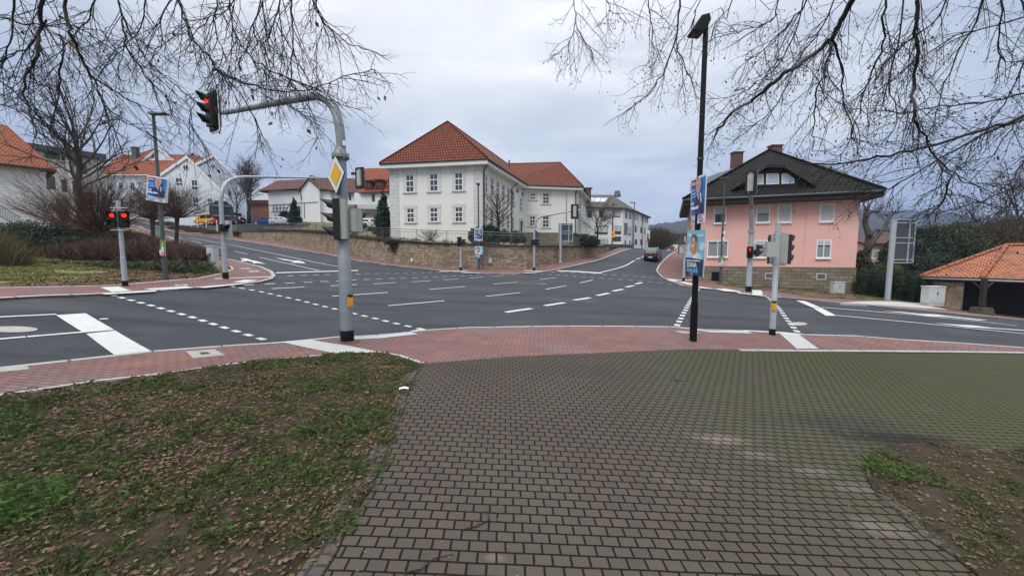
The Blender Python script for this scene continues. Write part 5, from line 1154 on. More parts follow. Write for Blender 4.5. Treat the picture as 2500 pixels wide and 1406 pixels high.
# diamond sign
def diamond(root, c, f, s, back=False):
    Mx = frame_at(c, f); g = MB()
    def d_(h, y0, y1, mi): p = [Mx@V3((h*math.cos(a), y0, h*math.sin(a))) for a in (0, math.pi/2, math.pi, 3*math.pi/2)]; g.prism(p, Mx.to_3x3()@V3((0, y1-y0, 0)), mi)
    d_(s, -.004, .004, 0)
    if not back: d_(s*.98, .005, .007, 1); d_(s*.93, .008, .010, 2); d_(s*.62, .011, .013, 1); d_(s*.595, .014, .016, 3)
    g.build('priority_sign', [M['signback'], M['black'], M['white'], M['signy']], root)
diamond(r, at(820.5, 427, Y-.16), (-.66, -.75), .41)
for y in (402, 448): arm(r, up(at(836, y, Y).z), at(824, y, Y-.13), .012)
# soil collar at the base
c_ = px2xy([(848+26*math.cos(a)+5, 834+5*math.sin(a)) for a in np.linspace(0, 2*math.pi, 14, endpoint=False)], NP); sheet('mast_base_sand', c_, NP+.012, M['needle'], .3, **ST_)
# 2: post on the left island with two red signals
b0 = gnd(306, 698, .06); Y = b0.y
r = thing('traffic_light', b0, 'grey post with two red-lit pedestrian signals side by side on the left island', 'traffic light')
top = at(289, 490, Y)
zs = at(300, 628, Y).z
pole(r, [b0, V3((b0.x, b0.y, zs)), V3((b0.x, b0.y, zs+.01)), V3((b0.x, b0.y, top.z))], [.075, .072, .062, .060]); band(r, b0-V3((0, 0, .02)), .08, .2)
for px_, ang in ((276, -24), (302, 16)): 
    c = at(px_, 536, Y+.02); head(r, c, rot(tocam(c), ang), 2, (0,), False, .92, pale=False, lamp=.068)
for y in (508, 562): arm(r, at(270, y, Y-.10), at(309, y, Y-.10), .016)
# 3: mast with long arm behind the near mast
b0 = gnd(551, 680, .06); Y = b0.y
r = thing('traffic_light', b0, 'grey mast on the left island tip with long horizontal arm and a stop sign back', 'traffic light')
zc = at(544, 485, Y).z; zt = at(547, 605, Y).z
pole(r, [b0, V3((b0.x, b0.y, zt)), V3((b0.x, b0.y, zt+.01)), V3((b0.x, b0.y, zc))], [.105, .10, .085, .082]); band(r, b0-V3((0, 0, .02)), .112, .28)
apx = [(543, 470, 0), (545, 458, .1), (551, 447, .3), (562, 439, .7), (578, 434, 1.1), (600, 432, 1.6), (690, 433, 2.9), (790, 435, 4.0), (893, 437, 5.0)]
pole(r, [V3((b0.x, b0.y, zc-.1))]+[at(x, y, Y+d*1.05) for x, y, d in apx], [.075, .075, .075, .074, .072, .07, .065, .05, .042, .035], name='cantilever_arm')
head(r, at(882, 436, Y+4.7), (.35, .94), 3, (), True, .95); mb = MB(); p = at(862, 424, Y+4.6); mb.tube([p, p-V3((0, 0, .25))], .012, 5); mb.box(p, (.18, .1, .12)); mb.build('detector_camera', M['blackpl'], r)
c = at(541, 515, Y+.12); Mx = frame_at(c, -tocam(c)); mb = MB(); mb.prism([Mx@V3((.44*math.cos(a), 0, .44*math.sin(a))) for a in np.arange(8)*math.pi/4+math.pi/8], Mx.to_3x3()@V3((0, .02, 0))); mb.build('stop_sign', M['signback'], r)
mb = MB(); mb.box((0, -.03, .2), (.6, .03, .03), Mx); mb.box((0, -.03, -.2), (.6, .03, .03), Mx); mb.build('sign_rail', M['galvl'], r)
head(r, at(545, 557, Y-.12), (.92, -.25), 1, (), False, 1.0); mb = MB(); a = at(559, 560, Y+.1); mb.box((a.x, a.y, a.z), (.14, .2, .72)); mb.build('control_box', M['palegrey'], r)
button(r, at(541, 640, Y-.02), (-.8, -.6), 1.)
# 4: thin post before the stone wall
def far_post(px_, pyb, pyt, off, label, heads, r0=.06, btn=None, armp=None, extra=None):
    b0 = gnd(px_, pyb, off); Y = b0.y; r = thing('traffic_light', b0, label, 'traffic light'); top = at(px_, pyt, Y)
    pole(r, [b0, V3((b0.x, b0.y, top.z))], [r0*1.1, r0], n=12); band(r, b0-V3((0, 0, .02)), r0*1.25, .28)
    for (x, y, dy, f, n, lit, board, s_, pale, fig) in heads: head(r, at(x, y, Y+dy), f, n, lit, board, s_, pale, figure=fig)
    if btn: button(r, at(*btn, Y-.05), (0, -1), 1.1)
    return r, b0, Y
far_post(1125, 661, 577, .07, 'thin grey signal post in front of the stone wall, left of the posters', [(1121, 590, -.1, (-.6, -.8), 3, (), 0, .78, 0, 0), (1133, 590, .1, (.95, -.2), 2, (), 0, .62, 0, 0)], .07)
r, b0, Y = far_post(1304, 661, 560, .07, 'grey traffic light mast with curved arm before the wing of the cream building', [(1300, 592, -.05, (-.95, -.3), 2, (), 0, .75, 0, 0), (1311, 592, -.1, (.8, -.6), 2, (), 0, .85, 0, 0)], .085)
pole(r, [at(1304.5, 563, Y)]+[at(x, y, Y+d) for x, y, d in ((1305, 550, 0), (1308, 541, 0), (1314, 533, -.1), (1324, 528, -.2), (1338, 526, -.4), (1370, 520, -.8), (1420, 512, -1.4))], [.07, .07, .07, .07, .068, .066, .06, .05], name='cantilever_arm', n=10)
head(r, at(1403, 517, Y-1.2), (.12, .99), 3, (), True, .92); diamond(r, at(1308, 573, Y+.1), (.3, .95), .35, True)
far_post(1668.5, 687, 577, .05, 'pale post at the corner pavement left of the pink house with a triangular sign', [(1661, 606, .0, (.1, .99), 3, (), 0, .95, 1, 0)], .075)
c = at(1661, 587, 28); mb = MB(); Mx = frame_at(c, (.6, .8)); mb.prism([Mx@V3(p) for p in ((-.42, 0, -.3), (.42, 0, -.3), (0, 0, .42))], Mx.to_3x3()@V3((0, .02, 0))); mb.build('warning_sign', M['signback'], sc.objects.get([o.name for o in sc.objects if o.get('label', '').startswith('pale post at the corner')][0]), )
# 7: mast before the pink house
b0 = gnd(1827, 712, .05); Y = b0.y
r = thing('traffic_light', b0, 'grey mast with lit red pedestrian figure in front of the pink house', 'traffic light')
zf = at(1834, 565, Y).z; zh = at(1834, 540, Y).z
pole(r, [b0, V3((b0.x, b0.y, zf))], [.14, .125]); band(r, b0-V3((0, 0, .02)), .15, .32)
mb = MB(); mb.cyl(V3((b0.x, b0.y, zf-.05)), V3((b0.x, b0.y, zf+.06)), .18, None, 16); mb.build('flange', M['galvl'], r)
pole(r, [V3((b0.x, b0.y, zf)), at(1835, 530, Y), at(1836, 508, Y), at(1834, 490, Y-.4), at(1831, 470, Y-1.0), at(1829, 455, Y-1.5)], [.105, .105, .10, .09, .08, .065], 'galv', name='cantilever_arm', n=12)
head(r, at(1837, 447, Y-1.5), (.90, .42), 3, (), True, 1.0)
mb = MB(); mb.tube([at(1831, 420, Y-1.45), at(1828, 474, Y-1.45)], .03, 6); mb.build('mounting_tube', M['galvl'], r)
c = at(1831, 616, Y-.22); head(r, c, tocam(c), 2, (0,), False, 1.05, figure=True)
head(r, at(1842, 616, Y-.05), (-.97, -.1), 1, (), False, 1.0, pale=False)
c = at(1848, 612, Y+.0); head(r, c, (.98, -.18), 2, (), False, 1.1, pale=True)
# 8: right foreground post
b0 = gnd(1885, 817, NP); Y = b0.y
r = thing('traffic_light', b0, 'grey post with pale signal housings seen from behind, right of the black lamp post', 'traffic light')
top = at(1903, 545, Y); zs = at(1888, 716, Y).z
pole(r, [b0, V3((b0.x, b0.y, zs)), V3((b0.x, b0.y, zs+.01)), V3((b0.x, b0.y, top.z))], [.078, .075, .068, .066]); band(r, b0-V3((0, 0, .02)), .082, .19)
head(r, at(1918, 609, Y+.05), (.90, .40), 3, (), False, .92); head(r, at(1889, 609, Y+.28), (.30, .95), 3, (), False, .92)
Mx = frame_at(at(1885, 609, Y-.20), (.2, .97)); mb = MB(); mb.box((0, 0, 0), (.30, .16, .40), Mx); autosmooth(mb.build('rear_casing', M['palegrey'], r))
for y in (579, 593, 625, 640): arm(r, at(1890, y, Y), at(1915, y, Y), .012)
button(r, at(1888, 748, Y-.03)+V3((-.01, -.04, 0)), (.1, -1), 1.)
# ---- lamps
def lamp(px_, pyb, pyt, off, label, r0, r1, m, headdim, hdx, lean=0., Yb=None, flat=True, name='street_lamp'):
    b0 = gnd(px_, pyb, off) if Yb is None else at(px_, pyb, Yb); Y = b0.y; r = thing(name, b0, label, 'street lamp')
    zt = at(px_, pyt, Y).z; zt = at(px_+ (1250-px_)*0, pyt, Y).z
    top = V3((b0.x+lean, b0.y, zt)); zs = b0.z+(zt-b0.z)*.13
    pole(r, [b0, V3((b0.x+lean*.13, b0.y, zs)), V3((b0.x+lean*.13, b0.y, zs+.01)), top], [r0, r0*.98, r0*.82, r1], m, 12)
    return r, b0, top, Y
r, b0, top, Y = lamp(405, 682, 283, .05, 'slim dark grey street lamp carrying a tilted election poster on the left island', .085, .05, 'darkpole', None, 0)
mb = MB(); c = top+V3((.22, -.05, .05)); mb.hexa([c+V3(p) for p in ((-.30, -.12, -.03), (.36, -.14, -.02), (.36, .14, -.02), (-.30, .12, -.03), (-.28, -.10, .05), (.34, -.10, .025), (.34, .10, .025), (-.28, .10, .05))]); mb.build('lamp_head', M['darkpole'], r)
r, b0, top, Y = lamp(1692, 832, 60, NP, 'tall black street lamp with two election posters in the right foreground', .085, .055, 'black', None, 0)
zb_ = at(1708, 388, Y).z; mb = MB(); mb.cyl(V3((b0.x, b0.y, zb_-.02)), V3((b0.x, b0.y, zb_+.02)), .078, None, 12); mb.build('clamp', M['darkpole'], r)
c = top+V3((-.04, -.06, .12)); Mx = Matrix.Translation(c)@Matrix.Rotation(R(38), 4, 'Z')@Matrix.Rotation(R(-6), 4, 'X')
mb = MB(); mb.prism([at(x, y, Y-.14) for x, y in ((1691, 74), (1714, 37), (1733, 32), (1736, 47), (1730, 62), (1719, 76))], (0, .30, 0));  mb.build('lamp_head', M['black'], r)
mb = MB(); a_, b_ = at(1694, 77, Y-.12), at(1718, 79, Y-.12); mb.prism([a_, b_, b_+V3((0, .26, 0)), a_+V3((0, .26, 0))], (0, 0, -.012)); mb.build('diffuser', M['iron'], r)
r, b0, top, Y = lamp(1758, 692, 437, .05, 'slender grey street lamp with stickers in front of the pink house windows', .10, .055, 'darkpole', None, 0)
mb = MB(); c = top+V3((-.10, -.1, .05)); mb.box(c, (.62, .26, .09)); mb.build('lamp_head', M['darkpole'], r)
mb = MB(); mb.box(at(1767, 580, Y-.1), (.13, .02, 1.05)); mb.box(at(1766.5, 560, Y-.115), (.09, .01, .25), None, 1); mb.box(at(1766.5, 575, Y-.115), (.10, .01, .22), None, 2); mb.box(at(1766.5, 592, Y-.115), (.09, .01, .2), None, 1); mb.build('sticker_strip', [M['white'], paint('sticker_blue', (.05, .15, .5)), M['tail']], r)
r, b0, top, Y = lamp(1169, 661, 452, .07, 'dark street lamp post at the wall corner carrying two election posters', .085, .055, 'darkpole', None, 0, Yb=31.0)
mb = MB(); c = top+V3((0, -.1, .05)); mb.box(c, (.26, .6, .09)); mb.build('lamp_head', M['darkpole'], r)
r, b0, top, Y = lamp(1494, 611, 500, .07, 'distant street lamp with small yellow sign beside the right road kerb', .11, .07, 'darkpole', None, 0)
mb = MB(); c = top+V3((.15, -.1, .05)); mb.box(c, (.5, .3, .1)); mb.build('lamp_head', M['darkpole'], r); c = at(1497, 572, Y-.15); mb = MB(); mb.box(c, (.42, .03, .8)); mb.box(c+V3((-.1, -.02, .0)), (.12, .02, .3), None, 1); mb.build('yellow_sign', [M['signy'], M['tail']], r)
r, b0, top, Y = lamp(1546, 606, 496, .07, 'farthest street lamp rising beside the end of the white corner building', .1, .06, 'darkpole', None, 0, Yb=63)
mb = MB(); mb.box(top+V3((-.3, -.1, .05)), (.8, .3, .1)); mb.build('lamp_head', M['darkpole'], r)
# ---- direction sign boards seen from behind
def backboard(px_, pyb, Yp, off, pt, x0, y0, x1, y1, dy, label, rp=.14):
    b0 = at(px_, pyb, Yp); r = thing('direction_sign', b0, label, 'road sign'); top = at(pt[0], pt[1], Yp)
    pole(r, [b0, V3((b0.x, b0.y, top.z))], [rp, rp*.9], 'galvl', 14)
    mb = MB(); mb.cyl(b0-V3((0, 0, .05)), b0+V3((0, 0, .05)), rp*1.7, None, 14); mb.build('base_plate', M['galvl'], r)
    TL, TR, BR, BL = at(x0[0], y0[0], Yp+dy[0]), at(x1[0], y1[0], Yp+dy[1]), at(x1[1], y1[1], Yp+dy[1]), at(x0[1], y0[1], Yp+dy[0])
    zt, zb = (TL.z+TR.z)/2, (BL.z+BR.z)/2; A, B = TL.xy, TR.xy; F = Fac(A, B); mb = MB(); F.box(mb, 0, F.L, zb, zt, -.06, -.03); mb.build('panel', M['signback'], r)
    mb = MB(); h = zt-zb
    for a, b in ((zt-.05, zt), (zb, zb+.05)): F.box(mb, 0, F.L, a, b, -.03, .0)
    for a, b in ((0, .05), (F.L-.05, F.L), (F.L*.68, F.L*.68+.08)): F.box(mb, a, b, zb, zt, -.028, .03)
    for t in (.08, .46, .58, .92): F.box(mb, .02, F.L-.02, zb+h*t-.03, zb+h*t+.03, -.028, .018)
    mb.build('frame', M['galvl'], r); mb = MB()
    for t in (.45, .57): F.box(mb, .0, F.L, zb+h*t, zb+h*t+.012, -.029, -.0295+.003)
    return r
backboard(2166, 735, 25, .05, (2187, 536), (2188, 2176), (540, 641), (2238, 2226), (531, 644), (.2, .5), 'large direction sign seen from behind on a pale post, left of the market shelter', .155)
backboard(1368, 641, 34.6, .07, (1367, 546), (1364, 1364), (546, 592), (1399, 1399), (544, 591), (.1, .3), 'direction sign seen from behind on a grey post in front of the stone wall', .11)
# ---- posters
def textpts(body, bold=.0):
    cu = bpy.data.curves.new('t', 'FONT'); cu.body = body; cu.offset = bold; cu.resolution_u = 3; ob = bpy.data.objects.new('t', cu); col.objects.link(ob)
    dg = bpy.context.evaluated_depsgraph_get(); me = bpy.data.meshes.new_from_object(ob.evaluated_get(dg)); v = [tuple(a.co) for a in me.vertices]; f = [tuple(p.vertices) for p in me.polygons]
    bpy.data.objects.remove(ob); bpy.data.curves.remove(cu); bpy.data.meshes.remove(me); return v, f
PM = {k: mat('poster_'+k, c, .45) for k, c in dict(white=(.78, .78, .80), blue=(.02, .20, .62), navy=(.015, .03, .10), red=(.65, .04, .05), skin=(.62, .38, .28), skin2=(.52, .30, .22), suit=(.03, .04, .16), tie=(.06, .05, .10), lblue=(.25, .52, .78), cyan=(.10, .42, .58), sky=(.20, .50, .66), hair=(.14, .09, .06), blond=(.42, .32, .2), grey=(.5, .5, .5), deep=(.012, .05, .13), cloud=(.55, .66, .70), dark=(.02, .02, .03), green=(.12, .22, .06), yel=(.7, .5, .05)).items()}
class Poster:
    def __init__(s, TL, TR, BR, BL, label, name='election_poster', cat='poster', group=None):
        s.q = [V3(p) for p in (TL, TR, BR, BL)]; c = sum(s.q, V3((0, 0, 0)))/4; s.n = (s.q[1]-s.q[0]).cross(s.q[3]-s.q[0]).normalized()
        if s.n.dot(c-V3((0, 0, EYE))) > 0: s.n = -s.n
        s.r = thing(name, c, label, cat, group); s.k = max(.003, .0006*c.length)
        mb = MB(); mb.prism([p-s.n*.012 for p in s.q], s.n*.012); mb.build('board', PM['white'], s.r); s.lay = 0
    def P(s, u, v, l): a = s.q[0].lerp(s.q[1], u); b = s.q[3].lerp(s.q[2], u); return a.lerp(b, v)+s.n*(s.k*l)
    def poly(s, name, pts, m, l): 
        mb = MB(); mb.prism([s.P(u, v, l-.9) for u, v in pts], s.n*(s.k*.9)); return mb.build(name, PM[m], s.r)
    def polys(s, name, L_, m, l):
        mb = MB()
        for pts in L_: mb.prism([s.P(u, v, l-.9) for u, v in pts], s.n*(s.k*.9))
        return mb.build(name, PM[m], s.r)
    def ell(s, name, cu, cv, ru, rv, m, l, n=20): return s.poly(name, [(cu+ru*math.cos(a), cv+rv*math.sin(a)) for a in np.linspace(0, 2*math.pi, n, endpoint=False)], m, l)
    def text(s, body, u0, v0, h, w_, m, l, bold=.02):
        v, f = textpts(body, bold); xs = [a[0] for a in v]; ys = [a[1] for a in v]; x0, x1, y0, y1 = min(xs), max(xs), min(ys), max(ys)
        mb = MB(); mb.add([s.P(u0+(a[0]-x0)/(x1-x0)*w_, v0+h-(a[1]-y0)/(y1-y0)*h, l) for a in v], f); o = mb.build('lettering', PM[m], s.r); return o
def words(u0, v0, h, w_, n, sk=0.):
    """rows of word-like blocks for lines too small to read"""
    out = []; u = u0; rnd = random.Random(int(u0*997+v0*131+n))
    while u < u0+w_-.02:
        k = .035+.03*rnd.random(); k = min(k, u0+w_-u); hh = h*(1. if rnd.random() < .3 else .72); out.append([(u, v0+h-hh), (u+k, v0+h-hh), (u+k, v0+h), (u, v0+h)]); u += k+.012
    return out
def man_poster(q, label):
    p = Poster(*q, label, group='blue election posters with a man in a suit')
    p.poly('picture', [(.07, .05), (.95, .05), (.95, .80), (.07, .80)], 'blue', 2)
    p.poly('suit', [(.95, .80), (.95, .56), (.80, .43), (.72, .40), (.52, .40), (.42, .46), (.22, .52), (.30, .62), (.42, .80)], 'suit', 3)
    p.poly('shirt', [(.50, .34), (.55, .38), (.70, .36), (.74, .40), (.80, .55), (.74, .62), (.58, .46), (.46, .38)], 'white', 4)
    p.poly('tie', [(.63, .42), (.70, .41), (.78, .62), (.80, .80), (.70, .80), (.68, .58)], 'tie', 5)
    p.ell('neck', .61, .34, .10, .09, 'skin2', 4.6); p.ell('head', .61, .20, .155, .165, 'skin', 6); p.poly('hair', [(.46, .18), (.48, .09), (.56, .045), (.66, .04), (.74, .09), (.70, .075), (.60, .065), (.52, .10), (.485, .2)], 'grey', 7)
    p.polys('features', [[(.52, .175), (.57, .17), (.57, .185), (.52, .19)], [(.64, .17), (.70, .175), (.70, .19), (.64, .185)], [(.56, .27), (.66, .265), (.66, .28), (.56, .283)], [(.60, .19), (.62, .19), (.63, .235), (.59, .235)]], 'skin2', 7.2)
    p.polys('lettering', words(.10, .055, .025, .3, 1), 'dark', 4); p.poly('red_band', [(.03, .09), (.42, .09), (.42, .175), (.03, .175)], 'red', 4)
    p.polys('lettering', words(.07, .10, .026, .3, 3)+words(.07, .14, .026, .32, 4), 'white', 5)
    p.polys('lettering', words(.11, .25, .045, .26, 5)+words(.11, .32, .045, .32, 6)+words(.15, .385, .045, .30, 7), 'lblue', 5)
    p.polys('lettering', words(.10, .53, .05, .22, 8)+words(.12, .62, .065, .50, 9)+words(.12, .64, .05, .50, 10), 'white', 5)
    p.poly('blue_box', [(.05, .86), (.40, .86), (.40, .94), (.05, .94)], 'lblue', 3); p.polys('lettering', words(.12, .875, .02, .26, 11)+words(.12, .905, .02, .26, 12), 'white', 4); p.poly('red_cross', [(.03, .835), (.06, .83), (.09, .855), (.12, .83), (.14, .84), (.11, .87), (.14, .905), (.11, .91), (.085, .885), (.05, .91), (.04, .9), (.065, .87)], 'red', 5)
    p.polys('cross_mark', [[(.485, .865), (.505, .865), (.505, .90), (.485, .90)], [(.465, .878), (.525, .878), (.525, .887), (.465, .887)]], 'dark', 3)
    p.text('AfD', .60, .84, .065, .24, 'blue', 4, .03)
    p.poly('red_arrow', [(.70, .925), (.75, .945), (.84, .935), (.93, .90), (.95, .905), (.88, .955), (.78, .972), (.71, .965)], 'red', 4)
    return p
def woman_poster(q, label):
    p = Poster(*q, label, group='teal election posters with a long haired woman')
    p.poly('picture', [(0.0, 0), (1, 0), (1, .64), (0, .60)], 'sky', 2)
    for cu, cv, ru, rv in ((.14, .40, .13, .10), (.85, .36, .16, .09), (.12, .10, .1, .04), (.75, .12, .2, .03)): p.ell('cloud', cu, cv, ru, rv, 'cloud', 2.8)
    p.ell('hair', .42, .27, .19, .19, 'hair', 4); p.poly('hair_strands', [(.24, .26), (.60, .24), (.66, .40), (.70, .55), (.60, .60), (.24, .5), (.17, .47)], 'blond', 4.6)
    p.poly('blazer', [(.0, .47), (.22, .45), (.36, .54), (.50, .55), (.64, .47), (.86, .54), (.93, .635), (0, .60)], 'cloud', 5.4); p.poly('top', [(.33, .52), (.60, .52), (.66, .62), (.34, .61)], 'white', 6.2)
    p.poly('neck', [(.36, .38), (.50, .38), (.52, .52), (.45, .56), (.34, .52)], 'skin2', 6.8); p.ell('face', .42, .285, .115, .135, 'skin', 7.6)
    p.polys('features', [[(.34, .25), (.39, .248), (.39, .262), (.34, .264)], [(.45, .248), (.50, .25), (.50, .264), (.45, .262)]], 'hair', 8.6); p.poly('mouth', [(.36, .345), (.48, .34), (.45, .362), (.39, .364)], 'white', 8.6)
    p.poly('lower_panel', [(0, .60), (.42, .60), (1, .64), (1, 1), (0, 1)], 'deep', 5.8)
    p.poly('cyan_tag', [(0, .55), (.38, .55), (.40, .61), (0, .61)], 'lblue', 7.); p.polys('lettering', words(.04, .57, .02, .3, 2), 'white', 8)
    p.polys('lettering', words(.05, .65, .028, .82, 3), 'white', 7); p.text('DANA', .10, .70, .115, .58, 'white', 7, .035); p.text('HAUKE', .08, .835, .095, .68, 'lblue', 7, .035); p.text('CDU', .30, .945, .033, .16, 'white', 7, .02)
    return p
def corners(l, Yl, Yr): return [at(*l[0], Yl), at(*l[1], Yr), at(*l[2], Yr), at(*l[3], Yl)]
Yb = gnd(1692, 832, NP).y
man_poster(corners([(1687.3, 438.5), (1725.7, 422), (1720, 543), (1686, 549)], Yb+.30, Yb-.42), 'blue election poster of a man, upper of the two on the black lamp post')
woman_poster(corners([(1680, 564.4), (1723.6, 560.5), (1717, 676), (1677, 670)], Yb+.18, Yb-.40), 'teal election poster reading DANA HAUKE on the black lamp post in the right foreground')
Yl = gnd(405, 682, .05).y
man_poster(corners([(360, 428), (411, 436), (402.5, 496), (356, 488)], Yl-.22, Yl-.10), 'tilted blue election poster of a man on the lamp of the left island')
p = Poster(at(412, 437, Yl+.16), at(410, 496, Yl+.16), at(403, 495, Yl-.08), at(411.5, 436, Yl-.08), 'back of the second poster board behind the tilted blue poster on the left lamp')
Yw = 31.0
man_poster(corners([(1158, 557), (1178.5, 557), (1178, 588.5), (1158, 588)], Yw-.12, Yw-.12), 'blue election poster of a man on the lamp post before the stone wall')
woman_poster(corners([(1159.5, 601), (1178.5, 601), (1178, 632.5), (1159.5, 632)], Yw-.12, Yw-.12), 'teal election poster reading DANA HAUKE on the lamp post before the stone wall')
def red_poster(q, label):
    p = Poster(*q, label); p.poly('picture', [(0, 0), (1, 0), (1, .75), (0, .75)], 'green', 2); p.ell('face', .6, .28, .16, .12, 'skin', 3); p.poly('shirt', [(.4, .4), (.8, .4), (.9, .75), (.35, .75)], 'cloud', 3.2); p.poly('red_panel', [(0, .75), (1, .75), (1, 1), (0, 1)], 'red', 3)
    p.polys('lettering', words(.1, .80, .05, .8, 2)+words(.1, .89, .05, .7, 5), 'white', 4); p.poly('white_corner', [(0, .62), (.3, .62), (.3, .85), (0, .85)], 'white', 4)
red_poster([at(391.5, 586, Yl-.1), at(403, 586, Yl-.1), at(404, 625, Yl-.1), at(392.5, 625, Yl-.1)], 'small narrow poster with a red lower panel low on the left island lamp')
Yp = gnd(1758, 692, .05).y
red_poster([at(1754, 627, Yp-.15), at(1768, 627, Yp-.15), at(1767, 651, Yp-.15), at(1753, 651, Yp-.15)], 'small poster with a red lower panel on the slender lamp by the pink house')
# wall plates
for x, y, w_, h_, lab in ((1005, 634, .16, .26, 'small white plate low on the left part of the stone wall'), (1197, 633, .22, .14, 'upper of two small white plates on the stone wall right of the posters'), (1197, 639, .24, .18, 'lower of two small white plates on the stone wall right of the posters'), (1245, 639, .22, .16, 'single small grey plate on the stone wall before the curved-arm mast')):
    Yw_ = float(np.interp(x, [a[0] for a in WALL], [a[2] for a in WALL]))-.03; c = at(x, y, Yw_); t = thing('wall_plate', c, lab, 'sign'); mb = MB(); mb.box(c, (w_, .05, h_)); mb.build('plate', PM['white' if '1245' not in str(x) else 'grey'], t)
    if x != 1005: mb = MB(); mb.box(c+V3((-.04, -.03, 0)), (.05, .01, h_*.5)); mb.box(c+V3((.04, -.03, 0)), (.05, .01, h_*.5)); mb.build('symbol', PM['dark'], t)
# ---- cabinets
def cabinet(c0, c1, yb, yt, Yc, dep, label, two=False, lean=0, plinth=.1):
    a, b = at(c0, yb, Yc), at(c1, yb, Yc); top = at((c0+c1)/2, yt, Yc).z; r = thing('utility_cabinet', ((a.x+b.x)/2, Yc+dep/2, a.z), label, 'utility box'); w_ = b.x-a.x; cx = (a.x+b.x)/2; cy = Yc+dep/2; h = top-a.z
    bm = MB(); bm.box((cx, cy, a.z+h/2), (w_, dep, h)); o = bm.build('housing', M['cabin'], r); bv = o.modifiers.new('b', 'BEVEL'); bv.width = .015; bv.segments = 2
    bm = MB(); bm.box((cx, cy, top+.02), (w_+.06, dep+.06, .05)); bm.build('lid', M['cabin'], r); bm = MB(); bm.box((cx, cy, a.z-.05), (w_*.94, dep*.94, .24)); bm.build('plinth', M['conc'], r)
    bm = MB(); nd = 2 if two else 1
    for k in range(nd): bm = MB(); ww = w_/nd; bm.box((cx-w_/2+ww*(k+.5), Yc-.008, a.z+h*.52), (ww*.88, .016, h*.86)); d = bm.build('door', M['cabin'], r)
    bm = MB(); bm.box((cx+.0, Yc-.03, a.z+h*.62), (.035, .03, .14)); bm.build('handle', M['blackpl'], d)
    return r
Yc = gnd(515, 656, .06).y; cabinet(506, 524, 656, 602, Yc, .35, 'slim tall pale grey cabinet on the left island beside the arm mast')
cabinet(2035, 2062, 717, 690, 28.2, .35, 'low grey cabinet at the foot of the pink house plinth')
cabinet(2267, 2306, 741, 701, 23.2, .5, 'pale two-door utility cabinet beside the stone end of the market shelter', True)
Yk = gnd(385, 600, .05).y; cabinet(381, 391, 612, 556, Yk, .3, 'narrow light cabinet among the round bushes by the left road')
# white paper scrap on the lawn edge
c = gnd(986, 949, NP+.03); t = thing('paper_scrap', c, 'crumpled white paper scrap at the edge of the near lawn', 'litter'); mb = MB(); mb.add([c+V3(p) for p in ((-.06, -.03, 0), (0, -.04, .02), (.07, -.02, .005), (.06, .03, .012), (.0, .035, .025), (-.07, .02, .01))], [(0, 1, 4, 5), (1, 2, 3, 4)]); mb.build('paper', M['white'], t)
# ================================================================ cars
CARS = {
 'hatch': dict(L=4.2, st=[(-2.08, .70, .42, .72, .72, .58), (-2.02, .80, .28, .92, .93, .62), (-1.75, .87, .22, .98, 1.28, .66), (-1.25, .89, .20, .97, 1.44, .66), (-.2, .90, .20, .95, 1.47, .66), (.55, .89, .20, .94, 1.38, .64), (1.2, .88, .20, .92, .95, .62), (1.75, .84, .22, .82, .83, .60), (2.02, .74, .28, .66, .67, .52), (2.1, .62, .36, .55, .56, .48)], g=(2, 5)),
 'suv': dict(L=4.5, st=[(-2.22, .74, .45, .85, .85, .62), (-2.18, .86, .34, 1.02, 1.05, .66), (-1.98, .91, .30, 1.08, 1.42, .68), (-1.5, .93, .28, 1.07, 1.60, .70), (-.3, .93, .28, 1.05, 1.63, .70), (.45, .93, .28, 1.03, 1.56, .68), (1.15, .92, .28, 1.02, 1.06, .66), (1.8, .88, .30, .94, .95, .62), (2.1, .80, .36, .80, .81, .56), (2.2, .68, .42, .66, .67, .5)], g=(2, 5)),
 'sedan': dict(L=4.6, st=[(-2.28, .72, .40, .84, .84, .58), (-2.18, .82, .28, .94, .95, .62), (-1.6, .87, .22, .98, 1.0, .62), (-1.0, .88, .20, .97, 1.36, .62), (-.2, .88, .20, .94, 1.42, .63), (.4, .88, .20, .92, 1.36, .62), (1.1, .87, .20, .90, .93, .60), (1.8, .84, .22, .80, .81, .58), (2.15, .74, .28, .66, .67, .52), (2.26, .62, .36, .55, .56, .48)], g=(3, 5)),
 'van': dict(L=4.9, st=[(-2.42, .84, .40, 1.10, 1.12, .78), (-2.40, .90, .30, 1.14, 1.86, .78), (-2.0, .93, .26, 1.12, 1.93, .80), (-.6, .94, .26, 1.10, 1.95, .80), (.8, .94, .26, 1.10, 1.90, .78), (1.6, .93, .26, 1.08, 1.16, .74), (2.1, .90, .30, .92, .93, .70), (2.4, .80, .38, .72, .73, .6)], g=(1, 4))}
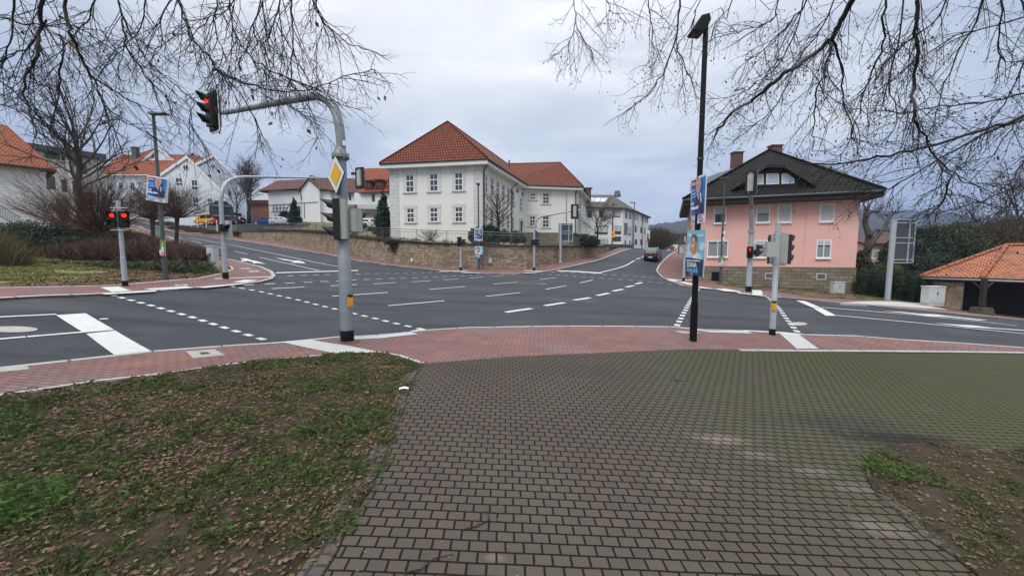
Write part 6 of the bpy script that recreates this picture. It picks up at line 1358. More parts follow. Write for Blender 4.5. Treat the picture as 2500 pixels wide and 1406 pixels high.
def car(kind, label, loc, rz, color, grp=None, plate=True):
    d = CARS[kind]; st = d['st']; r = thing('parked_car' if grp else 'car', loc, label, 'van' if kind == 'van' else 'car', grp, rz); r['local'] = 1
    mb = MB(); v = []
    for (x, w_, zb, zt, zr, wr) in st:
        v += [(x, -w_*.93, zb), (x, -w_, zb+.14), (x, -w_, (zb+zt)/2+.08), (x, -w_*.965, zt), (x, -(wr if zr > zt+.06 else w_*.93), zr), (x, -(wr if zr > zt+.06 else w_)*.6, zr+.035), (x, (wr if zr > zt+.06 else w_)*.6, zr+.035), (x, (wr if zr > zt+.06 else w_*.93), zr), (x, w_*.965, zt), (x, w_, (zb+zt)/2+.08), (x, w_, zb+.14), (x, w_*.93, zb)]
    n = 12; k = len(st); fs = [(i*n+j, (i+1)*n+j, (i+1)*n+(j+1) % n, i*n+(j+1) % n) for i in range(k-1) for j in range(n)]+[tuple(range(n)), tuple((k-1)*n+j for j in range(n))[::-1]]
    mb.add(v, fs); body = autosmooth(mb.build('body', paint(kind+str(int(color[0]*99)), color), r), 30)
    g0, g1 = d['g']
    g = MB()
    for s_ in (-1, 1):
        for i in range(g0, g1):
            a, b = st[i], st[i+1]
            def pt(S, t, e): w0, w1 = S[1]*.965, S[5]; return V3((S[0], s_*(w0+(w1-w0)*t+.012), S[3]+(S[4]-S[3])*t))
            A0, A1, B0, B1 = pt(a, .10, 0), pt(a, .86, 0), pt(b, .10, 0), pt(b, .86, 0); m0 = .07/(b[0]-a[0])
            q = [A0.lerp(B0, m0), A0.lerp(B0, 1-m0), A1.lerp(B1, 1-m0), A1.lerp(B1, m0)]; g.prism(q, (0, s_*.006, 0))
    i = g1; a, b = st[i], st[i+1]   # windscreen
    def cr(S, t, sgn): w0, w1 = S[1]*.9, S[5]*.92; z = S[4]; return V3((S[0], sgn*(w1), z))
    p = [V3((a[0], -a[5]*.9, a[4]+.03)), V3((a[0], a[5]*.9, a[4]+.03)), V3((b[0], b[1]*.84, b[3]+.07)), V3((b[0], -b[1]*.84, b[3]+.07))]; g.prism([q+V3((.02, 0, .02)) for q in p], (.01, 0, .008))
    i = g0; a, b = st[i-1], st[i] if kind != 'van' else st[i]
    if kind == 'van': p = [V3((-2.425, -.66, 1.18)), V3((-2.425, .66, 1.18)), V3((-2.425, .66, 1.72)), V3((-2.425, -.66, 1.72))]
    else:
        c = st[i+1]; lo, hi = st[i-1], st[i]; p = [V3((lo[0]-.015, -lo[1]*.78, lo[4]+.05)), V3((lo[0]-.015, lo[1]*.78, lo[4]+.05)), V3((hi[0]-.015, hi[5]*.88, hi[4]+.0)), V3((hi[0]-.015, -hi[5]*.88, hi[4]+.0))]
    g.prism(p, (-.012, 0, .01)); g.build('windows', M['carglass'], r)
    fx = -2.0 if kind != 'van' else -2.3
    for s_ in (-1, 1):
        t = MB(); S = st[1]; t.box((S[0]-.01, s_*S[1]*.80, S[3]-.10), (.10, .26, .16) if kind != 'van' else (.1, .14, .4)); t.build('tail_light', M['tail'], r)
        S = st[-2]; t = MB(); t.box((S[0]+.02, s_*S[1]*.78, S[3]-.06), (.14, .26, .12)); t.build('headlight', M['head'], r)
        t = MB(); S = st[g1]; t.box((S[0]+.25, s_*(S[1]+.08), S[3]+.06), (.12, .2, .12)); t.build('mirror', M['blackpl'], r)
        for x in (-1.32, 1.36):
            t = MB(); yy = s_*(st[3][1]-.09); t.cyl((x, yy-.1, .32), (x, yy+.1, .32), .32, None, 20); wv = autosmooth(t.build('tyre', M['tyre'], r), 40)
            t = MB(); t.cyl((x, yy+s_*.10, .32), (x, yy+s_*.112, .32), .20, None, 16); t.build('rim', M['rim'], wv)
    t = MB(); S = st[0]; t.box((S[0]-.005, 0, .58), (.03, .5, .12)); t.build('number_plate', M['white'], r)
    t = MB(); S = st[0]; t.box((S[0]+.02, 0, .40), (.06, S[1]*1.9, .14)); t.build('bumper', M['blackpl'], r)
    return r
gc = gnd(1600, 637); d_ = (gnd(1628, 618).xy-gnd(1603, 637).xy).normalized()
cr_ = car('suv', 'black car driving away up the right road', (gc.x, gc.y+.8, G(gc.x, gc.y+.8)), math.atan2(d_.y, d_.x), (.012, .010, .010))
cr_.rotation_euler = (0, -math.atan2(G(gc.x+d_.x*2, gc.y+d_.y*2)-G(gc.x, gc.y), 2), math.atan2(d_.y, d_.x))
cr_.scale = (.82, .82, .82)
mb = MB()
for s_ in (-.62, .62): mb.box((-.3, s_, 1.66), (1.9, .04, .04))
mb.build('roof_rail', M['galvl'], cr_)
mb = MB(); mb.cyl((-2.235, 0, .93), (-2.25, 0, .93), .06, None, 14); mb.build('badge', M['rim'], cr_)
mb = MB(); mb.box((-2.215, 0, .72), (.04, 1.3, .03)); mb.build('trim_strip', M['rim'], cr_)
PC = 'cars parked in the courtyard up the left road'
def park(kind, px_, py, Yc, rz, color, label):
    p = at(px_, py, Yc); z = Hs(p.x, p.y)+.08; return car(kind, label, (p.x, p.y, z), R(rz), color, PC)
park('van', 507, 551, 79, 172, (.62, .30, .01), 'bright yellow van parked behind the round bush'); park('hatch', 543, 553, 77.5, 178, (.32, .01, .015), 'red hatchback parked right of the yellow van')
park('van', 576, 545, 85, 80, (.62, .60, .62), 'silver-white people carrier seen from behind near the garage'); park('sedan', 650, 557, 74.5, 178, (.012, .03, .16), 'dark blue saloon parked above the stone wall')
park('hatch', 690, 556, 73.5, 5, (.40, .44, .50), 'silver blue hatchback parked right of the blue saloon'); park('hatch', 409, 551, 84, 10, (.65, .66, .68), 'white car half hidden between the two round bushes')
park('hatch', 905, 552, 58, 85, (.60, .63, .65), 'white car parked left of the dark conifer by the cream building'); park('hatch', 571, 556, 78, 176, (.05, .02, .03), 'dark car parked partly behind the octagonal sign')
# small posts by the courtyard
for k, x in enumerate((450, 467, 483, 504, 530)):
    p = at(x, 560, 75.5-k*.6); b = V3((p.x, p.y, Hs(p.x, p.y))); t = thing('marker_post', b, 'thin pale marker post along the courtyard edge before the yellow van', 'post', 'thin posts along the courtyard edge'); mb = MB(); mb.cyl(b, b+V3((0, 0, 1.5)), .06, None, 8); mb.build('shaft', M['white'], t)
# planter wall and notice board
a = at(610, 548, 68); t = thing('planter', (a.x, a.y, Hs(a.x, a.y)), 'low dark grey planter wall left of the blue parked saloon', 'planter'); z = Hs(a.x, a.y); mb = MB(); mb.box((a.x, a.y, z+.45), (4.2, .5, 1.0)); mb.build('front_slab', M['darkpole'], t); mb = MB(); mb.box((a.x, a.y+.0, z+.99), (4.3, .6, .08)); mb.build('rim', M['timber'], t)
a = at(677, 537, 83); t = thing('notice_board', a, 'green and white notice board in front of the farmhouse arch', 'sign'); mb = MB(); mb.box(a, (1.1, .1, 1.0)); mb.build('board', M['shut'], t); mb = MB(); mb.box(a+V3((-.3, -.06, 0)), (.35, .02, .8)); mb.build('green_panel', paint('green_sheet', (.03, .25, .08)), t)
# ================================================================ hills and vegetation
def fast_mesh(name, V_, F_, mats, parent=None, origin=None, mi=None, smooth=False, **k):
    V_ = np.asarray(V_, dtype=np.float32); F_ = np.asarray(F_, dtype=np.int32); o = np.zeros(3)
    if parent is not None: o = np.array(root_loc(parent))
    elif origin is not None: o = np.array(origin)
    V_ = V_-o; me = bpy.data.meshes.new(name); nf, kf = F_.shape
    me.vertices.add(len(V_)); me.vertices.foreach_set('co', V_.ravel().astype(np.float32)); me.loops.add(nf*kf); me.loops.foreach_set('vertex_index', F_.ravel()); me.polygons.add(nf)
    me.polygons.foreach_set('loop_start', np.arange(0, nf*kf, kf, dtype=np.int32)); me.polygons.foreach_set('loop_total', np.full(nf, kf, dtype=np.int32))
    mats = mats if isinstance(mats, (list, tuple)) else [mats]
    for m in mats: me.materials.append(M[m] if isinstance(m, str) else m)
    if mi is not None: me.polygons.foreach_set('material_index', np.asarray(mi, dtype=np.int32))
    me.update(calc_edges=True); me.validate()
    ob = bpy.data.objects.new(name, me); col.objects.link(ob)
    if parent is not None: ob.parent = parent
    else: ob.location = tuple(o)
    return tag(ob, **k)
def leafcloud(name, ells, n, size, mats, parent=None, aspect=1.6, shell=.55, up=0., **k):
    """n leaf quads spread through ellipsoids [(c, r, weight)]"""
    wts = np.array([e[1][0]*e[1][1]*e[1][2] for e in ells])**.75; wts /= wts.sum(); idx = rng.choice(len(ells), n, p=wts)
    C = np.array([tuple(e[0]) for e in ells])[idx]; Rr = np.array([tuple(e[1]) for e in ells])[idx]
    d = rng.normal(size=(n, 3)); d /= np.linalg.norm(d, axis=1)[:, None]; rad = shell+(1-shell)*rng.random(n)**.6
    rad *= 1+.16*np.sin(d[:, 0]*7+idx)*np.cos(d[:, 2]*6+idx*1.7)+rng.normal(size=n)*.05
    P_ = C+d*Rr*rad[:, None]
    a = rng.normal(size=(n, 3)); a[:, 2] += up*2; a /= np.linalg.norm(a, axis=1)[:, None]; b = np.cross(a, rng.normal(size=(n, 3))); b /= np.linalg.norm(b, axis=1)[:, None]
    s = size*(.5+rng.random(n)); a *= (s*aspect)[:, None]; b *= s[:, None]
    V_ = np.stack([P_-a, P_+b*.6, P_+a, P_-b*.6], 1).reshape(-1, 3); F_ = np.arange(4*n).reshape(-1, 4)
    mi = (rng.random(n)*len(mats)).astype(int) if isinstance(mats, (list, tuple)) else None
    return fast_mesh(name, V_, F_, mats, parent, mi=mi, **k)
class Twigs:
    """many thin tapering tubes in one mesh"""
    def __init__(s, seed=1): s.v = []; s.f = []; s.tips = []; s.r = random.Random(seed)
    def tube(s, pts, r0, r1, n=3):
        k = len(pts); o = len(s.v)
        t = (pts[-1]-pts[0]); t = t.normalized() if t.length > 1e-6 else V3((0, 0, 1)); u = t.orthogonal().normalized(); v = t.cross(u)
        cs = [(math.cos(2*math.pi*j/n), math.sin(2*math.pi*j/n)) for j in range(n)]
        for i, p in enumerate(pts):
            r = r0+(r1-r0)*i/(k-1)
            for a, b in cs: s.v.append((p[0]+r*(u[0]*a+v[0]*b), p[1]+r*(u[1]*a+v[1]*b), p[2]+r*(u[2]*a+v[2]*b)))
        for i in range(k-1):
            for j in range(n): s.f.append((o+i*n+j, o+i*n+(j+1) % n, o+(i+1)*n+(j+1) % n, o+(i+1)*n+j))
    def path(s, p, d, L_, seg, wob, grav):
        q = [V3(p)]; d = V3(d).normalized(); st = L_/seg; rr = s.r
        for i in range(seg):
            d = (d+V3((rr.gauss(0, wob), rr.gauss(0, wob), rr.gauss(0, wob)+grav))).normalized(); q.append(q[-1]+d*st)
        return q
    def side(s, d, ang):
        d = V3(d).normalized(); a = d.orthogonal().normalized(); b = d.cross(a); ph = s.r.random()*2*math.pi; sd = a*math.cos(ph)+b*math.sin(ph); return d*math.cos(ang)+sd*math.sin(ang)
    def grow(s, pts, r0, r1, levels, n=5):
        """levels: list of dict(gap, len, ang, r, seg, wob, grav, t0)"""
        s.tube(pts, r0, r1, n)
        if not levels: s.tips.append(pts[-1]); return
        lv = levels[0]; L_ = sum((pts[i+1]-pts[i]).length for i in range(len(pts)-1)); cnt = max(1, int(L_*(1-lv.get('t0', .1))/lv['gap']+s.r.random()))
        for c in range(cnt):
            t = lv.get('t0', .1)+(1-lv.get('t0', .1))*(c+s.r.random())/cnt; x = t*(len(pts)-1); i = min(int(x), len(pts)-2); p = pts[i].lerp(pts[i+1], x-i); d = pts[i+1]-pts[i]
            ln = lv['len']*(.5+.8*s.r.random())*(1-.45*t if lv.get('taper', 1) else 1); rr = min(lv['r'], (r0+(r1-r0)*t)*.8)
            q = s.path(p, s.side(d, R(lv['ang']*(.6+.8*s.r.random()))), ln, lv['seg'], lv['wob'], lv['grav']); s.grow(q, rr, rr*lv.get('tr', .5), levels[1:], 3 if rr < .02 else 5)
    def build(s, name, m, parent): 
        F_ = np.array(s.f); return fast_mesh(name, np.array(s.v), F_, m, parent)
# ---- hills
def hill(name, prof, Y, depth, m, seed, tree=10.):
    rr = random.Random(seed); xs = [p[0] for p in prof]; ys = [p[1] for p in prof]; n = 160; v = []
    rows = 14
    for j in range(rows+1):
        for i in range(n+1):
            px_ = xs[0]+(xs[-1]-xs[0])*i/n; py_ = np.interp(px_, xs, ys); t = j/rows; top = at(px_, py_, Y+depth).z; yy = Y+depth*t; base = -8
            z = base+(top-base)*math.sin(t*math.pi/2)**1.1; z += tree*(.5*math.sin(i*.61+j*2.1+seed)+.5*math.sin(i*1.73-j*1.3)+(rr.random()-.5)*1.1)*(t > .25)*.55
            v.append(((px_-1250)/950*yy*1.0, yy, z))
    v2 = [((xs[0]+(xs[-1]-xs[0])*i/n-1250)/950*(Y+depth), Y+depth*1.4, -8) for i in range(n+1)]
    F_ = [(j*(n+1)+i, j*(n+1)+i+1, (j+1)*(n+1)+i+1, (j+1)*(n+1)+i) for j in range(rows) for i in range(n)]; o = len(v); F_ += [(rows*(n+1)+i, rows*(n+1)+i+1, o+i+1, o+i) for i in range(n)]
    return fast_mesh(name, v+v2, F_, m, kind='structure')
hill('hill', [(1380, 596), (1480, 580), (1580, 553), (1640, 545), (1690, 538), (1800, 520), (1950, 512), (2100, 520), (2300, 560)], 700, 500, 'wood', 3, 5)
hill('hill', [(1900, 560), (2000, 530), (2090, 514), (2180, 520), (2240, 517), (2300, 520), (2350, 530), (2410, 536), (2480, 545), (2700, 560), (3000, 600)], 1000, 700, 'wood', 8, 7)
hill('hill', [(2000, 590), (2090, 566), (2170, 556), (2260, 560), (2350, 556), (2450, 552), (2560, 556), (2800, 570)], 330, 250, 'wood', 12, 4)
mb = MB(); q = [at(1560, 600, 260), at(1700, 600, 260), at(1700, 584, 520), at(1540, 584, 520)]; q[0].z = q[1].z = 3; mb.add(q, [(0, 1, 2, 3)]); mb.build('field', M['field'], **ST_)
# ---- foreground trees with overhanging boughs
def overhang(name, label, T, base, guides, seed, lv, leafn, leafs, Yf):
    r = thing(name, base, label, 'tree'); b = V3(base); T = V3(T)
    mb = MB(); mb.tube([b-V3((0, 0, .2)), b.lerp(T, .08), b.lerp(T, .5)+V3((.1, .1, 0)), T], [.42, .30, .24, .19], 12); mb.build('trunk', M['bark'], r, smooth=True)
    tw = Twigs(seed); limb = Twigs(seed+1); rr = random.Random(seed)
    for g in guides:
        pts2, r0 = g[0], g[1]; Y0 = g[2] if len(g) > 2 else Yf+rr.uniform(-.8, .8)
        w_ = [at(x, y, Y0+.25*i*(rr.random()-.2)) for i, (x, y) in enumerate(pts2)]
        # smooth (Catmull) resample
        q = []
        for i in range(len(w_)-1):
            a, b_, c, d = w_[max(i-1, 0)], w_[i], w_[i+1], w_[min(i+2, len(w_)-1)]
            for k in range(4):
                t = k/4; q.append(.5*((2*b_)+(c-a)*t+(2*a-5*b_+4*c-d)*t*t+(3*b_-a-3*c+d)*t**3)+V3((rr.gauss(0, .012), rr.gauss(0, .012), rr.gauss(0, .012))))
        q.append(w_[-1])
        tw.grow(q, r0*1.2, max(.005, r0*.42), lv, 5)
        if pts2[0][1] < -10 or pts2[0][0] > 2510 or pts2[0][0] < -10:
            S = q[0]; m1 = T.lerp(S, .35)+V3((0, -.4, .7)); m2 = T.lerp(S, .75)+V3((0, -.3, .55)); lp = [T]+[((1-t)**3)*T+3*((1-t)**2)*t*m1+3*(1-t)*t*t*m2+t**3*S for t in (.2, .4, .6, .8)]+[S]; limb.tube(lp, r0*2.4, r0*1.45, 6)
    limb.build('limbs', 'bark', r); tw.build('twigs', 'bark', r)
    # leaves hanging from twig tips
    tips = tw.tips; rr.shuffle(tips); V_, F_, mi = [], [], []
    for p in tips[:leafn]:
        s_ = leafs*(.5+rr.random()); a = V3((rr.gauss(0, .5), rr.gauss(0, .5), -1)).normalized(); b_ = a.cross(V3((rr.gauss(0, 1), rr.gauss(0, 1), .2))).normalized(); c = a.cross(b_); o = len(V_)
        V_ += [p, p+a*s_*.5+b_*s_*.36, p+a*s_*1.2+c*s_*.3, p+a*s_*.5-b_*s_*.36+c*s_*.2]; F_.append((o, o+1, o+2, o+3)); mi.append(rr.choice((0, 0, 1)))
    fast_mesh('leaves', [tuple(v) for v in V_], F_, ['l1', 'l2'] if leafs > .04 else ['bark', 'bark'], r, mi=mi)
    return tips
LV = [dict(gap=.115, len=.92, ang=34, r=.0064, seg=7, wob=.10, grav=-.085, t0=.05), dict(gap=.14, len=.33, ang=42, r=.0034, seg=4, wob=.15, grav=-.06, tr=.55), dict(gap=.11, len=.13, ang=50, r=.0025, seg=2, wob=.2, grav=-.02, t0=.3)]
GL = [([(98, -60), (100, 20), (95, 80), (85, 150), (62, 200), (70, 260), (90, 330)], .022), ([(150, -60), (160, 20), (170, 80), (200, 140), (230, 190), (290, 230), (345, 262)], .020), ([(150, 90), (150, 160), (142, 230), (120, 310)], .010, 5.3), ([(30, -60), (35, 40), (20, 120), (0, 180)], .012),
      ([(112, 50), (60, 120), (0, 150), (-60, 190)], .010, 5.2), ([(270, -60), (300, 40), (330, 100), (370, 160), (430, 210), (480, 250)], .013), ([(235, -40), (225, 30), (190, 80), (130, 140), (60, 190)], .010), ([(420, -60), (440, 20), (470, 90), (520, 150), (530, 175), (600, 205), (680, 222), (760, 218), (840, 190), (915, 170)], .015, 5.4),
      ([(520, -60), (530, 0), (520, 60), (545, 130), (530, 175), (505, 222)], .009), ([(560, -40), (565, 40), (590, 110), (640, 160), (700, 190), (760, 225), (820, 250), (880, 270)], .010), ([(690, -50), (680, 30), (655, 80), (650, 140), (640, 210)], .009), ([(710, -50), (710, 30), (715, 100), (712, 180), (700, 230)], .009),
      ([(740, -60), (770, 20), (810, 70), (860, 110), (895, 122)], .009), ([(620, -60), (640, 0), (620, 60), (600, 130), (560, 190)], .008), ([(300, 40), (310, 110), (350, 180), (400, 230), (425, 290), (440, 330)], .010, 5.3), ([(475, 248), (465, 295), (485, 335), (508, 368)], .006, 5.5),
      ([(540, 170), (600, 250), (635, 320), (648, 350)], .007, 5.4), ([(640, 160), (700, 250), (765, 300), (785, 340)], .006, 5.4), ([(-60, 140), (60, 250), (100, 290), (150, 330)], .009), ([(-60, 240), (40, 270), (120, 330), (180, 350)], .006), ([(230, 190), (260, 260), (330, 310), (395, 350)], .008, 5.3), ([(-60, 20), (60, 60), (160, 60), (260, 110), (330, 170)], .010),
      ([(360, -60), (350, 40), (300, 120), (250, 180), (200, 250)], .009), ([(480, -60), (400, 30), (390, 110), (350, 170)], .009), ([(600, -60), (560, 20), (480, 70), (450, 140)], .008), ([(660, -60), (620, 60), (640, 120), (700, 140)], .008), ([(800, -60), (770, 10), (790, 60), (770, 130), (790, 190)], .007)]
overhang('linden_tree', 'leafless tree left of the camera, boughs drooping across the upper left', (-9.5, 2.0, 7.2), (-9.5, 1.5, G(-9.5, 1.5)), GL, 21, LV, 75, .055, 5.6)
GR = [([(1400, -60), (1402, 10), (1405, 60), (1392, 100), (1362, 130), (1342, 148)], .007, 6), ([(1405, 60), (1430, 105), (1452, 145)], .005, 6), ([(1582, -50), (1585, 20), (1592, 80), (1596, 130), (1574, 165)], .008, 6), ([(1660, -50), (1656, 40), (1650, 100), (1622, 170), (1592, 220), (1552, 255), (1530, 275)], .013, 5.8), ([(1651, 105), (1680, 180), (1702, 212)], .007, 5.8),
      ([(2110, -60), (2078, 10), (2045, 65), (2030, 95), (1990, 130), (1930, 170), (1880, 210), (1830, 248), (1785, 278), (1748, 325)], .034, 5.0), ([(2030, 98), (2020, 150), (2000, 200), (1990, 260), (1986, 330), (1982, 370)], .012, 5.0), ([(2032, 98), (2050, 150), (2060, 230), (2078, 310), (2083, 345)], .012, 5.1),
      ([(2255, -50), (2242, 20), (2235, 100), (2230, 200), (2230, 270), (2245, 320), (2285, 385), (2312, 430), (2300, 500), (2255, 525)], .019, 4.8), ([(2285, 385), (2350, 440), (2400, 470)], .007, 4.8), ([(2165, -50), (2152, 50), (2158, 110), (2120, 200), (2088, 300), (2052, 395)], .012), ([(1905, -50), (1890, 40), (1860, 60), (1800, 80), (1745, 92)], .009), ([(2005, -50), (1960, 20), (1900, 90), (1850, 138), (1815, 145)], .009),
      ([(2400, -50), (2390, 30), (2340, 130), (2300, 225), (2278, 320)], .012), ([(2580, 215), (2500, 232), (2400, 250), (2300, 262), (2200, 275), (2130, 270)], .010), ([(2580, 255), (2500, 283), (2400, 320), (2250, 362), (2150, 385), (2040, 400), (1950, 398)], .020, 5.0), ([(2580, 400), (2500, 445), (2400, 490), (2290, 522)], .009), ([(2455, -50), (2440, 60), (2445, 140), (2505, 150)], .010),
      ([(2560, 350), (2500, 385), (2470, 450), (2465, 470)], .009), ([(2580, 270), (2400, 330), (2230, 430), (2140, 470), (2090, 480)], .010), ([(1965, -50), (1950, 60), (1900, 160), (1850, 200), (1800, 232), (1725, 240)], .010), ([(2330, -50), (2290, 40), (2180, 130), (2100, 230), (2060, 260)], .010), ([(2050, -50), (2010, 60), (1960, 130), (1900, 250), (1850, 300), (1790, 345)], .010), ([(2200, -50), (2200, 80), (2170, 200), (2190, 300), (2150, 360)], .009),
      ([(2560, 20), (2440, 60), (2330, 90), (2220, 160), (2150, 230)], .010), ([(1800, -50), (1780, 30), (1750, 60), (1722, 120)], .006), ([(1720, -50), (1700, 20), (1690, 60), (1670, 90)], .006), ([(2560, 520), (2470, 510), (2380, 540), (2300, 560), (2240, 600)], .006), ([(2470, -50), (2520, 80), (2480, 200), (2420, 300), (2390, 380)], .009), ([(1490, -60), (1480, 0), (1500, 30), (1530, 60)], .005, 6), ([(2480, 300), (2420, 380), (2350, 400), (2300, 470)], .006)]
LR = [dict(gap=.15, len=.85, ang=33, r=.0058, seg=6, wob=.10, grav=-.085, t0=.05), dict(gap=.11, len=.34, ang=45, r=.0032, seg=4, wob=.15, grav=-.05, tr=.55), dict(gap=.11, len=.13, ang=50, r=.0025, seg=2, wob=.2, grav=-.02, t0=.3)]
overhang('linden_tree', 'leafless tree right of the camera, boughs hanging across the upper right', (9.5, 2.2, 7.4), (9.5, 1.8, G(9.5, 1.8)), GR, 33, LR, 2600, .022, 5.4)
# ---- bare trees further off
def bare_tree(label, base, h, r0, seed, crown=.45, spread=45, levels=None, m='twigg', lean=(0, 0), limbs=9, name='bare_tree', lscale=1., trunkm='bark', tw_r=1.):
    b = V3(base); t = thing(name, b, label, 'tree'); tw = Twigs(seed); rr = tw.r; tp = [b-V3((0, 0, .2))]
    for i in range(1, 7): f = i/6; tp.append(b+V3((lean[0]*f*h+rr.gauss(0, .01)*h, lean[1]*f*h+rr.gauss(0, .01)*h, h*f*(crown+.35))))
    mb = MB(); mb.tube(tp, [r0*1.25]+[r0*(1-.12*i) for i in range(6)], 8); mb.build('trunk', M[trunkm], t, smooth=True)
    L_ = h*(1-crown)*lscale
    lv = levels or [dict(gap=h*.05, len=L_*.5, ang=40, r=r0*.18*tw_r, seg=4, wob=.12, grav=.05, t0=.2), dict(gap=h*.04, len=L_*.24, ang=42, r=r0*.07*tw_r, seg=3, wob=.15, grav=.03, t0=.15), dict(gap=h*.035, len=L_*.11, ang=42, r=r0*.04*tw_r, seg=2, wob=.1, grav=0)]
    for k in range(limbs):
        f = .45+.55*(k+rr.random())/limbs; x = f*6; i = min(int(x), 5); p = tp[i].lerp(tp[i+1], x-i); az = k*2.4+rr.random(); el = R(90-spread*(1.25-f*.75)); d = V3((math.cos(az)*math.cos(el), math.sin(az)*math.cos(el), math.sin(el)))
        tw.grow(tw.path(p, d, L_*(.8+.35*rr.random())*(1.15-.3*f), 6, .11, .05), r0*.33, r0*.09, lv, 5)
    tw.build('crown', m, t); return t
def B(px_, py_, Y): return at(px_, py_, Y)
def tb(px_, Y, H_=None): x = (px_-1250)/950*Y; return V3((x, Y, (Hs(x, Y) if H_ is None else G(x, Y))-.05))
bare_tree('tall leafless tree with wide rounded crown behind the left bushes', tb(222, 27, 1), 9.8, .24, 5, crown=.44, spread=62, limbs=20, m='twigg', lean=(-.03, 0), lscale=.80, tw_r=.75)
bare_tree('slim leafless poplar standing between the blue house and the farmhouse', tb(616, 79), 13.5, .35, 6, crown=.15, spread=16, limbs=20, m='twigg', lscale=.62, tw_r=1.)
bare_tree('small leafless tree in front of the ice blue gabled house', tb(587, 72), 8.0, .16, 7, crown=.35, spread=40, limbs=9, tw_r=1.2)
bare_tree('slender leafless larch in front of the side windows of the cream building', tb(1216, 36.5), 8.2, .14, 8, crown=.1, spread=75, limbs=34, m='twigb', lscale=.30, tw_r=1.2, levels=[dict(gap=.3, len=.6, ang=40, r=.018, seg=3, wob=.15, grav=.02, t0=.3), dict(gap=.25, len=.25, ang=45, r=.010, seg=2, wob=.2, grav=0)])
bare_tree('small leafless tree in front of the white corner building', tb(1456, 60), 6.3, .16, 9, crown=.35, spread=62, limbs=12, m='twigg', tw_r=1.5)
bare_tree('pale leafless tree rising above the dark trees at the right edge', at(2475, 640, 55), 11.5, .22, 10, crown=.3, spread=38, limbs=12, m='twigg')
bare_tree('bare young tree far behind the hedge near the right edge', at(2380, 640, 62), 8.5, .2, 11, crown=.3, spread=40, limbs=10, m='twigg')
# gnarled pollard beside the pink house
def gnarled():
    b = at(2112, 692, 36); t = thing('gnarled_tree', b, 'gnarled pruned tree with thick crooked limbs right of the pink house', 'tree'); P_ = lambda x, y, d=0: at(x, y, 36+d)
    mb = MB()
    for pts, rs in (([(2112, 692), (2114, 650), (2118, 610), (2122, 575), (2112, 545), (2114, 520), (2122, 500)], [.40, .34, .30, .26, .22, .18, .12]), ([(2118, 612), (2135, 585), (2160, 555), (2172, 530), (2182, 520), (2195, 518)], [.24, .2, .17, .14, .1, .06]), ([(2122, 575), (2140, 560), (2150, 565), (2165, 562), (2178, 568)], [.16, .12, .1, .07, .04]), ([(2114, 530), (2130, 515), (2142, 520), (2150, 512)], [.13, .1, .08, .05]), ([(2116, 515), (2108, 500), (2112, 492)], [.1, .08, .04])):
        mb.tube([P_(x, y, .15*i) for i, (x, y) in enumerate(pts)], rs, 8)
    mb.build('trunk', M['twigg'], t, smooth=True); tw = Twigs(44)
    for (x, y) in ((2122, 500), (2195, 518), (2178, 568), (2150, 512), (2112, 492), (2165, 530), (2140, 520), (2182, 520)):
        for k in range(8): tw.grow(tw.path(P_(x, y, .5), V3((tw.r.gauss(0, .8), tw.r.gauss(0, .6), .7)), 1.5, 5, .2, .04), .022, .008, [dict(gap=.25, len=.5, ang=45, r=.011, seg=3, wob=.2, grav=0)], 3)
    tw.build('twigs', 'twigg', t)
gnarled()
# ---- globe shaped bare bushes on short trunks
def fanbush(label, base, head, rad, seed, n=150, m='twigb', tr=.13, trunkm='barkg', tr_=.017):
    b, h = V3(base), V3(head); t = thing('globe_bush', b, label, 'bush'); mb = MB(); mb.tube([b-V3((0, 0, .3)), b.lerp(h, .5)+V3((.04, 0, 0)), h, h+V3((0, 0, .25))], [tr*1.3, tr, tr*1.25, tr*1.9], 9); mb.build('trunk', M[trunkm], t, smooth=True)
    tw = Twigs(seed); rr = tw.r
    for k in range(n):
        az = rr.random()*2*math.pi; el = R(6+78*rr.random()**.9); d = V3((math.cos(az)*math.cos(el), math.sin(az)*math.cos(el), math.sin(el)))
        tw.grow(tw.path(h+V3((d.x*.15, d.y*.15, .1)), d, rad*(.75+.35*rr.random())*(.78+.35*math.cos(el)), 5, .07, .05), tr_, .005, [dict(gap=rad*.12, len=rad*.42, ang=26, r=.0075, seg=3, wob=.1, grav=.04, t0=.25, taper=1), dict(gap=rad*.10, len=rad*.17, ang=28, r=.0055, seg=2, wob=.1, grav=.03, t0=.3)], 3)
    tw.build('crown', m, t); return t
fanbush('largest bare globe bush on a mossy trunk, behind the twin red signals', tb(238, 21.5, 1), at(238, 572, 21.5), 3.7, 51, 190)
fanbush('bare globe bush just left of the tilted poster lamp', gnd(372, 600, .05), at(372, 538, gnd(372, 600, .05).y), 2.6, 52, 150)
fanbush('bare globe bush on a short trunk right of the tilted poster lamp', gnd(429, 600, .05), at(432, 535, gnd(429, 600, .05).y), 3.3, 53, 190)
fanbush('bare globe bush against the white house at the left', tb(150, 25, 1), at(158, 560, 25), 2.3, 54, 130)
fanbush('grey bare shrub in front of the farmhouse right wing', tb(872, 62), tb(872, 62)+V3((0, 0, .8)), 2.6, 55, 60, 'twigg', .08)
fanbush('grey bare shrub under the rusty orange roofed house', tb(842, 58), tb(842, 58)+V3((0, 0, .5)), 2.2, 56, 55, 'twigg', .08)
fanbush('small pale bare shrub on the terrace under the front windows of the cream building', tb(1053, 37), tb(1053, 37)+V3((0, 0, .2)), 1.15, 57, 45, 'twigg', .04)
fanbush('bare arching shrub by the notice board of the farmhouse', tb(686, 80), tb(686, 80)+V3((0, 0, .3)), 2.4, 58, 30, 'twigg', .05)
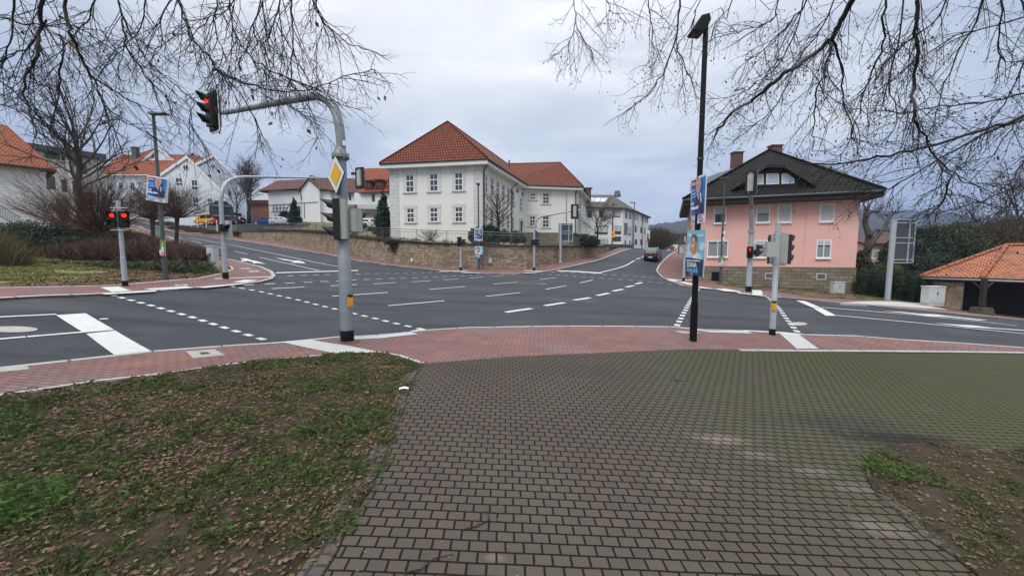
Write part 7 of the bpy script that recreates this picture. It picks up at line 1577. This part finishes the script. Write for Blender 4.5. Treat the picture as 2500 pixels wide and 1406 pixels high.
# ---- evergreen shrubs and hedges
def shrub(label, ells, n, size, mats, name='shrub', cat='shrub', **k):
    c = ells[0][0]; zb = min(e[0][2]-e[1][2] for e in ells); t = thing(name, (c[0], c[1], zb), label, cat)
    mb = MB(); mb.tube([(c[0], c[1], zb-.2), (c[0], c[1], c[2])], [.06, .03], 6); mb.build('stem', M['barkg'], t); leafcloud('foliage', ells, n, size, mats, t, **k); return t
def E(px_, py_, Y, rx, ry, rz): p = at(px_, py_, Y); return ((p.x, p.y, p.z), (rx, ry, rz))
shrub('spreading dark evergreen shrub below the white house at the left edge', [E(30, 585, 21, 2.0, 1.5, .85), E(95, 580, 21, 1.7, 1.4, .9), E(150, 590, 21, 1.3, 1.2, .7), E(-30, 590, 20, 1.6, 1.3, .9), E(185, 600, 20, .9, 1, .5)], 32000, .032, ['leafd', 'leafd', 'leafm'])
shrub('low spreading juniper strip between brown hedge and left lawn', [E(x, 655-abs(x-250)*.018, 17.2, 1.2, .9, .30) for x in range(-40, 480, 55)], 30000, .028, ['leafm', 'leafo', 'leafd'], name='juniper')
def twighedge(label, ells, n, name='hedge', mats=('hedgebr', 'hedgebr', 'twigb'), size=.11):
    c = ells[len(ells)//2][0]; t = thing(name, (c[0], c[1], G(c[0], c[1])), label, 'hedge'); leafcloud('twigs', ells, n, size, list(mats), t, aspect=1.5, shell=.35, up=.5)
    for o in t.children: pass
    V = None; return t
def sticks(name, ells, n, L_, w_, mats, parent, up=1.2):
    wts = np.array([e[1][0]*e[1][1]*e[1][2] for e in ells])**.7; wts /= wts.sum(); idx = rng.choice(len(ells), n, p=wts); C = np.array([tuple(e[0]) for e in ells])[idx]; Rr = np.array([tuple(e[1]) for e in ells])[idx]
    d = rng.normal(size=(n, 3)); d /= np.linalg.norm(d, axis=1)[:, None]; P_ = C+d*Rr*(.35+.6*rng.random(n)**.5)[:, None]
    a = rng.normal(size=(n, 3))*.8; a[:, 2] = np.abs(a[:, 2])+up*.6; a /= np.linalg.norm(a, axis=1)[:, None]; b = np.cross(a, rng.normal(size=(n, 3))); b /= np.linalg.norm(b, axis=1)[:, None]; l = L_*(.5+rng.random(n))
    V_ = np.stack([P_-b*w_, P_+b*w_, P_+a*l[:, None]], 1).reshape(-1, 3); mi = (rng.random(n)*len(mats)).astype(int); return fast_mesh(name, V_, np.arange(3*n).reshape(-1, 3), mats, parent, mi=mi)
def stickhedge(label, ells, n, L_, w_, mats, name='hedge', cat='hedge'):
    c = ells[len(ells)//2][0]; t = thing(name, (c[0], c[1], G(c[0], c[1])), label, cat); sticks('twigs', ells, n, L_, w_, mats, t); return t
stickhedge('reddish brown leafless hedge in front of the globe bushes on the left island', [E(x, y, Y, 1.5 if x < 440 else .75, 1.2, rz) for x, y, Y, rz in ((255, 625, 19.5, .65), (310, 622, 19.8, .6), (350, 628, 19.6, .55), (395, 622, 20, .6), (432, 628, 19.6, .5), (462, 630, 19.2, .42), (480, 634, 19, .3), (215, 632, 19, .6), (160, 632, 19, .5))], 42000, .38, .014, ['hedgebr', 'hedgebr', 'twigb'])
stickhedge('darker brown leafless hedge farther back along the left road', [E(x, y, Y, 2.0, 1.6, rz) for x, y, Y, rz in ((250, 590, 27, .9), (300, 595, 28, .8), (200, 595, 27, .9), (335, 600, 29, .6), (150, 600, 26, .9))], 26000, .5, .016, ['hedgebr', 'twigb', 'twigb'])
stickhedge('tawny ornamental grass clump at the left edge of the left lawn', [E(-10, 640, 15.5, 1.0, .8, .9), E(22, 655, 15.3, .7, .6, .6), E(-50, 630, 15.5, 1, .8, 1)], 9000, .7, .008, ['g3', 'twigb', 'g2'], name='ornamental_grass', cat='plant')
shrub('round clipped dark bush behind the posters, near the corner of the cream building', [E(1193, 574, 34.5, .95, .8, .95)], 5000, .05, ['leafd'])
shrub('second dark round bush directly left of the cream building corner', [E(1163, 577, 34.8, .75, .7, .8)], 4000, .05, ['leafd'])
shrub('olive and green shrubs at the foot of the larch', [E(1228, 577, 37.5, .8, .7, .6), E(1212, 583, 37, .5, .5, .5)], 3500, .05, ['leafo', 'leafm'])
shrub('dark evergreen shrub under the side windows of the cream building', [E(1255, 580, 37, 1.0, .8, .6), E(1271, 584, 37, .6, .6, .4)], 4200, .05, ['leafd', 'leafm'])
shrub('wide dark evergreen shrub overhanging the wall below the white corner building', [E(1425, 588, 41, 1.6, 1.0, .65), E(1443, 592, 42, 1.0, .8, .5), E(1410, 583, 42, 1.0, .8, .5)], 6000, .06, ['leafd', 'leafm'])
for k, (lab, x, y0, y1, Y, rw) in enumerate((('narrow dark columnar conifer in front of the farmhouse', 717, 484, 543, 72, 1.15), ('dark pointed conifer at the left corner of the cream building', 935, 468, 575, 47, 1.25))):
    top, bot = at(x, y0, Y), at(x, y1, Y); h = top.z-bot.z; els = []
    for i in range(9): f = i/8; wv = rw*(1-f)**.75+.12; els.append(((top.x+.1*math.sin(i*2), Y, bot.z+h*(.06+.90*f)), (wv, wv, h*.09)))
    shrub(lab, els, 7000, .09, ['leafd', 'leafd', 'leafm'], name='conifer', cat='conifer', shell=.4)
# wall top ivy and dead growth
els = []
for i in range(0, nW):
    px_ = 1250+950*WB_[i].x/WB_[i].y
    if 640 < px_ < 1150: els.append(((WB_[i].x+WN_[i].x*.1, WB_[i].y+WN_[i].y*.1, WT_[i].z+.06), (.7, .35, .13+.12*(920 < px_ < 1120))))
c = els[len(els)//2][0]; t = thing('wall_ivy', c, 'dark withered ivy and moss growing over the top of the stone wall', 'ivy'); sticks('stems', els, 9000, .22, .012, ['leafd', 'twigb', 'barkg'], t, up=.2)
p = at(960, 600, 34.1); tw2 = [((p.x, p.y, p.z), (.30, .12, .5)), ((p.x-.2, p.y, p.z+.3), (.7, .2, .2))]; sticks('hanging_stems', tw2, 1500, .25, .012, ['twigb', 'leafd'], t, up=-1.2)
# hedge between pink house and shelter
els = [E(x, y, Y, 1.3, 1.0, 1.25) for x, y, Y in ((2098, 695, 30.5), (2125, 697, 29.8), (2155, 699, 29.2), (2185, 701, 28.6), (2215, 703, 28), (2245, 706, 27.4), (2272, 708, 27))]
t = thing('hedge', (els[3][0][0], els[3][0][1], G(els[3][0][0], els[3][0][1])), 'clipped dark green hedge between the pink house and the market shelter', 'hedge'); leafcloud('foliage', els, 52000, .034, ['leafd', 'leafm', 'leafd'], t, shell=.7)
core = MB()
for e in els: core.box((e[0][0], e[0][1], e[0][2]-.1), (1.9, 1.1, 1.9))
core.build('core', M['leafd'], t)
shrub('yellow-green low shrub showing above the clipped hedge', [E(2152, 655, 33, 1.6, .8, .35)], 4000, .05, ['leafy', 'leafo'])
shrub('olive shrub against the right corner of the pink house', [E(2104, 655, 33, .7, .8, 1.0), E(2104, 630, 33.5, .4, .5, .7)], 6000, .05, ['leafo', 'leafm'])
def roundtree(label, ells, n, size, mats, Y, px_, name='evergreen_tree', twigs=0):
    x = (px_-1250)/950*Y; t = thing(name, (x, Y, G(x, Y)), label, 'tree'); mb = MB(); mb.tube([(x, Y, G(x, Y)-.2), (x, Y, ells[0][0][2])], [.2, .12], 7); mb.build('trunk', M['barkg'], t); leafcloud('crown', ells, n, size, mats, t, shell=.45)
    if twigs: sticks('twigs', ells, twigs, .9, .02, ['twigg', 'twigb'], t)
    return t
roundtree('dark conifer between the pink cottage and the direction sign panel', [E(2186, 622, 42, 1.3, 1.4, 1.5), E(2182, 645, 42, 1.5, 1.5, 1.2), E(2192, 600, 42, .9, 1, 1.0)], 16000, .07, ['leafd', 'leafd', 'leafm'], 42, 2185)
roundtree('broad dark evergreen seen beneath and behind the direction sign', [E(2220, 625, 44, 2.6, 2, 2.2), E(2262, 612, 45, 2.2, 2, 2.4), E(2240, 590, 46, 2, 2, 1.8)], 26000, .075, ['leafd', 'leafd', 'leafm'], 44, 2235)
roundtree('olive green rounded tree between the dark evergreens and the shelter roof', [E(2310, 600, 48, 2.6, 2, 2.6), E(2345, 588, 49, 2.4, 2, 2.4), E(2300, 578, 50, 2, 2, 1.6), E(2365, 610, 48, 2.2, 2, 2)], 26000, .075, ['leafo', 'leafm', 'leafd'], 48, 2325)
roundtree('brownish tree with mossy crown above the peak of the shelter roof', [E(2420, 585, 52, 3.0, 2, 2.4), E(2470, 575, 53, 3.2, 2, 2.6), E(2520, 585, 53, 3, 2, 2.6), E(2400, 610, 52, 2.5, 2, 2)], 14000, .08, ['leafo', 'twigb', 'leafm'], 52, 2450, twigs=14000)
roundtree('dark evergreen low behind the left slope of the shelter roof', [E(2200, 650, 38, 1.6, 1.4, 1.2), E(2240, 655, 38, 1.8, 1.4, 1.2), E(2285, 650, 39, 1.8, 1.4, 1.3)], 15000, .06, ['leafd', 'leafd'], 38, 2245)
# leafless thicket beyond the crest of the right road
els = [E(x, y, 105, 3.6, 3, 3.0) for x, y in ((1592, 590), (1606, 586), (1616, 590), (1585, 598))]; t = thing('thicket', (els[0][0][0], 105, 2), 'leafless brown thicket beyond the crest of the right road', 'bush'); sticks('twigs', els, 9000, 1.6, .035, ['twigb', 'twigg', 'leafo'], t)
els = [E(x, y, 150, 4, 3, 2.2) for x, y in ((1624, 592), (1646, 590), (1668, 588))]; t = thing('thicket', (els[0][0][0], 150, 2), 'far brown scrub behind the small distant houses', 'bush'); sticks('twigs', els, 5000, 2.0, .05, ['twigb', 'leafo'], t)
# strip planting on the bank of the courtyard
els = [(((a[0]), (a[1]), a[2]), (2.2, 1.2, .35)) for a in [tuple(gnd(x, y, .6)) for x, y in ((400, 548), (440, 558), (480, 564), (520, 568), (560, 570))]]
t = thing('ground_planting', els[2][0], 'brown low planting on the bank below the parked cars', 'bush'); sticks('twigs', els, 7000, .5, .02, ['hedgebr', 'leafo', 'twigb'], t)
# ---- grass, fallen leaves
def vnoise(x, y, s, seed):
    r_ = np.random.default_rng(seed); T = r_.random((64, 64)); u, v = x/s, y/s; i, j = np.floor(u).astype(int), np.floor(v).astype(int); a, b = u-i, v-j; a = a*a*(3-2*a); b = b*b*(3-2*b)
    return T[i % 64, j % 64]*(1-a)*(1-b)+T[(i+1) % 64, j % 64]*a*(1-b)+T[i % 64, (j+1) % 64]*(1-a)*b+T[(i+1) % 64, (j+1) % 64]*a*b
def scatter_pts(poly, n, clip=None):
    P_ = np.array([tuple(p) for p in poly]); x0, y0 = P_.min(0); x1, y1 = P_.max(0)
    if clip: x0, y0, x1, y1 = max(x0, clip[0]), max(y0, clip[1]), min(x1, clip[2]), min(y1, clip[3])
    X = rng.uniform(x0, x1, n); Yy = rng.uniform(y0, y1, n); q = inside(P_, X, Yy); return X[q], Yy[q]
def grass(name, label, poly, n, h, w_, off, clip, thr=.5, far=False, mats=('g1', 'g2', 'g3'), soft=.10):
    X, Yy = scatter_pts(poly, n, clip); d = np.hypot(X, Yy)
    m = .55*vnoise(X, Yy, .55, 1)+.30*vnoise(X, Yy, .16, 2)+.35*vnoise(X, Yy, 1.9, 3)-.10
    keep = rng.random(len(X)) < np.clip((m-thr)/soft, .04, 1)
    if not far: keep &= rng.random(len(X)) < np.clip(3.2/np.maximum(d, 1), .25, 1)*1.0
    X, Yy, m, d = X[keep], Yy[keep], m[keep], d[keep]; k = len(X); z = Hl(X, Yy)+off; a = rng.random(k)*2*np.pi; hh = h*(.35+.9*rng.random(k))*(.55+np.clip((m-thr)*3.2, 0, 1.1)); ww = w_*(1+np.maximum(0, d-4)*.12)*(.6+.8*rng.random(k))
    dx, dy = np.cos(a)*ww, np.sin(a)*ww; lx, ly = rng.normal(size=k)*hh*1.0, rng.normal(size=k)*hh*1.0
    V_ = np.stack([np.stack([X-dx, Yy-dy, z], -1), np.stack([X+dx, Yy+dy, z], -1), np.stack([X+lx, Yy+ly, z+hh*.75], -1)], 1).reshape(-1, 3)
    g = vnoise(X, Yy, .8, 5)+.35*rng.random(k)+.5*np.clip(m-thr, 0, .4); mi = np.where(g > .78, 0, np.where(g > .42, 1, 2))
    return fast_mesh(name, V_, np.arange(3*k).reshape(-1, 3), list(mats), origin=(float(X.mean()), float(Yy.mean()), 0), mi=mi, label=label, cat='grass', kind='stuff')
def litter(name, label, poly, n, size, off, clip, mats=('l1', 'l2', 'l1', 'l3'), pw=None, falloff=3.0):
    X, Yy = scatter_pts(poly, n, clip); d = np.hypot(X, Yy); dens = .25+1.1*vnoise(X, Yy, 1.1, 9)*vnoise(X, Yy, .3, 10)*2; keep = rng.random(len(X)) < dens*np.clip(falloff/np.maximum(d, .5), .35, 1); X, Yy, d = X[keep], Yy[keep], d[keep]; k = len(X)
    z = Hl(X, Yy)+off+rng.random(k)*.012; a = rng.random(k)*2*np.pi; s_ = size*(.5+rng.random(k)); c, sn = np.cos(a)*s_, np.sin(a)*s_; tl = rng.normal(size=k)*.35*s_; cu = rng.random(k)*.5*s_; asp = .45+.3*rng.random(k)
    z0 = z+np.abs(tl)*.5
    V_ = np.stack([np.stack([X-c, Yy-sn, z0+cu], -1), np.stack([X+sn*asp, Yy-c*asp, z0+tl*.5], -1), np.stack([X, Yy, z0-.0*cu], -1), np.stack([X-sn*asp, Yy+c*asp, z0-tl*.3+.004], -1), np.stack([X+c*1.2, Yy+sn*1.2, z0+cu], -1)], 1).reshape(-1, 3)
    b = np.arange(k)[:, None]*5; F_ = np.concatenate([b+np.array([[0, 1, 2]]), b+np.array([[0, 2, 3]]), b+np.array([[1, 4, 2]]), b+np.array([[2, 4, 3]])], 0); m_ = np.tile(np.minimum((rng.random(k)**1.1*len(mats)).astype(int), len(mats)-1), 4)
    return fast_mesh(name, V_, F_, list(mats), origin=(float(X.mean()), float(Yy.mean()), 0), mi=m_, label=label, cat='leaves', kind='stuff')
gl = PL-.012
def tufts(name, label, poly, n, h, off, clip, thr, rad=.035, per=22, w_=.0019, mats=('g1', 'g2', 'g3', 'g5'), extra=()):
    X, Yy = scatter_pts(poly, n, clip); d = np.hypot(X, Yy); m = .50*vnoise(X, Yy, .42, 1)+.45*vnoise(X, Yy, .15, 2)+.14*vnoise(X, Yy, 1.9, 3)-.04
    keep = rng.random(len(X)) < np.clip((m-thr)/.3, .26, 1)*np.clip(4.5/np.maximum(d, 1), .35, 1); X, Yy, m = X[keep], Yy[keep], m[keep]
    gsz = np.where(rng.random(len(X)) < .12, 1.6, .75+.35*rng.random(len(X)))*(.7+np.clip((m-thr)*2, 0, .6)); col_ = rng.random(len(X))+.55*(m-thr)
    for (ex, ey, er, en) in extra:
        a = rng.random(en)*6.283; q = er*np.sqrt(rng.random(en)); X = np.r_[X, ex+q*np.cos(a)]; Yy = np.r_[Yy, ey+q*np.sin(a)*.8]; gsz = np.r_[gsz, 1.3+.9*rng.random(en)]; col_ = np.r_[col_, 1.05+.1*rng.random(en)]
    gsz *= 1+.06*np.maximum(0, np.hypot(X, Yy)-4)
    k = len(X)*per; X = np.repeat(X, per); Yy = np.repeat(Yy, per); gs = np.repeat(gsz, per); cc = np.repeat(col_, per)+rng.normal(size=k)*.08
    a = rng.random(k)*6.283; q = rad*gs*np.sqrt(rng.random(k)); X = X+q*np.cos(a); Yy = Yy+q*np.sin(a); z = Hl(X, Yy)+off; b = rng.random(k)*6.283; ww = w_*(.6+.8*rng.random(k))*gs; hh = h*gs*(.35+.8*rng.random(k))
    dx, dy = np.cos(b)*ww, np.sin(b)*ww; ln = hh*(.5+1.1*rng.random(k)); lx, ly = np.cos(a)*ln+rng.normal(size=k)*.3*hh, np.sin(a)*ln+rng.normal(size=k)*.3*hh
    V_ = np.stack([np.stack([X-dx, Yy-dy, z], -1), np.stack([X+dx, Yy+dy, z], -1), np.stack([X+lx*.5+dx*.7, Yy+ly*.5+dy*.7, z+hh*.8], -1), np.stack([X+lx, Yy+ly, z+hh*.75], -1)], 1).reshape(-1, 3)
    mi = np.where(cc > .99, 3, np.where(cc > .60, 0, np.where(cc > .22, 1, 2)))
    return fast_mesh(name, V_, np.arange(4*k).reshape(-1, 4), list(mats), origin=(float(X.mean()), float(Yy.mean()), 0), mi=mi, label=label, cat='grass', kind='stuff')
bt = gnd(60, 1235, PL)
tufts('grass', 'patchy grass tufts on the near lawn', lawn_poly, 42000, .030, gl, (-9.5, .9, 0, 8), .42, extra=((bt.x-.1, bt.y, .26, 190), (bt.x-.4, bt.y-.05, .25, 130)))
litter('fallen_leaves', 'brown fallen leaves strewn over the near lawn', lawn_poly, 62000, .0165, gl+.010, (-9.5, .9, 0, 8))
tufts('grass', 'sparse grass on the small lawn island at the right', ISL, 5200, .022, PL+.02, None, .50, extra=((gnd(2150, 1150, PL).x+.1, gnd(2150, 1150, PL).y, .16, 70),))
litter('fallen_leaves', 'a few leaves on the small lawn island at the right', ISL, 5000, .015, PL+.026, None)
grass('grass', 'yellowish grass of the left island lawn', garden, 170000, .05, .006, .03, (-24, 11, -9, 19), .25, far=True, mats=('g4', 'g4', 'g3'), soft=.3)
litter('fallen_leaves', 'rusty leaf litter along the edging of the left island', px2xy(litter_px, .05), 16000, .04, .06, None, mats=('l2', 'l1', 'l3'), falloff=20)
grass('grass', 'thin grass on the verge at the foot of the pink house', verge, 80000, .06, .008, .045, (13, 20, 34, 33), .36, far=True, mats=('g2', 'g1', 'g3'), soft=.3)
litter('fallen_leaves', 'scattered leaf crumbs on the brown paving', PLX+[Vector((-1.2, -6)), Vector((14, -6)), Vector((16, 4))]+back, 900, .011, PL-.004, (-4, 1.2, 6, 7), mats=('l3', 'l1', 'l3'))
# fallen sticks on the paving
for k, (pts, lab) in enumerate((([(1135, 1290), (1160, 1285), (1195, 1268), (1190, 1250), (1184, 1246)], 'thin forked twig lying on the brown pavers near the picture centre'), ([(985, 1398), (1030, 1388), (1058, 1362), (1108, 1352)], 'dark twig lying on the brown pavers at the bottom, left of centre'), ([(1645, 927), (1655, 929), (1668, 930)], 'small dark twig on the brown pavers in front of the black lamp'), ([(690, 1390), (760, 1340), (815, 1300), (842, 1248)], 'thin dry branch lying across the near lawn beside the paver edge'))):
    p = [gnd(x, y, PL+.012) for x, y in pts]; t = thing('fallen_twig', p[0], lab, 'twig'); tw = Twigs(70+k); tw.grow(p, .006, .003, [dict(gap=.12, len=.10, ang=35, r=.003, seg=2, wob=.05, grav=0)], 5); tw.build('wood', 'bark', t)
# ================================================================ air
mb = MB(); mb.box((0, 1100, 145), (5200, 2500, 340)); hz = mb.build('haze', M['soil'], kind='stuff')
mh = bpy.data.materials.new('haze_air'); mh.use_nodes = True; mh.node_tree.nodes.clear(); pv = mh.node_tree.nodes.new('ShaderNodeVolumePrincipled'); ou = mh.node_tree.nodes.new('ShaderNodeOutputMaterial')
pv.inputs['Color'].default_value = (.42, .58, .95, 1); pv.inputs['Density'].default_value = .0002; mh.node_tree.links.new(pv.outputs[0], ou.inputs['Volume']); hz.data.materials.clear(); hz.data.materials.append(mh)
